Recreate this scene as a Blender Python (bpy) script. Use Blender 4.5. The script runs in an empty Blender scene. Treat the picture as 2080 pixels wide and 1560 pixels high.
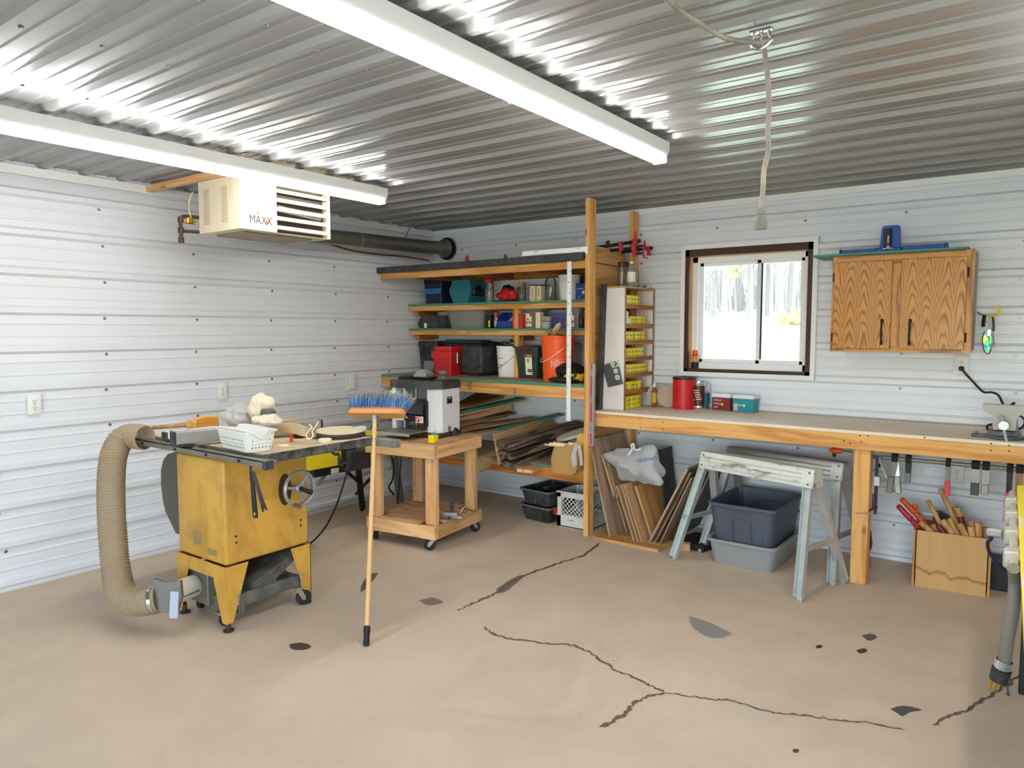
import bpy, bmesh, math, random
from mathutils import Vector, Matrix, Euler
random.seed(7)
PI = math.pi
S = bpy.context.scene
C = S.collection

# ------------------------------------------------------------------ camera model (2080x1560 frame)
FPX, YAW, PITCH = 1463.96, 0.632728, -0.075543
CAM = Vector((4.728832, -5.186622, 1.50565))
_f = Vector((-math.sin(YAW)*math.cos(PITCH), math.cos(YAW)*math.cos(PITCH), math.sin(PITCH)))
_r = Vector((math.cos(YAW), math.sin(YAW), 0.0))
_u = _r.cross(_f)
def X(px, py, **k):
    """point of the room seen at a pixel of the survey photo, on the plane x=, y= or z="""
    d = _r*((px-1040)/FPX) - _u*((py-780)/FPX) + _f
    a, v = list(k.items())[0]
    i = 'xyz'.index(a)
    return CAM + d*((v-CAM[i])/d[i])

# ------------------------------------------------------------------ mesh builder
class MB:
    def __init__(s): s.bm = bmesh.new(); s.mi = 0
    def _fin(s, vs, M, f0):
        if M is not None: bmesh.ops.transform(s.bm, matrix=M, verts=vs)
        s.bm.faces.ensure_lookup_table()
        for f in s.bm.faces[f0:]: f.material_index = s.mi
    def box(s, a, b, bev=0, M=None, seg=1):
        a, b = Vector(a), Vector(b)
        f0 = len(s.bm.faces)
        lo = Vector(map(min, a, b)); hi = Vector(map(max, a, b))
        r = bmesh.ops.create_cube(s.bm, size=1.0)
        vs = r['verts']
        for v in vs: v.co = Vector([lo[i]+(v.co[i]+.5)*(hi[i]-lo[i]) for i in range(3)])
        if bev > 0:
            bev = min(bev, min(hi[i]-lo[i] for i in range(3))*.45)
            es = list({e for v in vs for e in v.link_edges})
            r = bmesh.ops.bevel(s.bm, geom=es, offset=bev, segments=seg, affect='EDGES', profile=.5)
            vs = list({v for f in r['faces'] for v in f.verts} | {v for v in vs if v.is_valid})
            s.bm.faces.index_update()
        fs = {f for v in vs for f in v.link_faces}
        if M is not None: bmesh.ops.transform(s.bm, matrix=M, verts=vs)
        for f in fs: f.material_index = s.mi
        return s
    def prism(s, pts, h, M=None):
        """polygon pts (x,y) extruded 0..h along z, then M"""
        n = len(pts); M = M or Matrix()
        lo = [s.bm.verts.new(M @ Vector((p[0], p[1], 0))) for p in pts]
        hi = [s.bm.verts.new(M @ Vector((p[0], p[1], h))) for p in pts]
        fs = [s.bm.faces.new(lo[::-1]), s.bm.faces.new(hi)]
        for i in range(n):
            j = (i+1) % n
            fs.append(s.bm.faces.new((lo[i], lo[j], hi[j], hi[i])))
        for f in fs: f.material_index = s.mi
        return s
    def loft(s, rings, closed=True, cap=True):
        """skin a list of rings (lists of points)"""
        R = [[s.bm.verts.new(p) for p in r] for r in rings]
        n = len(R[0]); fs = []
        for a, b in zip(R, R[1:]):
            for i in range(n if closed else n-1):
                j = (i+1) % n
                fs.append(s.bm.faces.new((a[i], a[j], b[j], b[i])))
        if cap and closed:
            fs.append(s.bm.faces.new(R[0][::-1])); fs.append(s.bm.faces.new(R[-1]))
        for f in fs: f.material_index = s.mi
        return s
    def tube(s, pts, r, n=8, cap=True):
        pts = [Vector(p) for p in pts]
        rs = r if isinstance(r, (list, tuple)) else [r]*len(pts)
        rings = []; prev = None
        for i, p in enumerate(pts):
            t = (pts[min(i+1, len(pts)-1)]-pts[max(i-1, 0)]).normalized()
            if prev is None:
                up = Vector((0, 0, 1)) if abs(t.z) < .9 else Vector((1, 0, 0))
                a = t.cross(up).normalized()
            else:
                a = (prev - t*prev.dot(t)).normalized()
            b = t.cross(a); prev = a
            rings.append([p + (a*math.cos(2*PI*k/n) + b*math.sin(2*PI*k/n))*rs[i] for k in range(n)])
        return s.loft(rings, True, cap)
    def cyl(s, p0, p1, r0, r1=None, n=16):
        return s.tube([p0, p1], [r0, r0 if r1 is None else r1], n)
    def lathe(s, prof, n=24, M=None, cap=True):
        """prof: (r, z) list; revolve round z"""
        M = M or Matrix()
        rings = [[M @ Vector((max(r, 1e-4)*math.cos(2*PI*k/n), max(r, 1e-4)*math.sin(2*PI*k/n), z)) for k in range(n)] for r, z in prof]
        return s.loft(rings, True, cap)
    def quad(s, *p):
        f = s.bm.faces.new([s.bm.verts.new(q) for q in p]); f.material_index = s.mi
        return s
    def grid(s, fn, nu, nv):
        V = [[s.bm.verts.new(fn(i/nu, j/nv)) for j in range(nv+1)] for i in range(nu+1)]
        for i in range(nu):
            for j in range(nv):
                f = s.bm.faces.new((V[i][j], V[i+1][j], V[i+1][j+1], V[i][j+1])); f.material_index = s.mi
        return s
    def frustum(s, lo, hi, z0, z1, r=.02, n=4, bottom=True, top=False, cx=0, cy=0):
        """open tub: rounded rectangle half sizes lo at z0, hi at z1"""
        rings = [rrect(lo[0], lo[1], r, z0, n, cx, cy), rrect(hi[0], hi[1], r, z1, n, cx, cy)]
        R = [[s.bm.verts.new(p) for p in q] for q in rings]
        m = len(R[0])
        fs = [s.bm.faces.new((R[0][i], R[0][(i+1) % m], R[1][(i+1) % m], R[1][i])) for i in range(m)]
        if bottom: fs.append(s.bm.faces.new(R[0][::-1]))
        if top: fs.append(s.bm.faces.new(R[1]))
        for f in fs: f.material_index = s.mi
        return s
    def build(s, name, mats, parent=None, W=False, smooth=35, base=None, solid=0, sub=0, disp=None, fix=True):
        if fix: bmesh.ops.recalc_face_normals(s.bm, faces=s.bm.faces)
        me = bpy.data.meshes.new(name)
        if parent is None and base is None:
            xs = [v.co for v in s.bm.verts]
            base = Vector(((min(v.x for v in xs)+max(v.x for v in xs))/2, (min(v.y for v in xs)+max(v.y for v in xs))/2, min(v.z for v in xs)))
        if parent is not None and W:
            s.bm.transform(wm(parent).inverted())
        if parent is None:
            bmesh.ops.translate(s.bm, verts=s.bm.verts, vec=-Vector(base))
        s.bm.to_mesh(me); s.bm.free()
        for m in (mats if isinstance(mats, (list, tuple)) else [mats]): me.materials.append(m)
        if smooth is not None:
            me.polygons.foreach_set('use_smooth', [True]*len(me.polygons))
            me.set_sharp_from_angle(angle=math.radians(smooth))
        o = bpy.data.objects.new(name, me); C.objects.link(o)
        if parent is None: o.location = base
        else: o.parent = parent
        if solid:
            m = o.modifiers.new('thick', 'SOLIDIFY'); m.thickness = solid; m.offset = -1
        if sub:
            m = o.modifiers.new('smooth', 'SUBSURF'); m.levels = sub; m.render_levels = sub
        return o

def wm(o):
    M = Matrix.LocRotScale(o.location, o.rotation_euler, o.scale)
    return wm(o.parent) @ M if o.parent else M
def rrect(hx, hy, r, z, n=4, cx=0, cy=0):
    out = []
    for sx, sy, a0 in ((1, 1, 0), (-1, 1, PI/2), (-1, -1, PI), (1, -1, 1.5*PI)):
        for k in range(n+1):
            a = a0 + PI/2*k/n
            out.append(Vector((cx+sx*(hx-r)+r*math.cos(a), cy+sy*(hy-r)+r*math.sin(a), z)))
    return out
def frame(o, xd, yd):
    """matrix with origin o, x along xd, y near yd"""
    xd = Vector(xd).normalized(); yd = Vector(yd)
    zd = xd.cross(yd).normalized(); yd = zd.cross(xd)
    M = Matrix((xd, yd, zd)).transposed().to_4x4(); M.translation = Vector(o)
    return M
def Tr(x=0, y=0, z=0): return Matrix.Translation((x, y, z))
def Rx(a): return Matrix.Rotation(a, 4, 'X')
def Ry(a): return Matrix.Rotation(a, 4, 'Y')
def Rz(a): return Matrix.Rotation(a, 4, 'Z')
def arc(pts, k=6):
    """Catmull-Rom through pts"""
    P = [Vector(p) for p in pts]; P = [P[0]*2-P[1]] + P + [P[-1]*2-P[-2]]
    out = []
    for i in range(1, len(P)-2):
        for j in range(k):
            t = j/k; a, b, c, d = P[i-1:i+3]
            out.append(.5*((2*b)+(c-a)*t+(2*a-5*b+4*c-d)*t*t+(3*b-a-3*c+d)*t**3))
    return out + [P[-2]]
def tag(o, label, cat, group=None, kind=None):
    o['label'] = label; o['category'] = cat
    if group: o['group'] = group
    if kind: o['kind'] = kind
    return o
def thing(name, label, cat, loc=(0, 0, 0), rz=0, group=None):
    o = bpy.data.objects.new(name, None); C.objects.link(o)
    o.empty_display_size = .05
    o.location = loc; o.rotation_euler = (0, 0, rz)
    return tag(o, label, cat, group)
def struct(name, mb, m, parent=None, **k):
    o = mb.build(name, m, parent, base=None if parent else (0, 0, 0), **k)
    if parent is None: o['kind'] = 'structure'
    return o
def kids(o): return [c for c in C.objects if c.parent == o]
def dup(o, loc=None, rz=None, label=None, parent=None):
    c = o.copy(); C.objects.link(c)
    if parent: c.parent = parent
    if loc is not None: c.location = loc
    if rz is not None: c.rotation_euler = (0, 0, rz)
    if label: c['label'] = label
    for k in kids(o): dup(k, parent=c)
    return c
def text(body, size, m, parent, M, name='lettering', W=False, ext=.0006, align='CENTER', sx=1.0):
    cu = bpy.data.curves.new('t', 'FONT'); cu.body = body; cu.size = size; cu.extrude = ext; cu.align_x = align; cu.align_y = 'CENTER'
    cu.space_line = .9
    to = bpy.data.objects.new('t', cu); C.objects.link(to)
    me = bpy.data.meshes.new_from_object(to)
    bpy.data.objects.remove(to); bpy.data.curves.remove(cu)
    me.transform(M @ Matrix.Diagonal((sx, 1, 1, 1)))
    if W: me.transform(wm(parent).inverted())
    me.name = name; me.materials.clear(); me.materials.append(m)
    o = bpy.data.objects.new(name, me); C.objects.link(o); o.parent = parent
    return o

# ------------------------------------------------------------------ materials
def lin(c):
    return tuple(((x/12.92) if x <= .04045 else ((x+.055)/1.055)**2.4) for x in c)
def hx(h):
    return lin(tuple(int(h[i:i+2], 16)/255 for i in (0, 2, 4)))
class NT:
    def __init__(s, name):
        s.m = bpy.data.materials.new(name); s.m.use_nodes = True
        s.t = s.m.node_tree; s.b = s.t.nodes['Principled BSDF']
    def n(s, typ, **k):
        o = s.t.nodes.new(typ)
        for a, v in k.items():
            if a.startswith('_'): setattr(o, a[1:], v)
            else: o.inputs[a.replace('__', ' ')].default_value = v
        return o
    def l(s, a, b): s.t.links.new(a, b)
    def coord(s, scale=(1, 1, 1), rnd=True):
        tc = s.n('ShaderNodeTexCoord'); mp = s.n('ShaderNodeMapping'); mp.inputs['Scale'].default_value = scale
        if rnd:
            oi = s.n('ShaderNodeObjectInfo'); ad = s.n('ShaderNodeVectorMath', _operation='ADD')
            ml = s.n('ShaderNodeMath', _operation='MULTIPLY'); ml.inputs[1].default_value = 17.3
            s.l(oi.outputs['Random'], ml.inputs[0]); s.l(ml.outputs[0], ad.inputs[1]); s.l(tc.outputs['Object'], ad.inputs[0])
            s.l(ad.outputs[0], mp.inputs['Vector'])
        else: s.l(tc.outputs['Object'], mp.inputs['Vector'])
        return mp.outputs[0]
    def noise(s, vec, scale=5, detail=4, rough=.55, dist=0):
        o = s.n('ShaderNodeTexNoise', Scale=scale, Detail=detail, Roughness=rough, Distortion=dist); s.l(vec, o.inputs['Vector'])
        return o.outputs['Fac']
    def ramp(s, fac, stops):
        o = s.n('ShaderNodeValToRGB'); e = o.color_ramp.elements
        while len(e) < len(stops): e.new(.5)
        for q, (p, c) in zip(e, stops): q.position = p; q.color = (*c, 1) if len(c) == 3 else c
        s.l(fac, o.inputs[0]); return o.outputs[0]
    def mix(s, fac, a, b, mode='MIX'):
        o = s.n('ShaderNodeMix', _data_type='RGBA', _blend_type=mode)
        for sock, v in ((o.inputs[0], fac), (o.inputs[6], a), (o.inputs[7], b)):
            if hasattr(v, 'links') or hasattr(v, 'is_linked'): s.l(v, sock)
            else: sock.default_value = v if isinstance(v, (int, float)) else (*v, 1)
        return o.outputs[2]
    def bump(s, h, strength=.2, dist=.01):
        o = s.n('ShaderNodeBump', Strength=strength, Distance=dist); s.l(h, o.inputs['Height']); s.l(o.outputs[0], s.b.inputs['Normal'])
    def set(s, **k):
        for a, v in k.items():
            i = s.b.inputs[a.replace('__', ' ')]
            if hasattr(v, 'is_linked'): s.l(v, i)
            else: i.default_value = (*v, 1) if isinstance(v, tuple) and len(v) == 3 else v
        return s
def plain(name, c, rough=.5, metal=0, dirt=.0, dcol=(.25, .2, .14), dsc=9, bump=0, spec=.5, alpha=1, trans=0, ior=1.45):
    """a paint, plastic or metal with optional dust blotches"""
    t = NT(name); c = hx(c) if isinstance(c, str) else c
    t.set(Roughness=rough, Metallic=metal, Alpha=alpha, IOR=ior)
    t.b.inputs['Specular IOR Level'].default_value = spec
    t.b.inputs['Transmission Weight'].default_value = trans
    if dirt:
        v = t.coord(); f = t.noise(v, dsc, 5, .65)
        fac = t.ramp(f, [(.42, (0, 0, 0)), (.72, (dirt, dirt, dirt))])
        t.set(Base__Color=t.mix(fac, c, dcol))
        if bump: t.bump(f, bump)
    else:
        t.set(Base__Color=c)
        if bump:
            t.bump(t.noise(t.coord(), dsc, 4), bump)
    return t.m
def wood(name, c1, c2, axis='x', sc=1.0, knots=.0, rough=.62, var=.18, ring=3.0, contrast=1.0):
    t = NT(name); c1, c2 = hx(c1), hx(c2)
    k = {'x': (.9, 11, 11), 'y': (11, .9, 11), 'z': (11, 11, .9)}[axis]
    v = t.coord(tuple(q*sc for q in k))
    d = t.noise(v, 1.2, 2, .5, .3)
    w = t.n('ShaderNodeMath', _operation='MULTIPLY'); t.l(d, w.inputs[0]); w.inputs[1].default_value = ring*6
    sn = t.n('ShaderNodeMath', _operation='SINE'); t.l(w.outputs[0], sn.inputs[0])
    f2 = t.noise(v, 6, 5, .7)
    ad = t.n('ShaderNodeMath', _operation='MULTIPLY_ADD'); t.l(sn.outputs[0], ad.inputs[0]); ad.inputs[1].default_value = .28*contrast; t.l(f2, ad.inputs[2])
    col = t.ramp(ad.outputs[0], [(.15, c2), (.75, c1)])
    oi = t.n('ShaderNodeObjectInfo'); hs = t.n('ShaderNodeHueSaturation')
    mr = t.n('ShaderNodeMapRange'); mr.inputs[3].default_value = 1-var; mr.inputs[4].default_value = 1+var*.6
    t.l(oi.outputs['Random'], mr.inputs[0]); t.l(mr.outputs[0], hs.inputs['Value']); t.l(col, hs.inputs['Color'])
    col = hs.outputs[0]
    if knots:
        k2 = {'x': (1, 2.2, 2.2), 'y': (2.2, 1, 2.2), 'z': (2.2, 2.2, 1)}[axis]
        vv = t.coord(tuple(q*3.1 for q in k2))
        vo = t.n('ShaderNodeTexVoronoi', Scale=1.0, Randomness=1.0); t.l(vv, vo.inputs['Vector'])
        kf = t.ramp(vo.outputs['Distance'], [(.05, (knots, knots, knots)), (.13, (0, 0, 0))])
        col = t.mix(kf, col, hx('6b3f1e'))
    t.set(Base__Color=col, Roughness=rough); t.b.inputs['Specular IOR Level'].default_value = .25
    t.bump(ad.outputs[0], .08, .004)
    return t.m
def emit(name, c, s):
    t = NT(name); t.set(Base__Color=c); t.b.inputs['Emission Color'].default_value = (*c, 1); t.b.inputs['Emission Strength'].default_value = s
    return t.m
def axes(fn, *a, **k):
    return {ax: fn(a[0]+'_'+ax, *a[1:], axis=ax, **k) for ax in 'xyz'}
PINE = axes(wood, 'pine', 'e6b06c', 'c98a45', knots=.85)
FRESH = axes(wood, 'fresh_pine', 'e3b887', 'c89562', knots=.5)
PLY = axes(wood, 'plywood', 'c9a27a', 'a98158', var=.22)
PLYG = axes(wood, 'grey_plywood', 'b39a82', '93795f', var=.2)
TAN = axes(wood, 'birch_ply', 'cfa066', 'b07c40', var=.15)
OLD = axes(wood, 'old_board', '97795a', '5e4630', var=.3, contrast=1.4)
BARK = axes(wood, 'live_edge', '7a6a58', '3a2c20', var=.25, contrast=1.6, ring=5)
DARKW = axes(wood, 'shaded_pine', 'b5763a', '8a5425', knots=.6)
RAW = axes(wood, 'raw_hardwood', 'c8a06a', 'a77a44', var=.2)
M = {}
def P(key, *a, **k): M[key] = plain(key, *a, **k)
P('white_paint', 'eeeeec', .35)
P('white_plastic', 'ecebe7', .4)
P('white_vinyl', 'f0f2f3', .35)
P('black', '151617', .45)
P('blackd', '1b1c1e', .55, dirt=.35, dcol=(.22, .2, .17))
P('rubber', '1d1c1c', .7)
P('charcoal', '2e3033', .55, dirt=.3, dcol=(.2, .19, .17))
P('grey_plastic', '5a5b60', .5)
P('steel', '9a9c9e', .3, .9)
P('dusty_steel', '8d8a84', .45, .7, dirt=.5, dcol=(.5, .42, .3))
P('galv', 'b8bbb9', .42, .75, dirt=.35, dcol=(.32, .33, .31), dsc=6)
P('chrome', 'd4d6d8', .15, 1)
P('brass', 'c9a544', .3, .9)
P('rust_pipe', '4a372a', .6, .3)
P('red', 'c11f22', .4)
P('maroon', '6d1520', .35)
P('clamp_red', 'c22c3c', .45)
P('pink', 'e0575a', .45)
P('yellow', 'f3dc14', .5)
P('saw_yellow', 'cfa04a', .45, dirt=.55, dcol=(.30, .20, .07), dsc=5)
P('bright_yellow', 'f4dd1e', .5, dirt=.25, dcol=(.5, .42, .1))
P('orange', 'ef5a1c', .42)
P('blue', '1d3f8f', .45)
P('navy', '16233f', .5)
P('tape_blue', '2f74b5', .6)
P('teal', '1f6f80', .4)
P('green_edge', '3e8a73', .6)
P('green_bin', '2f4036', .5)
P('purple', '4c4a86', .5)
P('cream', 'e6d9ae', .6)
P('canvas', 'e3d6bc', .9, bump=.15, dsc=40)
P('canvas_tan', 'bfa682', .9, bump=.15, dsc=40)
P('paper', 'f2eadb', .8)
P('bagpaper', 'b08a52', .8, bump=.3, dsc=14)
P('sawdust', 'd2bc98', .95, dirt=.5, dcol=(.30, .22, .14), dsc=14, bump=.2)
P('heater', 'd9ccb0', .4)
P('brown_paint', '3d1d12', .45)
P('cardwhite', 'e8dfdc', .6, dirt=.2, dcol=(.5, .42, .36))
P('particle', '9c7a52', .85, dirt=.8, dcol=(.16, .10, .05), dsc=60)
P('screwhead', '8e9192', .4, .8)
P('socket_dark', '3a3836', .5)
P('ink', '20242c', .7)
P('ink_blue', '2c56a8', .7)
P('ink_grey', '6f6a60', .7)
M['glass'] = plain('glass', (.97, .99, .98), .03, trans=1, ior=1.45)
M['clear_plastic'] = plain('clear_plastic', (.85, .87, .87), .18, trans=.85, ior=1.2)
M['milky_plastic'] = plain('milky_plastic', (.78, .78, .77), .35, trans=.55, ior=1.15)
M['bag_plastic'] = plain('bag_plastic', (.86, .86, .87), .35, trans=.25, ior=1.2)
def thin(name, tint, haze=0.0, hazecol=(.8, .8, .8), rough=.05, refl=1.0):
    """thin clear sheet: lets light through, mirrors at grazing angles, optional milky part"""
    m = bpy.data.materials.new(name); m.use_nodes = True; t = m.node_tree; t.nodes.clear()
    out = t.nodes.new('ShaderNodeOutputMaterial'); tr = t.nodes.new('ShaderNodeBsdfTransparent'); gl = t.nodes.new('ShaderNodeBsdfGlossy')
    tr.inputs[0].default_value = (*tint, 1); gl.inputs['Roughness'].default_value = rough
    lw = t.nodes.new('ShaderNodeFresnel'); lw.inputs[0].default_value = 1.45
    mu = t.nodes.new('ShaderNodeMath'); mu.operation = 'MULTIPLY'; mu.inputs[1].default_value = refl; t.links.new(lw.outputs[0], mu.inputs[0])
    mx = t.nodes.new('ShaderNodeMixShader'); t.links.new(mu.outputs[0], mx.inputs[0]); t.links.new(tr.outputs[0], mx.inputs[1]); t.links.new(gl.outputs[0], mx.inputs[2])
    last = mx
    if haze:
        df = t.nodes.new('ShaderNodeBsdfDiffuse'); df.inputs[0].default_value = (*hazecol, 1)
        tl = t.nodes.new('ShaderNodeBsdfTranslucent'); tl.inputs[0].default_value = (*hazecol, 1)
        ms = t.nodes.new('ShaderNodeMixShader'); ms.inputs[0].default_value = .4; t.links.new(df.outputs[0], ms.inputs[1]); t.links.new(tl.outputs[0], ms.inputs[2])
        m2 = t.nodes.new('ShaderNodeMixShader'); m2.inputs[0].default_value = haze; t.links.new(mx.outputs[0], m2.inputs[1]); t.links.new(ms.outputs[0], m2.inputs[2]); last = m2
    t.links.new(last.outputs[0], out.inputs[0]); return m
M['pane'] = thin('pane', (.97, .99, .98), .06, (.9, .9, .9))
M['jar'] = thin('jar_glass', (.90, .94, .93), .05, (.8, .85, .85), .06, 1.6)
M['clear'] = thin('clear_tub', (.86, .87, .86), .35, (.72, .72, .70), .2)
M['milky'] = thin('milky_tub', (.80, .80, .80), .62, (.66, .66, .66), .3)
M['hose'] = thin('hose_film', (.70, .62, .48), .72, (.62, .52, .38), .25)
M['bagfilm'] = thin('bag_film', (.9, .9, .9), .75, (.80, .80, .82), .25)

# ---- painted ribbed steel: walls (white) and ceiling (silver-white)
def steel_wall():
    t = NT('white_ribbed_steel'); v = t.coord((1, 1, 1), False)
    f = t.noise(v, 1.6, 5, .6); g = t.noise(v, 30, 3, .6)
    c = t.mix(t.ramp(f, [(.35, (0, 0, 0)), (.8, (.35, .35, .35))]), hx('e4e7ee'), hx('d3d4d6'))
    c = t.mix(t.ramp(g, [(.70, (0, 0, 0)), (.78, (.25, .25, .25))]), c, hx('a89c8a'))
    t.set(Base__Color=c, Roughness=.38); t.b.inputs['Specular IOR Level'].default_value = .45
    return t.m
def steel_ceiling():
    t = NT('silver_ribbed_steel'); v = t.coord((.4, 3, 1), False)
    f = t.noise(v, 2.2, 4, .6)
    t.set(Base__Color=t.mix(f, hx('979797'), hx('a0a09f')), Metallic=.35, Roughness=.25)
    return t.m
M['steel_wall'] = steel_wall(); M['steel_ceiling'] = steel_ceiling()

PITCHR = .2235
def ribs(a, b, off):
    """profile (s, height) of ribbed sheet from a to b: a 19 mm trapezoid rib each pitch and two small ones between"""
    base = [(-.030, 0), (-.014, .019), (.014, .019), (.030, 0), (.066, 0), (.071, .004), (.079, .004), (.084, 0), (.139, 0), (.144, .004), (.152, .004), (.157, 0)]
    out = []
    k = math.floor((a-off)/PITCHR)-1
    while off+k*PITCHR-.03 < b:
        out += [(off+k*PITCHR+s, h) for s, h in base]; k += 1
    def at(s):
        for (s0, h0), (s1, h1) in zip(out, out[1:]):
            if s0 <= s <= s1: return h0+(h1-h0)*(s-s0)/(s1-s0)
        return 0
    return [(a, at(a))] + [p for p in out if a < p[0] < b] + [(b, at(b))]
def sheet(mb, prof, fn, t0, t1, fn2):
    """solid ribbed sheet: prof points mapped by fn(s,h,t); back face by fn2(s,t)"""
    for (s0, h0), (s1, h1) in zip(prof, prof[1:]):
        mb.quad(fn(s0, h0, t0), fn(s1, h1, t0), fn(s1, h1, t1), fn(s0, h0, t1))
    a, b = prof[0][0], prof[-1][0]
    mb.quad(fn2(a, t0), fn2(a, t1), fn2(b, t1), fn2(b, t0))
    for t in (t0, t1):
        mb.bm.faces.new([mb.bm.verts.new(fn(s, h, t)) for s, h in prof] + [mb.bm.verts.new(fn2(b, t)), mb.bm.verts.new(fn2(a, t))])
    for s in (a, b):
        h = prof[0][1] if s == a else prof[-1][1]
        mb.quad(fn(s, h, t0), fn(s, h, t1), fn2(s, t1), fn2(s, t0))
HC = 2.445; RX = 7.2; FY = -8.6; WOFF = .052
def screw(mb, p, n, r=.0065):
    p = Vector(p); n = Vector(n)
    mb.mi = 1; mb.cyl(p-n*.002, p+n*.0015, r*1.5, r*1.5, 8); mb.cyl(p+n*.0015, p+n*.006, r, r*.9, 6); mb.mi = 0
# left wall (x = 0) and the others
mb = MB(); sheet(mb, ribs(0, HC+.03, WOFF), lambda s, h, t: (h-.012, t, s), FY, 0, lambda s, t: (-.14, t, s))
for y in [-.6-.61*k for k in range(9)]:
    for k in range(11):
        z = WOFF+k*PITCHR-.042
        if .05 < z < HC-.05: screw(mb, (-.012, y+random.uniform(-.015, .015), z), (1, 0, 0))
struct('wall_left', mb, [M['steel_wall'], M['screwhead']], fix=False)
WX0, WX1, WZ0, WZ1 = 2.535, 3.475, 1.175, 2.112          # window opening
mb = MB()
for x0, x1, z0, z1 in ((-.14, WX0, 0, HC+.03), (WX1, RX, 0, HC+.03), (WX0, WX1, 0, WZ0), (WX0, WX1, WZ1, HC+.03)):
    sheet(mb, ribs(z0, z1, WOFF), lambda s, h, t: (t, .012-h, s), x0, x1, lambda s, t: (t, .14, s))
for x in [.35+.61*k for k in range(9)]:
    for k in range(11):
        z = WOFF+k*PITCHR-.042
        if .05 < z < HC-.05 and not (WX0-.05 < x < WX1+.05 and WZ0-.05 < z < WZ1+.05): screw(mb, (x+random.uniform(-.012, .012), .012, z), (0, -1, 0))
struct('wall_back', mb, [M['steel_wall'], M['screwhead']], fix=False)
mb = MB(); sheet(mb, ribs(0, HC+.03, WOFF), lambda s, h, t: (RX-h, t, s), FY, 0, lambda s, t: (RX+.14, t, s)); struct('wall_right', mb, M['steel_wall'], fix=False)
mb = MB()
DX0, DX1, DZ = 2.9, 6.9, 2.15                             # open overhead door behind the camera
for x0, x1, z0, z1 in ((-.14, DX0, 0, HC+.03), (DX1, RX+.14, 0, HC+.03), (DX0, DX1, DZ, HC+.03)):
    sheet(mb, ribs(z0, z1, WOFF), lambda s, h, t: (t, FY+h, s), x0, x1, lambda s, t: (t, FY-.14, s))
struct('wall_front', mb, M['steel_wall'], fix=False)
# ceiling, ribs run along x
COFF = -.452
mb = MB(); sheet(mb, ribs(FY, 0, COFF), lambda s, h, t: (t, s, HC+.012-h), -.10, RX+.10, lambda s, t: (t, s, HC+.12))
for x in [.28+.61*k for k in range(12)]:
    for k in range(-37, 3):
        y = COFF+k*PITCHR+.045
        if FY+.1 < y < -.08: screw(mb, (x+random.uniform(-.03, .03), y, HC+.012), (0, 0, -1))
struct('ceiling', mb, [M['steel_ceiling'], M['screwhead']], fix=False)
mb = MB(); mb.box((-.3, FY-.3, HC+.12), (RX+.3, .3, HC+.2)); struct('roof', mb, M['white_paint'])
# steel angle trim where walls meet the ceiling
mb = MB()
mb.box((.008, FY, HC-.062), (.016, 0, HC-.012)); mb.box((.008, FY, HC-.064), (.020, 0, HC-.058))
struct('trim_1', mb, M['white_paint'])
mb = MB(); mb.box((0, -.016, HC-.050), (RX, -.008, HC-.008)); struct('trim_2', mb, M['white_paint'])

# ---- concrete floor with stains and cracks
def concrete():
    t = NT('worn_concrete'); v = t.coord((1, 1, 1), False)
    big = t.noise(v, .55, 5, .6, .4); mid = t.noise(v, 3.2, 6, .65, .3); fine = t.noise(v, 60, 4, .7); tex = t.noise(v, 260, 2, .6)
    c = t.mix(t.ramp(big, [(.35, (0, 0, 0)), (.65, (1, 1, 1))]), hx('d2bfa8'), hx('c6b29c'))
    c = t.mix(t.ramp(mid, [(.42, (0, 0, 0)), (.75, (.75, .75, .75))]), c, hx('dcc8ac'))
    c = t.mix(t.ramp(t.noise(v, 1.3, 5, .7, 1.0), [(.55, (0, 0, 0)), (.75, (.4, .4, .4))]), c, hx('b29f90'))
    c = t.mix(t.ramp(fine, [(.60, (0, 0, 0)), (.80, (.55, .55, .55))]), c, hx('a08c78'))
    vo = t.n('ShaderNodeTexVoronoi', Scale=15.0, Randomness=1.0); t.l(v, vo.inputs['Vector'])
    sp = t.ramp(vo.outputs['Distance'], [(.02, (.7, .7, .7)), (.07, (0, 0, 0))])
    sel = t.ramp(t.noise(v, 2.1, 3), [(.55, (0, 0, 0)), (.62, (1, 1, 1))])
    c = t.mix(t.mix(1.0, sp, sel, 'MULTIPLY'), c, hx('efe3d0'))
    v2 = t.n('ShaderNodeTexVoronoi', Scale=7.0, Randomness=1.0); t.l(v, v2.inputs['Vector'])
    sp = t.ramp(v2.outputs['Distance'], [(.015, (.8, .8, .8)), (.05, (0, 0, 0))])
    sel = t.ramp(t.noise(v, 1.7, 3), [(.56, (0, 0, 0)), (.64, (1, 1, 1))])
    c = t.mix(t.mix(1.0, sp, sel, 'MULTIPLY'), c, hx('4a423c'))
    t.set(Base__Color=c, Roughness=t.ramp(mid, [(.3, (.5,)*3), (.7, (.75,)*3)])); t.b.inputs['Specular IOR Level'].default_value = .3
    ad = t.n('ShaderNodeMath', _operation='ADD'); t.l(fine, ad.inputs[0]); t.l(tex, ad.inputs[1])
    t.bump(ad.outputs[0], .12, .004)
    return t.m
mb = MB(); mb.box((-.14, FY-.14, -.12), (RX+.14, .14, 0))
floor = struct('floor', mb, concrete(), smooth=None)
P('crack', '6b5a4c', .9)
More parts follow.
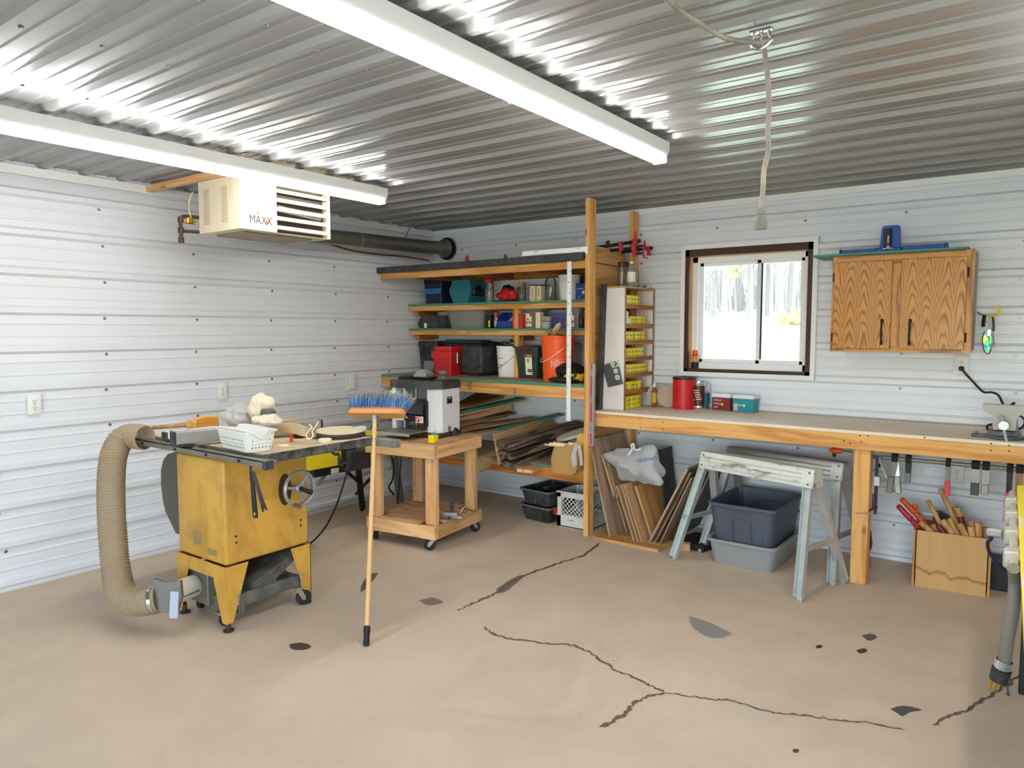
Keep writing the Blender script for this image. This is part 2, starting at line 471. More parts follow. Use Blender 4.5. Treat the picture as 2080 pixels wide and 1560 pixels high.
def stain_mat(name, col, amt):
    t = NT(name); v = t.coord((1, 1, 1)); f = t.noise(v, 7, 5, .7, .5)
    g = t.n('ShaderNodeTexCoord'); ln = t.n('ShaderNodeVectorMath', _operation='LENGTH')
    at = t.n('ShaderNodeAttribute', _attribute_name='fade'); t.l(at.outputs['Fac'], ln.inputs[0])
    mu = t.n('ShaderNodeMath', _operation='MULTIPLY_ADD'); t.l(at.outputs['Fac'], mu.inputs[0]); mu.inputs[1].default_value = 1.0; t.l(f, mu.inputs[2])
    al = t.ramp(mu.outputs[0], [(.75, (0, 0, 0)), (1.25, (amt,)*3)])
    t.set(Base__Color=hx(col), Roughness=.6, Alpha=al)
    return t.m
def patch(pts_px, col, amt, z=.0012, name='stain'):
    """irregular stain: fan with fade 1 in the middle, 0 at the rim"""
    c = Vector((0, 0, 0)); W = [X(*p, z=0) for p in pts_px]
    for w in W: c += w
    c /= len(W); c.z = z
    ring = arc(W+[W[0]], 5)[:-1]
    mb = MB(); cv = mb.bm.verts.new(c); vs = []; ms = []
    for p in ring:
        ms.append(mb.bm.verts.new((c.x+(p.x-c.x)*.6, c.y+(p.y-c.y)*.6, z))); vs.append(mb.bm.verts.new((p.x, p.y, z)))
    n = len(vs)
    for i in range(n):
        j = (i+1) % n; mb.bm.faces.new((cv, ms[i], ms[j])); mb.bm.faces.new((ms[i], vs[i], vs[j], ms[j]))
    o = mb.build(name, stain_mat('stain_'+col, col, amt), floor, W=True, smooth=None)
    a = o.data.attributes.new('fade', 'FLOAT', 'POINT')
    a.data.foreach_set('value', [1.0] + [.75, 0.0]*n)
    return o
def crack(pts, w0=.006, w1=.006, seed=1):
    R = random.Random(seed)
    P0 = arc([X(*p, z=0) for p in pts], 7); mb = MB(); n = len(P0); prev = None
    for i, p in enumerate(P0):
        t = (P0[min(i+1, n-1)]-P0[max(i-1, 0)]).normalized(); s = Vector((-t.y, t.x, 0))
        w = (w0+(w1-w0)*i/n)*R.uniform(.45, 1.4)
        if i in (0, n-1): w = .0006
        q = p + s*R.uniform(-.008, .008)
        a = mb.bm.verts.new((q.x+s.x*w, q.y+s.y*w, .0016)); b = mb.bm.verts.new((q.x-s.x*w, q.y-s.y*w, .0016))
        if prev: mb.bm.faces.new((prev[0], prev[1], b, a))
        prev = (a, b)
    mb.build('crack', M['crack'], floor, W=True, smooth=None)
crack([(1222, 1101), (1185, 1128), (1148, 1140), (1100, 1156), (1040, 1180), (1015, 1200), (985, 1216), (950, 1230), (930, 1241)], .010, .008, 2)
crack([(982, 1273), (1010, 1291), (1060, 1301), (1120, 1308), (1165, 1312), (1205, 1330), (1245, 1358), (1290, 1378), (1320, 1392), (1350, 1406)], .007, .006, 3)
crack([(1350, 1406), (1410, 1416), (1450, 1421), (1490, 1424), (1545, 1441), (1590, 1450), (1640, 1455), (1700, 1462), (1760, 1468), (1840, 1484)], .004, .005, 4)
crack([(1350, 1406), (1310, 1418), (1280, 1436), (1255, 1460), (1220, 1478)], .005, .013, 5)
crack([(1897, 1474), (1930, 1454), (1962, 1444), (2000, 1421), (2030, 1400), (2079, 1367)], .007, .006, 6)
patch([(583, 1308), (610, 1304), (633, 1309), (634, 1317), (612, 1323), (588, 1319)], '4a3f33', .8)
patch([(1800, 1440), (1835, 1432), (1878, 1442), (1850, 1448), (1832, 1457), (1815, 1447)], '4e4a4a', .8)
patch([(1390, 1246), (1440, 1262), (1500, 1290), (1450, 1302), (1400, 1275)], '8f9593', .55)
patch([(1745, 1290), (1770, 1286), (1785, 1295), (1765, 1304)], '574a40', .7)
patch([(1735, 1320), (1758, 1316), (1765, 1324), (1745, 1329)], '3b3735', .8)
patch([(1655, 1312), (1668, 1309), (1673, 1315), (1660, 1318)], '2c2a2a', .85)
patch([(745, 1165), (772, 1160), (760, 1180), (735, 1205), (728, 1200)], '5b4d42', .7)
patch([(1610, 1520), (1625, 1522), (1622, 1531), (1608, 1528)], '3c3838', .8)
patch([(1000, 1200), (1050, 1168), (1072, 1165), (1040, 1195), (1010, 1212)], '6b5b4e', .55)
patch([(845, 1220), (880, 1212), (905, 1224), (870, 1232)], '6f6052', .5)

# ---- window
struct('trim_3', MB().box((WX0-.018, -.020, WZ0-.018), (WX0+.014, -.006, WZ1+.018)).box((WX1-.014, -.020, WZ0-.018), (WX1+.018, -.006, WZ1+.018))
       .box((WX0-.018, -.0195, WZ1-.014), (WX1+.018, -.006, WZ1+.018)).box((WX0-.018, -.0195, WZ0-.018), (WX1+.018, -.006, WZ0+.014)), M['white_paint'])
win = bpy.data.objects.new('window_1', None); C.objects.link(win); win.location = (3.0, 0, WZ0); win['kind'] = 'structure'
a0, a1, b0, b1 = WX0+.014, WX1-.014, WZ0+.014, WZ1-.014
mb = MB()                                                   # brown painted casing edge
mb.box((a0, -.012, b0), (a0+.030, .010, b1)); mb.box((a1-.034, -.012, b0), (a1, .010, b1)); mb.box((a0, -.012, b1-.050), (a1, .010, b1)); mb.box((a0, -.012, b0), (a1, .010, b0+.024))
mb.build('casing', M['brown_paint'], win, W=True)
mb = MB(); mb.box((a0+.010, .010, b0), (a0+.028, .085, b1)); mb.box((a1-.028, .010, b0), (a1-.010, .085, b1)); mb.box((a0, .010, b1-.048), (a1, .085, b1-.02))
mb.build('jamb_liner', PINE['z'], win, W=True)
mb = MB(); mb.box((a0, .010, b0), (a1, .12, b0+.020)); mb.build('sill_board', M['white_vinyl'], win, W=True)
c0, c1, d0, d1 = a0+.028, a1-.028, b0+.020, b1-.050
mb = MB()
mb.box((c0, .06, d0), (c0+.045, .145, d1), .004); mb.box((c1-.045, .06, d0), (c1, .145, d1), .004); mb.box((c0, .06, d1-.045), (c1, .145, d1), .004); mb.box((c0, .06, d0), (c1, .145, d0+.05), .004)
mb.build('vinyl_frame', M['white_vinyl'], win, W=True)
mid = X(1543, 640, y=.09).x
def sash(x0, x1, y0, nm):
    mb = MB(); w = .03; z0, z1 = d0+.045, d1-.04
    mb.box((x0, y0, z0), (x0+w, y0+.03, z1), .003); mb.box((x1-w, y0, z0), (x1, y0+.03, z1), .003); mb.box((x0, y0, z1-w), (x1, y0+.03, z1), .003); mb.box((x0, y0, z0), (x1, y0+.03, z0+w), .003)
    s = mb.build(nm, M['white_vinyl'], win, W=True)
    mb = MB(); mb.box((x0+w-.004, y0+.012, z0+w-.004), (x1-w+.004, y0+.017, z1-w+.004)); mb.build('pane', M['pane'], s, W=True)
    return s
sash(c0+.04, mid+.02, .110, 'fixed_sash'); s2 = sash(mid-.02, c1-.04, .075, 'sliding_sash')
mb = MB(); mb.box((mid+.012, .070, d0+.08), (mid+.022, .076, d1-.07)); mb.build('seal_strip', M['rubber'], s2, W=True)

# ---- outside: rising lawn, wood edge
t = NT('spring_lawn'); v = t.coord((1, 1, 1), False)
t.set(Base__Color=t.mix(t.noise(v, 1.2, 6, .7), hx('d9d2b4'), hx('c2c890')), Roughness=.95)
mb = MB(); mb.grid(lambda u, w: Vector((-40+90*u, -30+75*w, -.16 + max(0, (-30+75*w)-1)*.088 + .04*math.sin(u*37)*math.sin(w*31))), 60, 50)
o = struct('ground', mb, t.m)
P('tree_bark', '6e6259', .9); P('spruce', '4f6b3a', .9); P('budding', 'b5bb4e', .9); P('twig', '8a7c74', .9)
def bare_tree(x, y, h, seed, leaf=None, lab=''):
    R = random.Random(seed); z = -.2+max(0, y-1)*.088
    t = thing('bare_tree' if leaf is None else 'budding_tree', lab, 'tree', (x, y, z), 0, 'trees beyond the lawn')
    mb = MB(); top = Vector((R.uniform(-.4, .4), 0, h))
    mb.tube([(0, 0, -.1), top*.5+Vector((R.uniform(-.15, .15), 0, 0)), top], [h*.016, h*.011, h*.003], 7); mb.build('trunk', M['tree_bark'], t)
    mb = MB(); lf = MB()
    for i in range(26):
        f = R.uniform(.18, .97); a = R.uniform(0, 2*PI); L = h*.26*(1.1-f)*R.uniform(.6, 1.3); p = top*f
        d = Vector((math.cos(a), math.sin(a), R.uniform(.2, .8)))*L
        mb.tube([p, p+d*.5+Vector((0, 0, .1)), p+d], [h*.005*(1.1-f)+.012, .012, .006], 5)
        for j in range(3):
            q = p+d*R.uniform(.4, 1); e = Vector((R.uniform(-1, 1), R.uniform(-1, 1), R.uniform(0, 1)))*L*.45
            mb.tube([q, q+e], [.009, .004], 4)
            if leaf:
                for k in range(5):
                    c = q+e*R.uniform(.3, 1.1)+Vector((R.uniform(-.2, .2), R.uniform(-.2, .2), R.uniform(-.2, .2))); s = R.uniform(.05, .14)
                    r = bmesh.ops.create_icosphere(lf.bm, subdivisions=1, radius=s); bmesh.ops.translate(lf.bm, verts=r['verts'], vec=c)
    mb.build('branches', M['twig'], t)
    if leaf: lf.build('leaves', M[leaf], t)
    else: lf.bm.free()
    return t
def at_far(px, y): return X(px, 640, y=y).x
for i, (px, y, h, lf, lab) in enumerate((
        (1448, 27, 9, 'spruce', 'dark green tree beyond the lawn, leftmost through the window'),
        (1474, 24, 7, 'budding', 'pale green budding tree beyond the lawn, in the left window pane'),
        (1500, 30, 11, None, 'bare grey tree beyond the lawn, in the middle of the left pane'),
        (1524, 26, 10, 'spruce', 'green tree beyond the lawn at the right edge of the left pane'),
        (1562, 27, 11, None, 'bare grey tree beyond the lawn, just right of the window divider'),
        (1585, 24, 9, None, 'thin bare tree beyond the lawn, second right of the window divider'),
        (1606, 29, 12, None, 'tall bare tree beyond the lawn, in the middle of the right pane'),
        (1634, 26, 10, None, 'bare tree beyond the lawn at the right edge of the window'))):
    bare_tree(at_far(px, y), y, h, 40+i, lf, lab)
mb = MB(); R = random.Random(3); c = Vector((at_far(1630, 22), 22, -.2+21*.088))
for k in range(160):
    r = bmesh.ops.create_icosphere(mb.bm, subdivisions=1, radius=R.uniform(.05, .13)); bmesh.ops.translate(mb.bm, verts=r['verts'], vec=c+Vector((R.gauss(0, .5), R.gauss(0, .3), abs(R.gauss(0, .28)))))
tag(mb.build('bush', M['budding']), 'yellow-green bush on the lawn edge, seen through the right window pane', 'bush')
mb = MB(); R = random.Random(5)
for k in range(420):
    x = at_far(R.uniform(1380, 1720), 31); y = 31+R.uniform(-2, 6)
    z = -.2+(y-1)*.088; h = R.uniform(.5, 6)
    mb.tube([(x, y, z), (x+R.uniform(-.5, .5), y, z+h)], [.05, .01], 4)
o = mb.build('brushwood', M['twig']); tag(o, 'tangle of grey brush and saplings behind the trees outside', 'brush', None, 'stuff')

# ---- light: strip fixtures, sky, sun
TUBE = emit('lit_tube', (1.0, .985, .965), 38)
def strip_light(x, y0, y1, label):
    t = thing('strip_light', label, 'light', (x, (y0+y1)/2, 2.345), 0, 'ceiling strip lights')
    mb = MB(); L = (y1-y0)/2
    mb.prism([(-.043, 0), (-.030, -.030), (.030, -.030), (.043, 0), (.043, .042), (-.043, .042)], 2*L, frame((0, -L, .038), (1, 0, 0), (0, 0, 1)) @ Matrix.Diagonal((1, 1, -1, 1)))
    mb.build('housing', M['white_paint'], t)
    for sx in (-1, 1):
        for a, b in ((-L+.02, -.008), (.008, L-.02)):
            mb = MB(); mb.cyl((sx*.020, a, -.008), (sx*.020, b, -.008), .0127, n=14); mb.build('tube', TUBE, t)
    for yy in (-L+.008, -.006, L-.020):
        MB().box((-.036, yy, -.022), (.036, yy+.012, .009), .003).build('lamp_holder', M['white_plastic'], t)
    return t
strip_light(3.165, -4.25, -1.80, 'lit white strip light crossing the middle of the ceiling, nearest the hanging cord')
strip_light(1.195, -4.25, -1.80, 'lit white strip light on the ceiling over the table saw and heater')
strip_light(4.86, -4.25, -1.80, 'lit white strip light on the ceiling nearest the right wall')
#for x, w in ((1.195, 'left'), (3.165, 'middle'), (5.14, 'right')): strip_light(x, -8.05, -5.60, f'lit white strip light in the back row behind the camera, {w} one')
W = bpy.data.worlds.new('World'); S.world = W; W.use_nodes = True
nt = W.node_tree; sk = nt.nodes.new('ShaderNodeTexSky'); sk.sky_type = 'NISHITA'; sk.sun_disc = False; sk.sun_elevation = math.radians(50); sk.sun_rotation = math.radians(100)
nt.links.new(sk.outputs[0], nt.nodes['Background'].inputs[0]); nt.nodes['Background'].inputs[1].default_value = 2.4
sl = bpy.data.lights.new('sun', 'SUN'); sl.energy = 4.5; sl.angle = .01; so = bpy.data.objects.new('sun', sl); C.objects.link(so)
so.rotation_euler = Vector((.75, .12, -.8)).to_track_quat('-Z', 'Y').to_euler()
pl = bpy.data.lights.new('door_portal', 'AREA'); pl.shape = 'RECTANGLE'; pl.size = DX1-DX0; pl.size_y = DZ; pl.cycles.is_portal = True
po = bpy.data.objects.new('door_portal', pl); C.objects.link(po); po.location = ((DX0+DX1)/2, FY-.05, DZ/2); po.rotation_euler = (PI/2, 0, 0)

cam = bpy.data.cameras.new('camera'); co = bpy.data.objects.new('camera', cam); C.objects.link(co)
cam.sensor_width = 36; cam.lens = FPX/2080*36; cam.clip_start = .05; cam.clip_end = 300
co.location = CAM; co.rotation_euler = (PI/2+PITCH, 0, YAW); S.camera = co
vs = S.view_settings; vs.view_transform = 'Standard'; vs.look = 'None'; vs.gamma = 1; vs.exposure = 0.1
try: vs.use_curve_mapping = False
except Exception: pass
S.cycles.use_denoising = True; S.cycles.max_bounces = 10; S.cycles.diffuse_bounces = 5; S.cycles.transparent_max_bounces = 16
S.cycles.sample_clamp_indirect = 6
# ================================================================ shelving unit in the corner
Z2, Z3, Z4, Z5 = 1.736, 1.514, 1.108, .490
YS, YD = -.360, -.710            # fronts of the shallow shelves, of the deep ones
su = thing('shelving_unit', 'corner shelving unit of two-by-fours with green-edged board shelves and a plywood side', 'shelving', (1.05, -.36, 0))
def wpart(nm, m, a, b, par, bev=.003, **k): return MB().box(a, b, bev).build(nm, m, par, W=True, **k)
wpart('post', PINE['z'], (2.090, -.712, 0), (2.128, -.623, 2.430), su)
wpart('post', PINE['z'], (2.122, -.101, 0), (2.160, -.012, 2.415), su)
wpart('post', PINE['z'], (1.205, -.352, Z4), (1.243, -.264, Z2-.02), su)
for nm, z, yf, th, rh, xr in (('top', 2.012, YD+.004, .016, .055, 2.09), ('s', Z2, YS, .018, .044, 2.07), ('s', Z3, YS, .016, .041, 2.07), ('d', Z4, YD+.002, .020, .088, 2.09), ('d', Z5, YD+.002, .014, .090, 2.09)):
    MB().box((.01, yf, z-th), (2.070, -.012, z)).build('shelf_board', [PLYG['x']], su, W=True, smooth=None)
    wpart('edge_band', M['green_edge'], (.008, yf-.003, z-th), (xr, yf+.004, z-.001), su, 0)
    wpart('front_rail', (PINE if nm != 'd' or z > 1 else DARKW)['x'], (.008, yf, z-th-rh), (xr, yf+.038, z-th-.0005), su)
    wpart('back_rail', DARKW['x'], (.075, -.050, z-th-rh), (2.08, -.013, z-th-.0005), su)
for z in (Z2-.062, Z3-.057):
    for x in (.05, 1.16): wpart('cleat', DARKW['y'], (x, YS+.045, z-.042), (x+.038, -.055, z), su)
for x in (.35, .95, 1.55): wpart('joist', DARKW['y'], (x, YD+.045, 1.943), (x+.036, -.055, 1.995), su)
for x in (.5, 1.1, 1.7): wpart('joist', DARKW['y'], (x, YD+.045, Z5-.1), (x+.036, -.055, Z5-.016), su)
pnl = MB().box((2.072, -.622, 1.992), (2.088, -.102, 2.112), .002).build('side_panel', TAN['y'], su, W=True)
MB().box((2.072, -.622, .5), (2.088, -.102, 1.985), .002).build('side_panel', TAN['y'], su, W=True)
# grade stamps inked on the deep front rail
for px, py, s in ((954, 783, 'M 25\nSPF 2\nHT KD\n106'), (1045, 796, 'SPF\n106\nHT')):
    p = X(px, py, y=YD-.0005); text(s, .021, M['ink_grey'], su, frame(p, (0, 0, 1), (-1, 0, 0)) @ Rz(PI/2) if False else frame(p, (1, 0, 0), (0, 0, 1)), 'grade_stamp', True)

bb = MB().box((.0, -.748, 1.996), (2.088, -.722, 2.046), .003)
bb = bb.build('straight_board', M['charcoal']); tag(bb, 'long black-painted straight board along the front of the top shelf', 'board')
mb = MB()
for x in (.22, 1.35, 1.86): mb.cyl((x, -.7495, 2.022), (x, -.747, 2.022), .007, n=10)
mb.build('bolt_hole', M['rubber'], bb, W=True)

# drywall T-square hung over the top board
ts = thing('drywall_square', 'white and aluminium drywall T-square hanging from the top shelf by its head', 'square', (1.96, -.73, .84))
hd = MB().box((1.575, -.757, 2.047), (2.135, -.750, 2.086), .001).box((1.575, -.757, 2.047), (2.135, -.722, 2.052), .001).box((2.118, -.760, 2.036), (2.137, -.745, 2.088), .002).build('head', M['white_paint'], ts, W=True)
bl = MB().box((1.945, -.7195, .838), (1.983, -.7165, 2.047)).build('blade', M['white_paint'], ts, W=True)
mb = MB(); R = random.Random(2)
for k in range(118):
    z = .85+k*.0100; L = .009 if k % 5 == 0 else .005
    mb.box((1.948, -.7202, z), (1.948+L, -.7196, z+.0018)); mb.box((1.980-L, -.7202, z), (1.980, -.7196, z+.0018))
mb.build('scale_marks', M['ink'], bl, W=True)
for k in range(1, 47): text(str(k), .013, M['ink'], bl, frame((1.959 if k % 2 else 1.971, -.7203, .853+k*.0254), (1, 0, 0), (0, 0, 1)), 'scale_number', True) if k % 3 == 0 else None
mb = MB()
for k in range(26): mb.box((1.60+k*.02, -.7578, 2.053), (1.6012+k*.02, -.7571, 2.053+(.012 if k % 4 == 0 else .006)))
mb.build('scale_marks', M['ink'], hd, W=True)
text('14 12 10', .012, M['ink'], hd, frame((1.70, -.7580, 2.074), (1, 0, 0), (0, 0, 1)), 'scale_number', True)
text('4  2  0', .012, M['ink'], hd, frame((2.06, -.7580, 2.074), (1, 0, 0), (0, 0, 1)), 'scale_number', True)

# ---------------------------------------------------------------- kinds of container
def on(pl, pr, pt, y, z):
    """x0, x1, height of something whose front stands on z at distance y"""
    a = X(pl, pt, y=y); b = X(pr, pt, y=y); return a.x, b.x, X((pl+pr)/2, pt, y=y).z-z
def lidjar(name, label, cat, x0, x1, y, z, h, lidm, bodym=None, fill=None, fh=.0, lid=.15, group=None, neck=.86):
    r = (x1-x0)*.81/2; c = ((x0+x1)/2, y, z)
    t = thing(name, label, cat, c, 0, group); hb = h*(1-lid)
    MB().lathe([(r*.92, .002), (r, .012), (r, hb*.86), (r*neck, hb*.97), (r*neck, hb)], 20).build('jar_body', bodym or M['jar'], t, smooth=50)
    if lidm: MB().lathe([(r*.9, hb-.002), (r*.93, hb+.002), (r*.93, h-.004), (r*.88, h)], 20).build('lid', lidm, t)
    if fill:
        R = random.Random(int(x0*1000)); mb = MB()
        for k in range(26):
            a = R.uniform(0, 6.28); q = r*.8*math.sqrt(R.random()); p = Vector((q*math.cos(a), q*math.sin(a), .012+R.random()*fh*hb)); d = Vector((R.gauss(0, 1), R.gauss(0, 1), R.gauss(0, .6))).normalized()*.012
            mb.cyl(p-d, p+d, .003, n=5)
        f = mb.build('contents', fill, t); f['kind'] = 'stuff'
    return t
def sbox(name, label, cat, x0, x1, y, z, h, m, d=.06, rz=0, group=None, bev=.002):
    w = x1-x0; t = thing(name, label, cat, ((x0+x1)/2, y+d/2, z), rz, group)
    MB().box((-w/2, -d/2, 0), (w/2, d/2, h), bev).build('body', m, t)
    return t
def pail(name, label, c, r, h, m, ribs_z, handle=None, hang=None, group=None):
    t = thing(name, label, 'bucket', c, 0, group); prof = [(r*.86, 0), (r*.87, .004)]
    for z in ribs_z:
        q = r*(.87+.13*z/h); prof += [(q, z-.004), (q*1.035, z-.003), (q*1.035, z+.003), (q, z+.004)]
    prof += [(r, h-.012), (r*1.04, h-.011), (r*1.04, h), (r*.97, h)]
    prof += [(r*.84, .008)]
    MB().lathe(prof, 32, cap=True).build('shell', m, t)
    if handle:
        zz = hang; q = r*(.87+.13*zz/h)*1.03; a = -.65
        ax = Vector((math.cos(a), math.sin(a), 0)); ay = Vector((math.sin(a), -math.cos(a), 0))
        pts = [ax*q*math.cos(th)+ay*q*1.06*math.sin(th)+Vector((0, 0, zz-.11*math.sin(th))) for th in [PI*k/16 for k in range(17)]]
        MB().tube(pts, .0025, 6).build('bail', handle, t)
    return t
def tub(name, label, cat, c, lo, hi, h, m, rz=0, r=.03, rim=.012, lipm=None, group=None, wall=.004):
    t = thing(name, label, cat, c, rz, group)
    MB().frustum(lo, hi, 0, h-.006, r).frustum((lo[0]-wall, lo[1]-wall), (hi[0]-wall, hi[1]-wall), .004, h-.006, r).build('shell', m, t, fix=False)
    mb = MB(); a = rrect(hi[0]+rim, hi[1]+rim, r, h-.014); b = rrect(hi[0]+rim, hi[1]+rim, r, h); c2 = rrect(hi[0]-wall, hi[1]-wall, r, h); d = rrect(hi[0]-wall, hi[1]-wall, r, h-.014)
    mb.loft([a, b, c2, d, a], True, False).build('rim', lipm or m, t)
    return t

# ---------------------------------------------------------------- top shallow shelf (above eye level)
ZT = Z2+.001
x0, x1, h = on(861, 896, 565, -.30, ZT)
t = thing('storage_bin', 'dark blue bin with a blue masking-tape label, left end of the top shelf', 'bin', ((x0+x1)/2, -.19, ZT)); w = (x1-x0)/2
MB().frustum((w*.9, .10), (w, .11), 0, h*.78, .012, bottom=True).build('shell', M['navy'], t)
MB().frustum((w*1.06, .115), (w*1.02, .11), h*.78, h*.96, .012, top=True).build('lid', M['navy'], t)
a = X(862, 587, y=-.303).z-ZT; b = X(862, 597, y=-.303).z-ZT
tp = MB().box((-w*1.0, -.114, b), (w*1.0, -.111, a)).build('tape_label', M['tape_blue'], t)
text('TAPE', .020, M['ink'], tp, frame((-.012, -.1145, (a+b)/2), (1, 0, 0), (0, 0, 1)))
x0, x1, h = on(912, 956, 567, -.30, ZT); w = x1-x0
t = thing('tote_box', 'teal hinged tote box bulging at the waist, on the top shelf', 'tote', ((x0+x1)/2, -.30, ZT))
pf = [(-w*.30, 0), (w*.36, 0), (w*.5, h*.5), (w*.44, h*.96), (-w*.33, h*.96), (-w*.5, h*.52)]
MB().prism([p for p in pf if p[1] <= h*.53], .22, frame((0, .22, 0), (1, 0, 0), (0, 0, 1))).build('base', M['teal'], t)
MB().prism([pf[5], pf[2], pf[3], pf[4]], .22, frame((0, .22, 0), (1, 0, 0), (0, 0, 1))).build('lid', M['teal'], t)
MB().box((w*.38, .03, h*.3), (w*.56, .19, h*.62), .01).box((w*.42, .07, h*.62), (w*.52, .15, h*.76), .01).build('latch', M['black'], t)
x0, x1, h = on(980, 999, 567, -.27, ZT); lidjar('lidded_jar', 'clear jar with a red lid half full of small hardware, on the top shelf', 'jar', x0, x1, -.24, ZT, h, M['red'], fill=M['dusty_steel'], fh=.8)
x0, x1, h = on(1000, 1041, 576, -.28, ZT); t = thing('tool_pouch', 'slumped red and black cloth tool pouch on the top shelf', 'pouch', ((x0+x1)/2, -.22, ZT)); w = (x1-x0)/2
def lump(rx, ry, rz, seed, amp=.16, flat=True, n=3):
    mb = MB(); bmesh.ops.create_icosphere(mb.bm, subdivisions=n, radius=1.0); R = random.Random(seed); ph = [R.uniform(0, 6.28) for _ in range(9)]
    for v in mb.bm.verts:
        p = v.co.copy(); k = 1+amp*(math.sin(3.1*p.x+ph[0])*math.sin(2.7*p.y+ph[1])+.6*math.sin(5.3*p.z+ph[2]+2*p.x)+.4*math.sin(7*p.x+6*p.y+ph[3]))
        v.co = Vector((p.x*rx*k, p.y*ry*k, p.z*rz*k+rz))
        if flat and v.co.z < rz*.25: v.co.z = max(0, v.co.z*.3)
    zm = min(v.co.z for v in mb.bm.verts)
    for v in mb.bm.verts: v.co.z -= zm
    return mb
lump(w, .05, h*.36, 3).build('pouch_body', M['red'], t)
mb = lump(w*.55, .045, h*.30, 5); mb.bm.transform(Tr(.0, .012, h*.36)); mb.build('pouch_flap', M['black'], t)
MB().box((-w, -.05, 0), (w*.9, .05, .018), .006).build('sole_strip', M['charcoal'], t)
x0, x1, h = on(1046, 1063, 573, -.26, ZT); lidjar('lidded_jar', 'dim tan-lidded glass jar of brown scraps beside the red pouch on the top shelf', 'jar', x0, x1, -.22, ZT, h, RAW['z'], fill=OLD['x'], fh=.9, lid=.2)
for i, (a, b) in enumerate(((1076, 1087), (1089.5, 1099))):
    x0, x1, h = on(a, b, 580, -.27, ZT)
    t = sbox('box_file', ('left' if i == 0 else 'right')+'-hand one of two upright cream boxes between the glass jars on the top shelf', 'box', x0, x1, -.27, ZT, h, M['cream'], .16, 0, 'upright cream boxes')
    MB().box((-(x1-x0)*.56, -.08, h-.002), ((x1-x0)*.56, .082, h+.008), .002).build('lid', M['navy'], t)
    MB().box((-(x1-x0)*.2, -.0815, h*.3), ((x1-x0)*.2, -.080, h*.8)).build('label', M['sawdust'], t)
x0, x1, h = on(1101, 1125, 564, -.28, ZT); lidjar('glass_jar', 'open ribbed glass jar beside the white bucket on the top shelf', 'jar', x0, x1, -.24, ZT, h, None, fill=M['dusty_steel'], fh=.3, lid=.02, neck=.8)
x0, x1, h = on(1124, 1172, 558, -.26, ZT); pail('bucket', 'small white plastic bucket on the top shelf behind the T-square blade', ((x0+x1)/2, -.19, ZT), (x1-x0)*.40, h, M['white_plastic'], (h*.72, h*.82))
x0, x1, h = on(1169, 1190, 575, -.28, ZT); t = sbox('carton', 'small blue printed carton at the right end of the top shelf', 'box', x0, x1, -.28, ZT, h, M['blue'], .12)
text('DECK PLUS', .012, M['white_paint'], t, frame((-.005, -.0606, h*.66), (1, 0, 0), (0, 0, 1))); MB().lathe([(.012, 0), (.012, .001)], 14, frame((.025, -.0603, h*.45), (1, 0, 0), (0, 0, 1))).build('badge', M['cream'], t); text('2-1/2"', .011, M['white_paint'], t, frame((-.015, -.0606, h*.16), (1, 0, 0), (0, 0, 1)))
x0, x1, h = on(1172, 1188, 562, -.16, ZT); sbox('tool_box', 'black box behind the blue carton on the top shelf', 'box', x0, x1, -.155, ZT, h, M['black'], .12)

# ---------------------------------------------------------------- second shallow shelf
ZT = Z3+.001
x0, x1, h = on(848, 903, 641, -.30, ZT); w = (x1-x0)/2
t = thing('tool_case', 'black case with slanted ends and a small white sticker, left end of the second shelf', 'case', ((x0+x1)/2, -.30, ZT))
MB().prism([(-w*.85, 0), (w, 0), (w, h*.85), (w*.9, h), (-w*.7, h), (-w, h*.35)], .14, frame((0, .14, 0), (1, 0, 0), (0, 0, 1))).build('shell', M['charcoal'], t)
MB().box((-w*.5, -.0015, h*.05), (-w*.3, .0, h*.42)).build('sticker', M['paper'], t)
x0, x1, h = on(895, 985, 627, -.29, ZT); w = (x1-x0)/2
t = tub('dish_tub', 'clear plastic tub with a wide white rim on the second shelf', 'tub', ((x0+x1)/2+.01, -.17, ZT), (w*.72, .10), (w*.86, .125), h, M['clear'], 0, .05, .020, M['white_plastic'])
x0, x1, h = on(985, 997, 640, -.28, ZT); t = sbox('booklet_box', 'narrow dark box with a yellow-green stripe between the clear tub and the red-lidded jar', 'box', x0, x1, -.28, ZT, h, M['black'], .15); MB().box(((x1-x0)*.1, -.0762, .01), ((x1-x0)*.35, -.0752, h*.6)).build('label', M['bright_yellow'], t)
x0, x1, h = on(998, 1009, 634, -.29, ZT); lidjar('lidded_jar', 'small jar with a red lid on the second shelf beside the blue bin', 'jar', x0, x1, -.26, ZT, h, M['red'], fill=M['cream'], fh=.8, lid=.22)
x0, x1, h = on(1009, 1041, 634, -.30, ZT); w = (x1-x0)/2
t = thing('stacking_bin', 'blue open-fronted stacking bin with a grey rag on the second shelf', 'bin', ((x0+x1)/2, -.30, ZT))
pf = [(0, 0), (.16, 0), (.16, h), (.07, h), (0, h*.45)]
mb = MB()
for sx in (-w, w-.004): mb.prism(pf, .004, frame((sx, 0, 0), (0, 1, 0), (0, 0, 1)))
mb.box((-w, 0, 0), (w, .16, .004)).box((-w, .156, 0), (w, .16, h)).box((-w, 0, 0), (w, .004, h*.45)); mb.build('shell', M['blue'], t)
rg = MB().tube([(w*-.2, .06, .02), (w*.3, .08, h*.5), (w*.75, .10, h*1.05)], [.028, .022, .014], 10); rg = rg.build('grey_rag', M['canvas_tan']); tag(rg, 'grey rag poking out of the blue stacking bin', 'rag'); rg.location = rg.location+t.location
x0, x1, h = on(1042, 1061, 638, -.355+.02, ZT); t = sbox('hardware_carton', 'red carton with white printing beside the blue bin on the second shelf', 'box', x0, x1, -.345, ZT, h, M['red'], .06, .1)
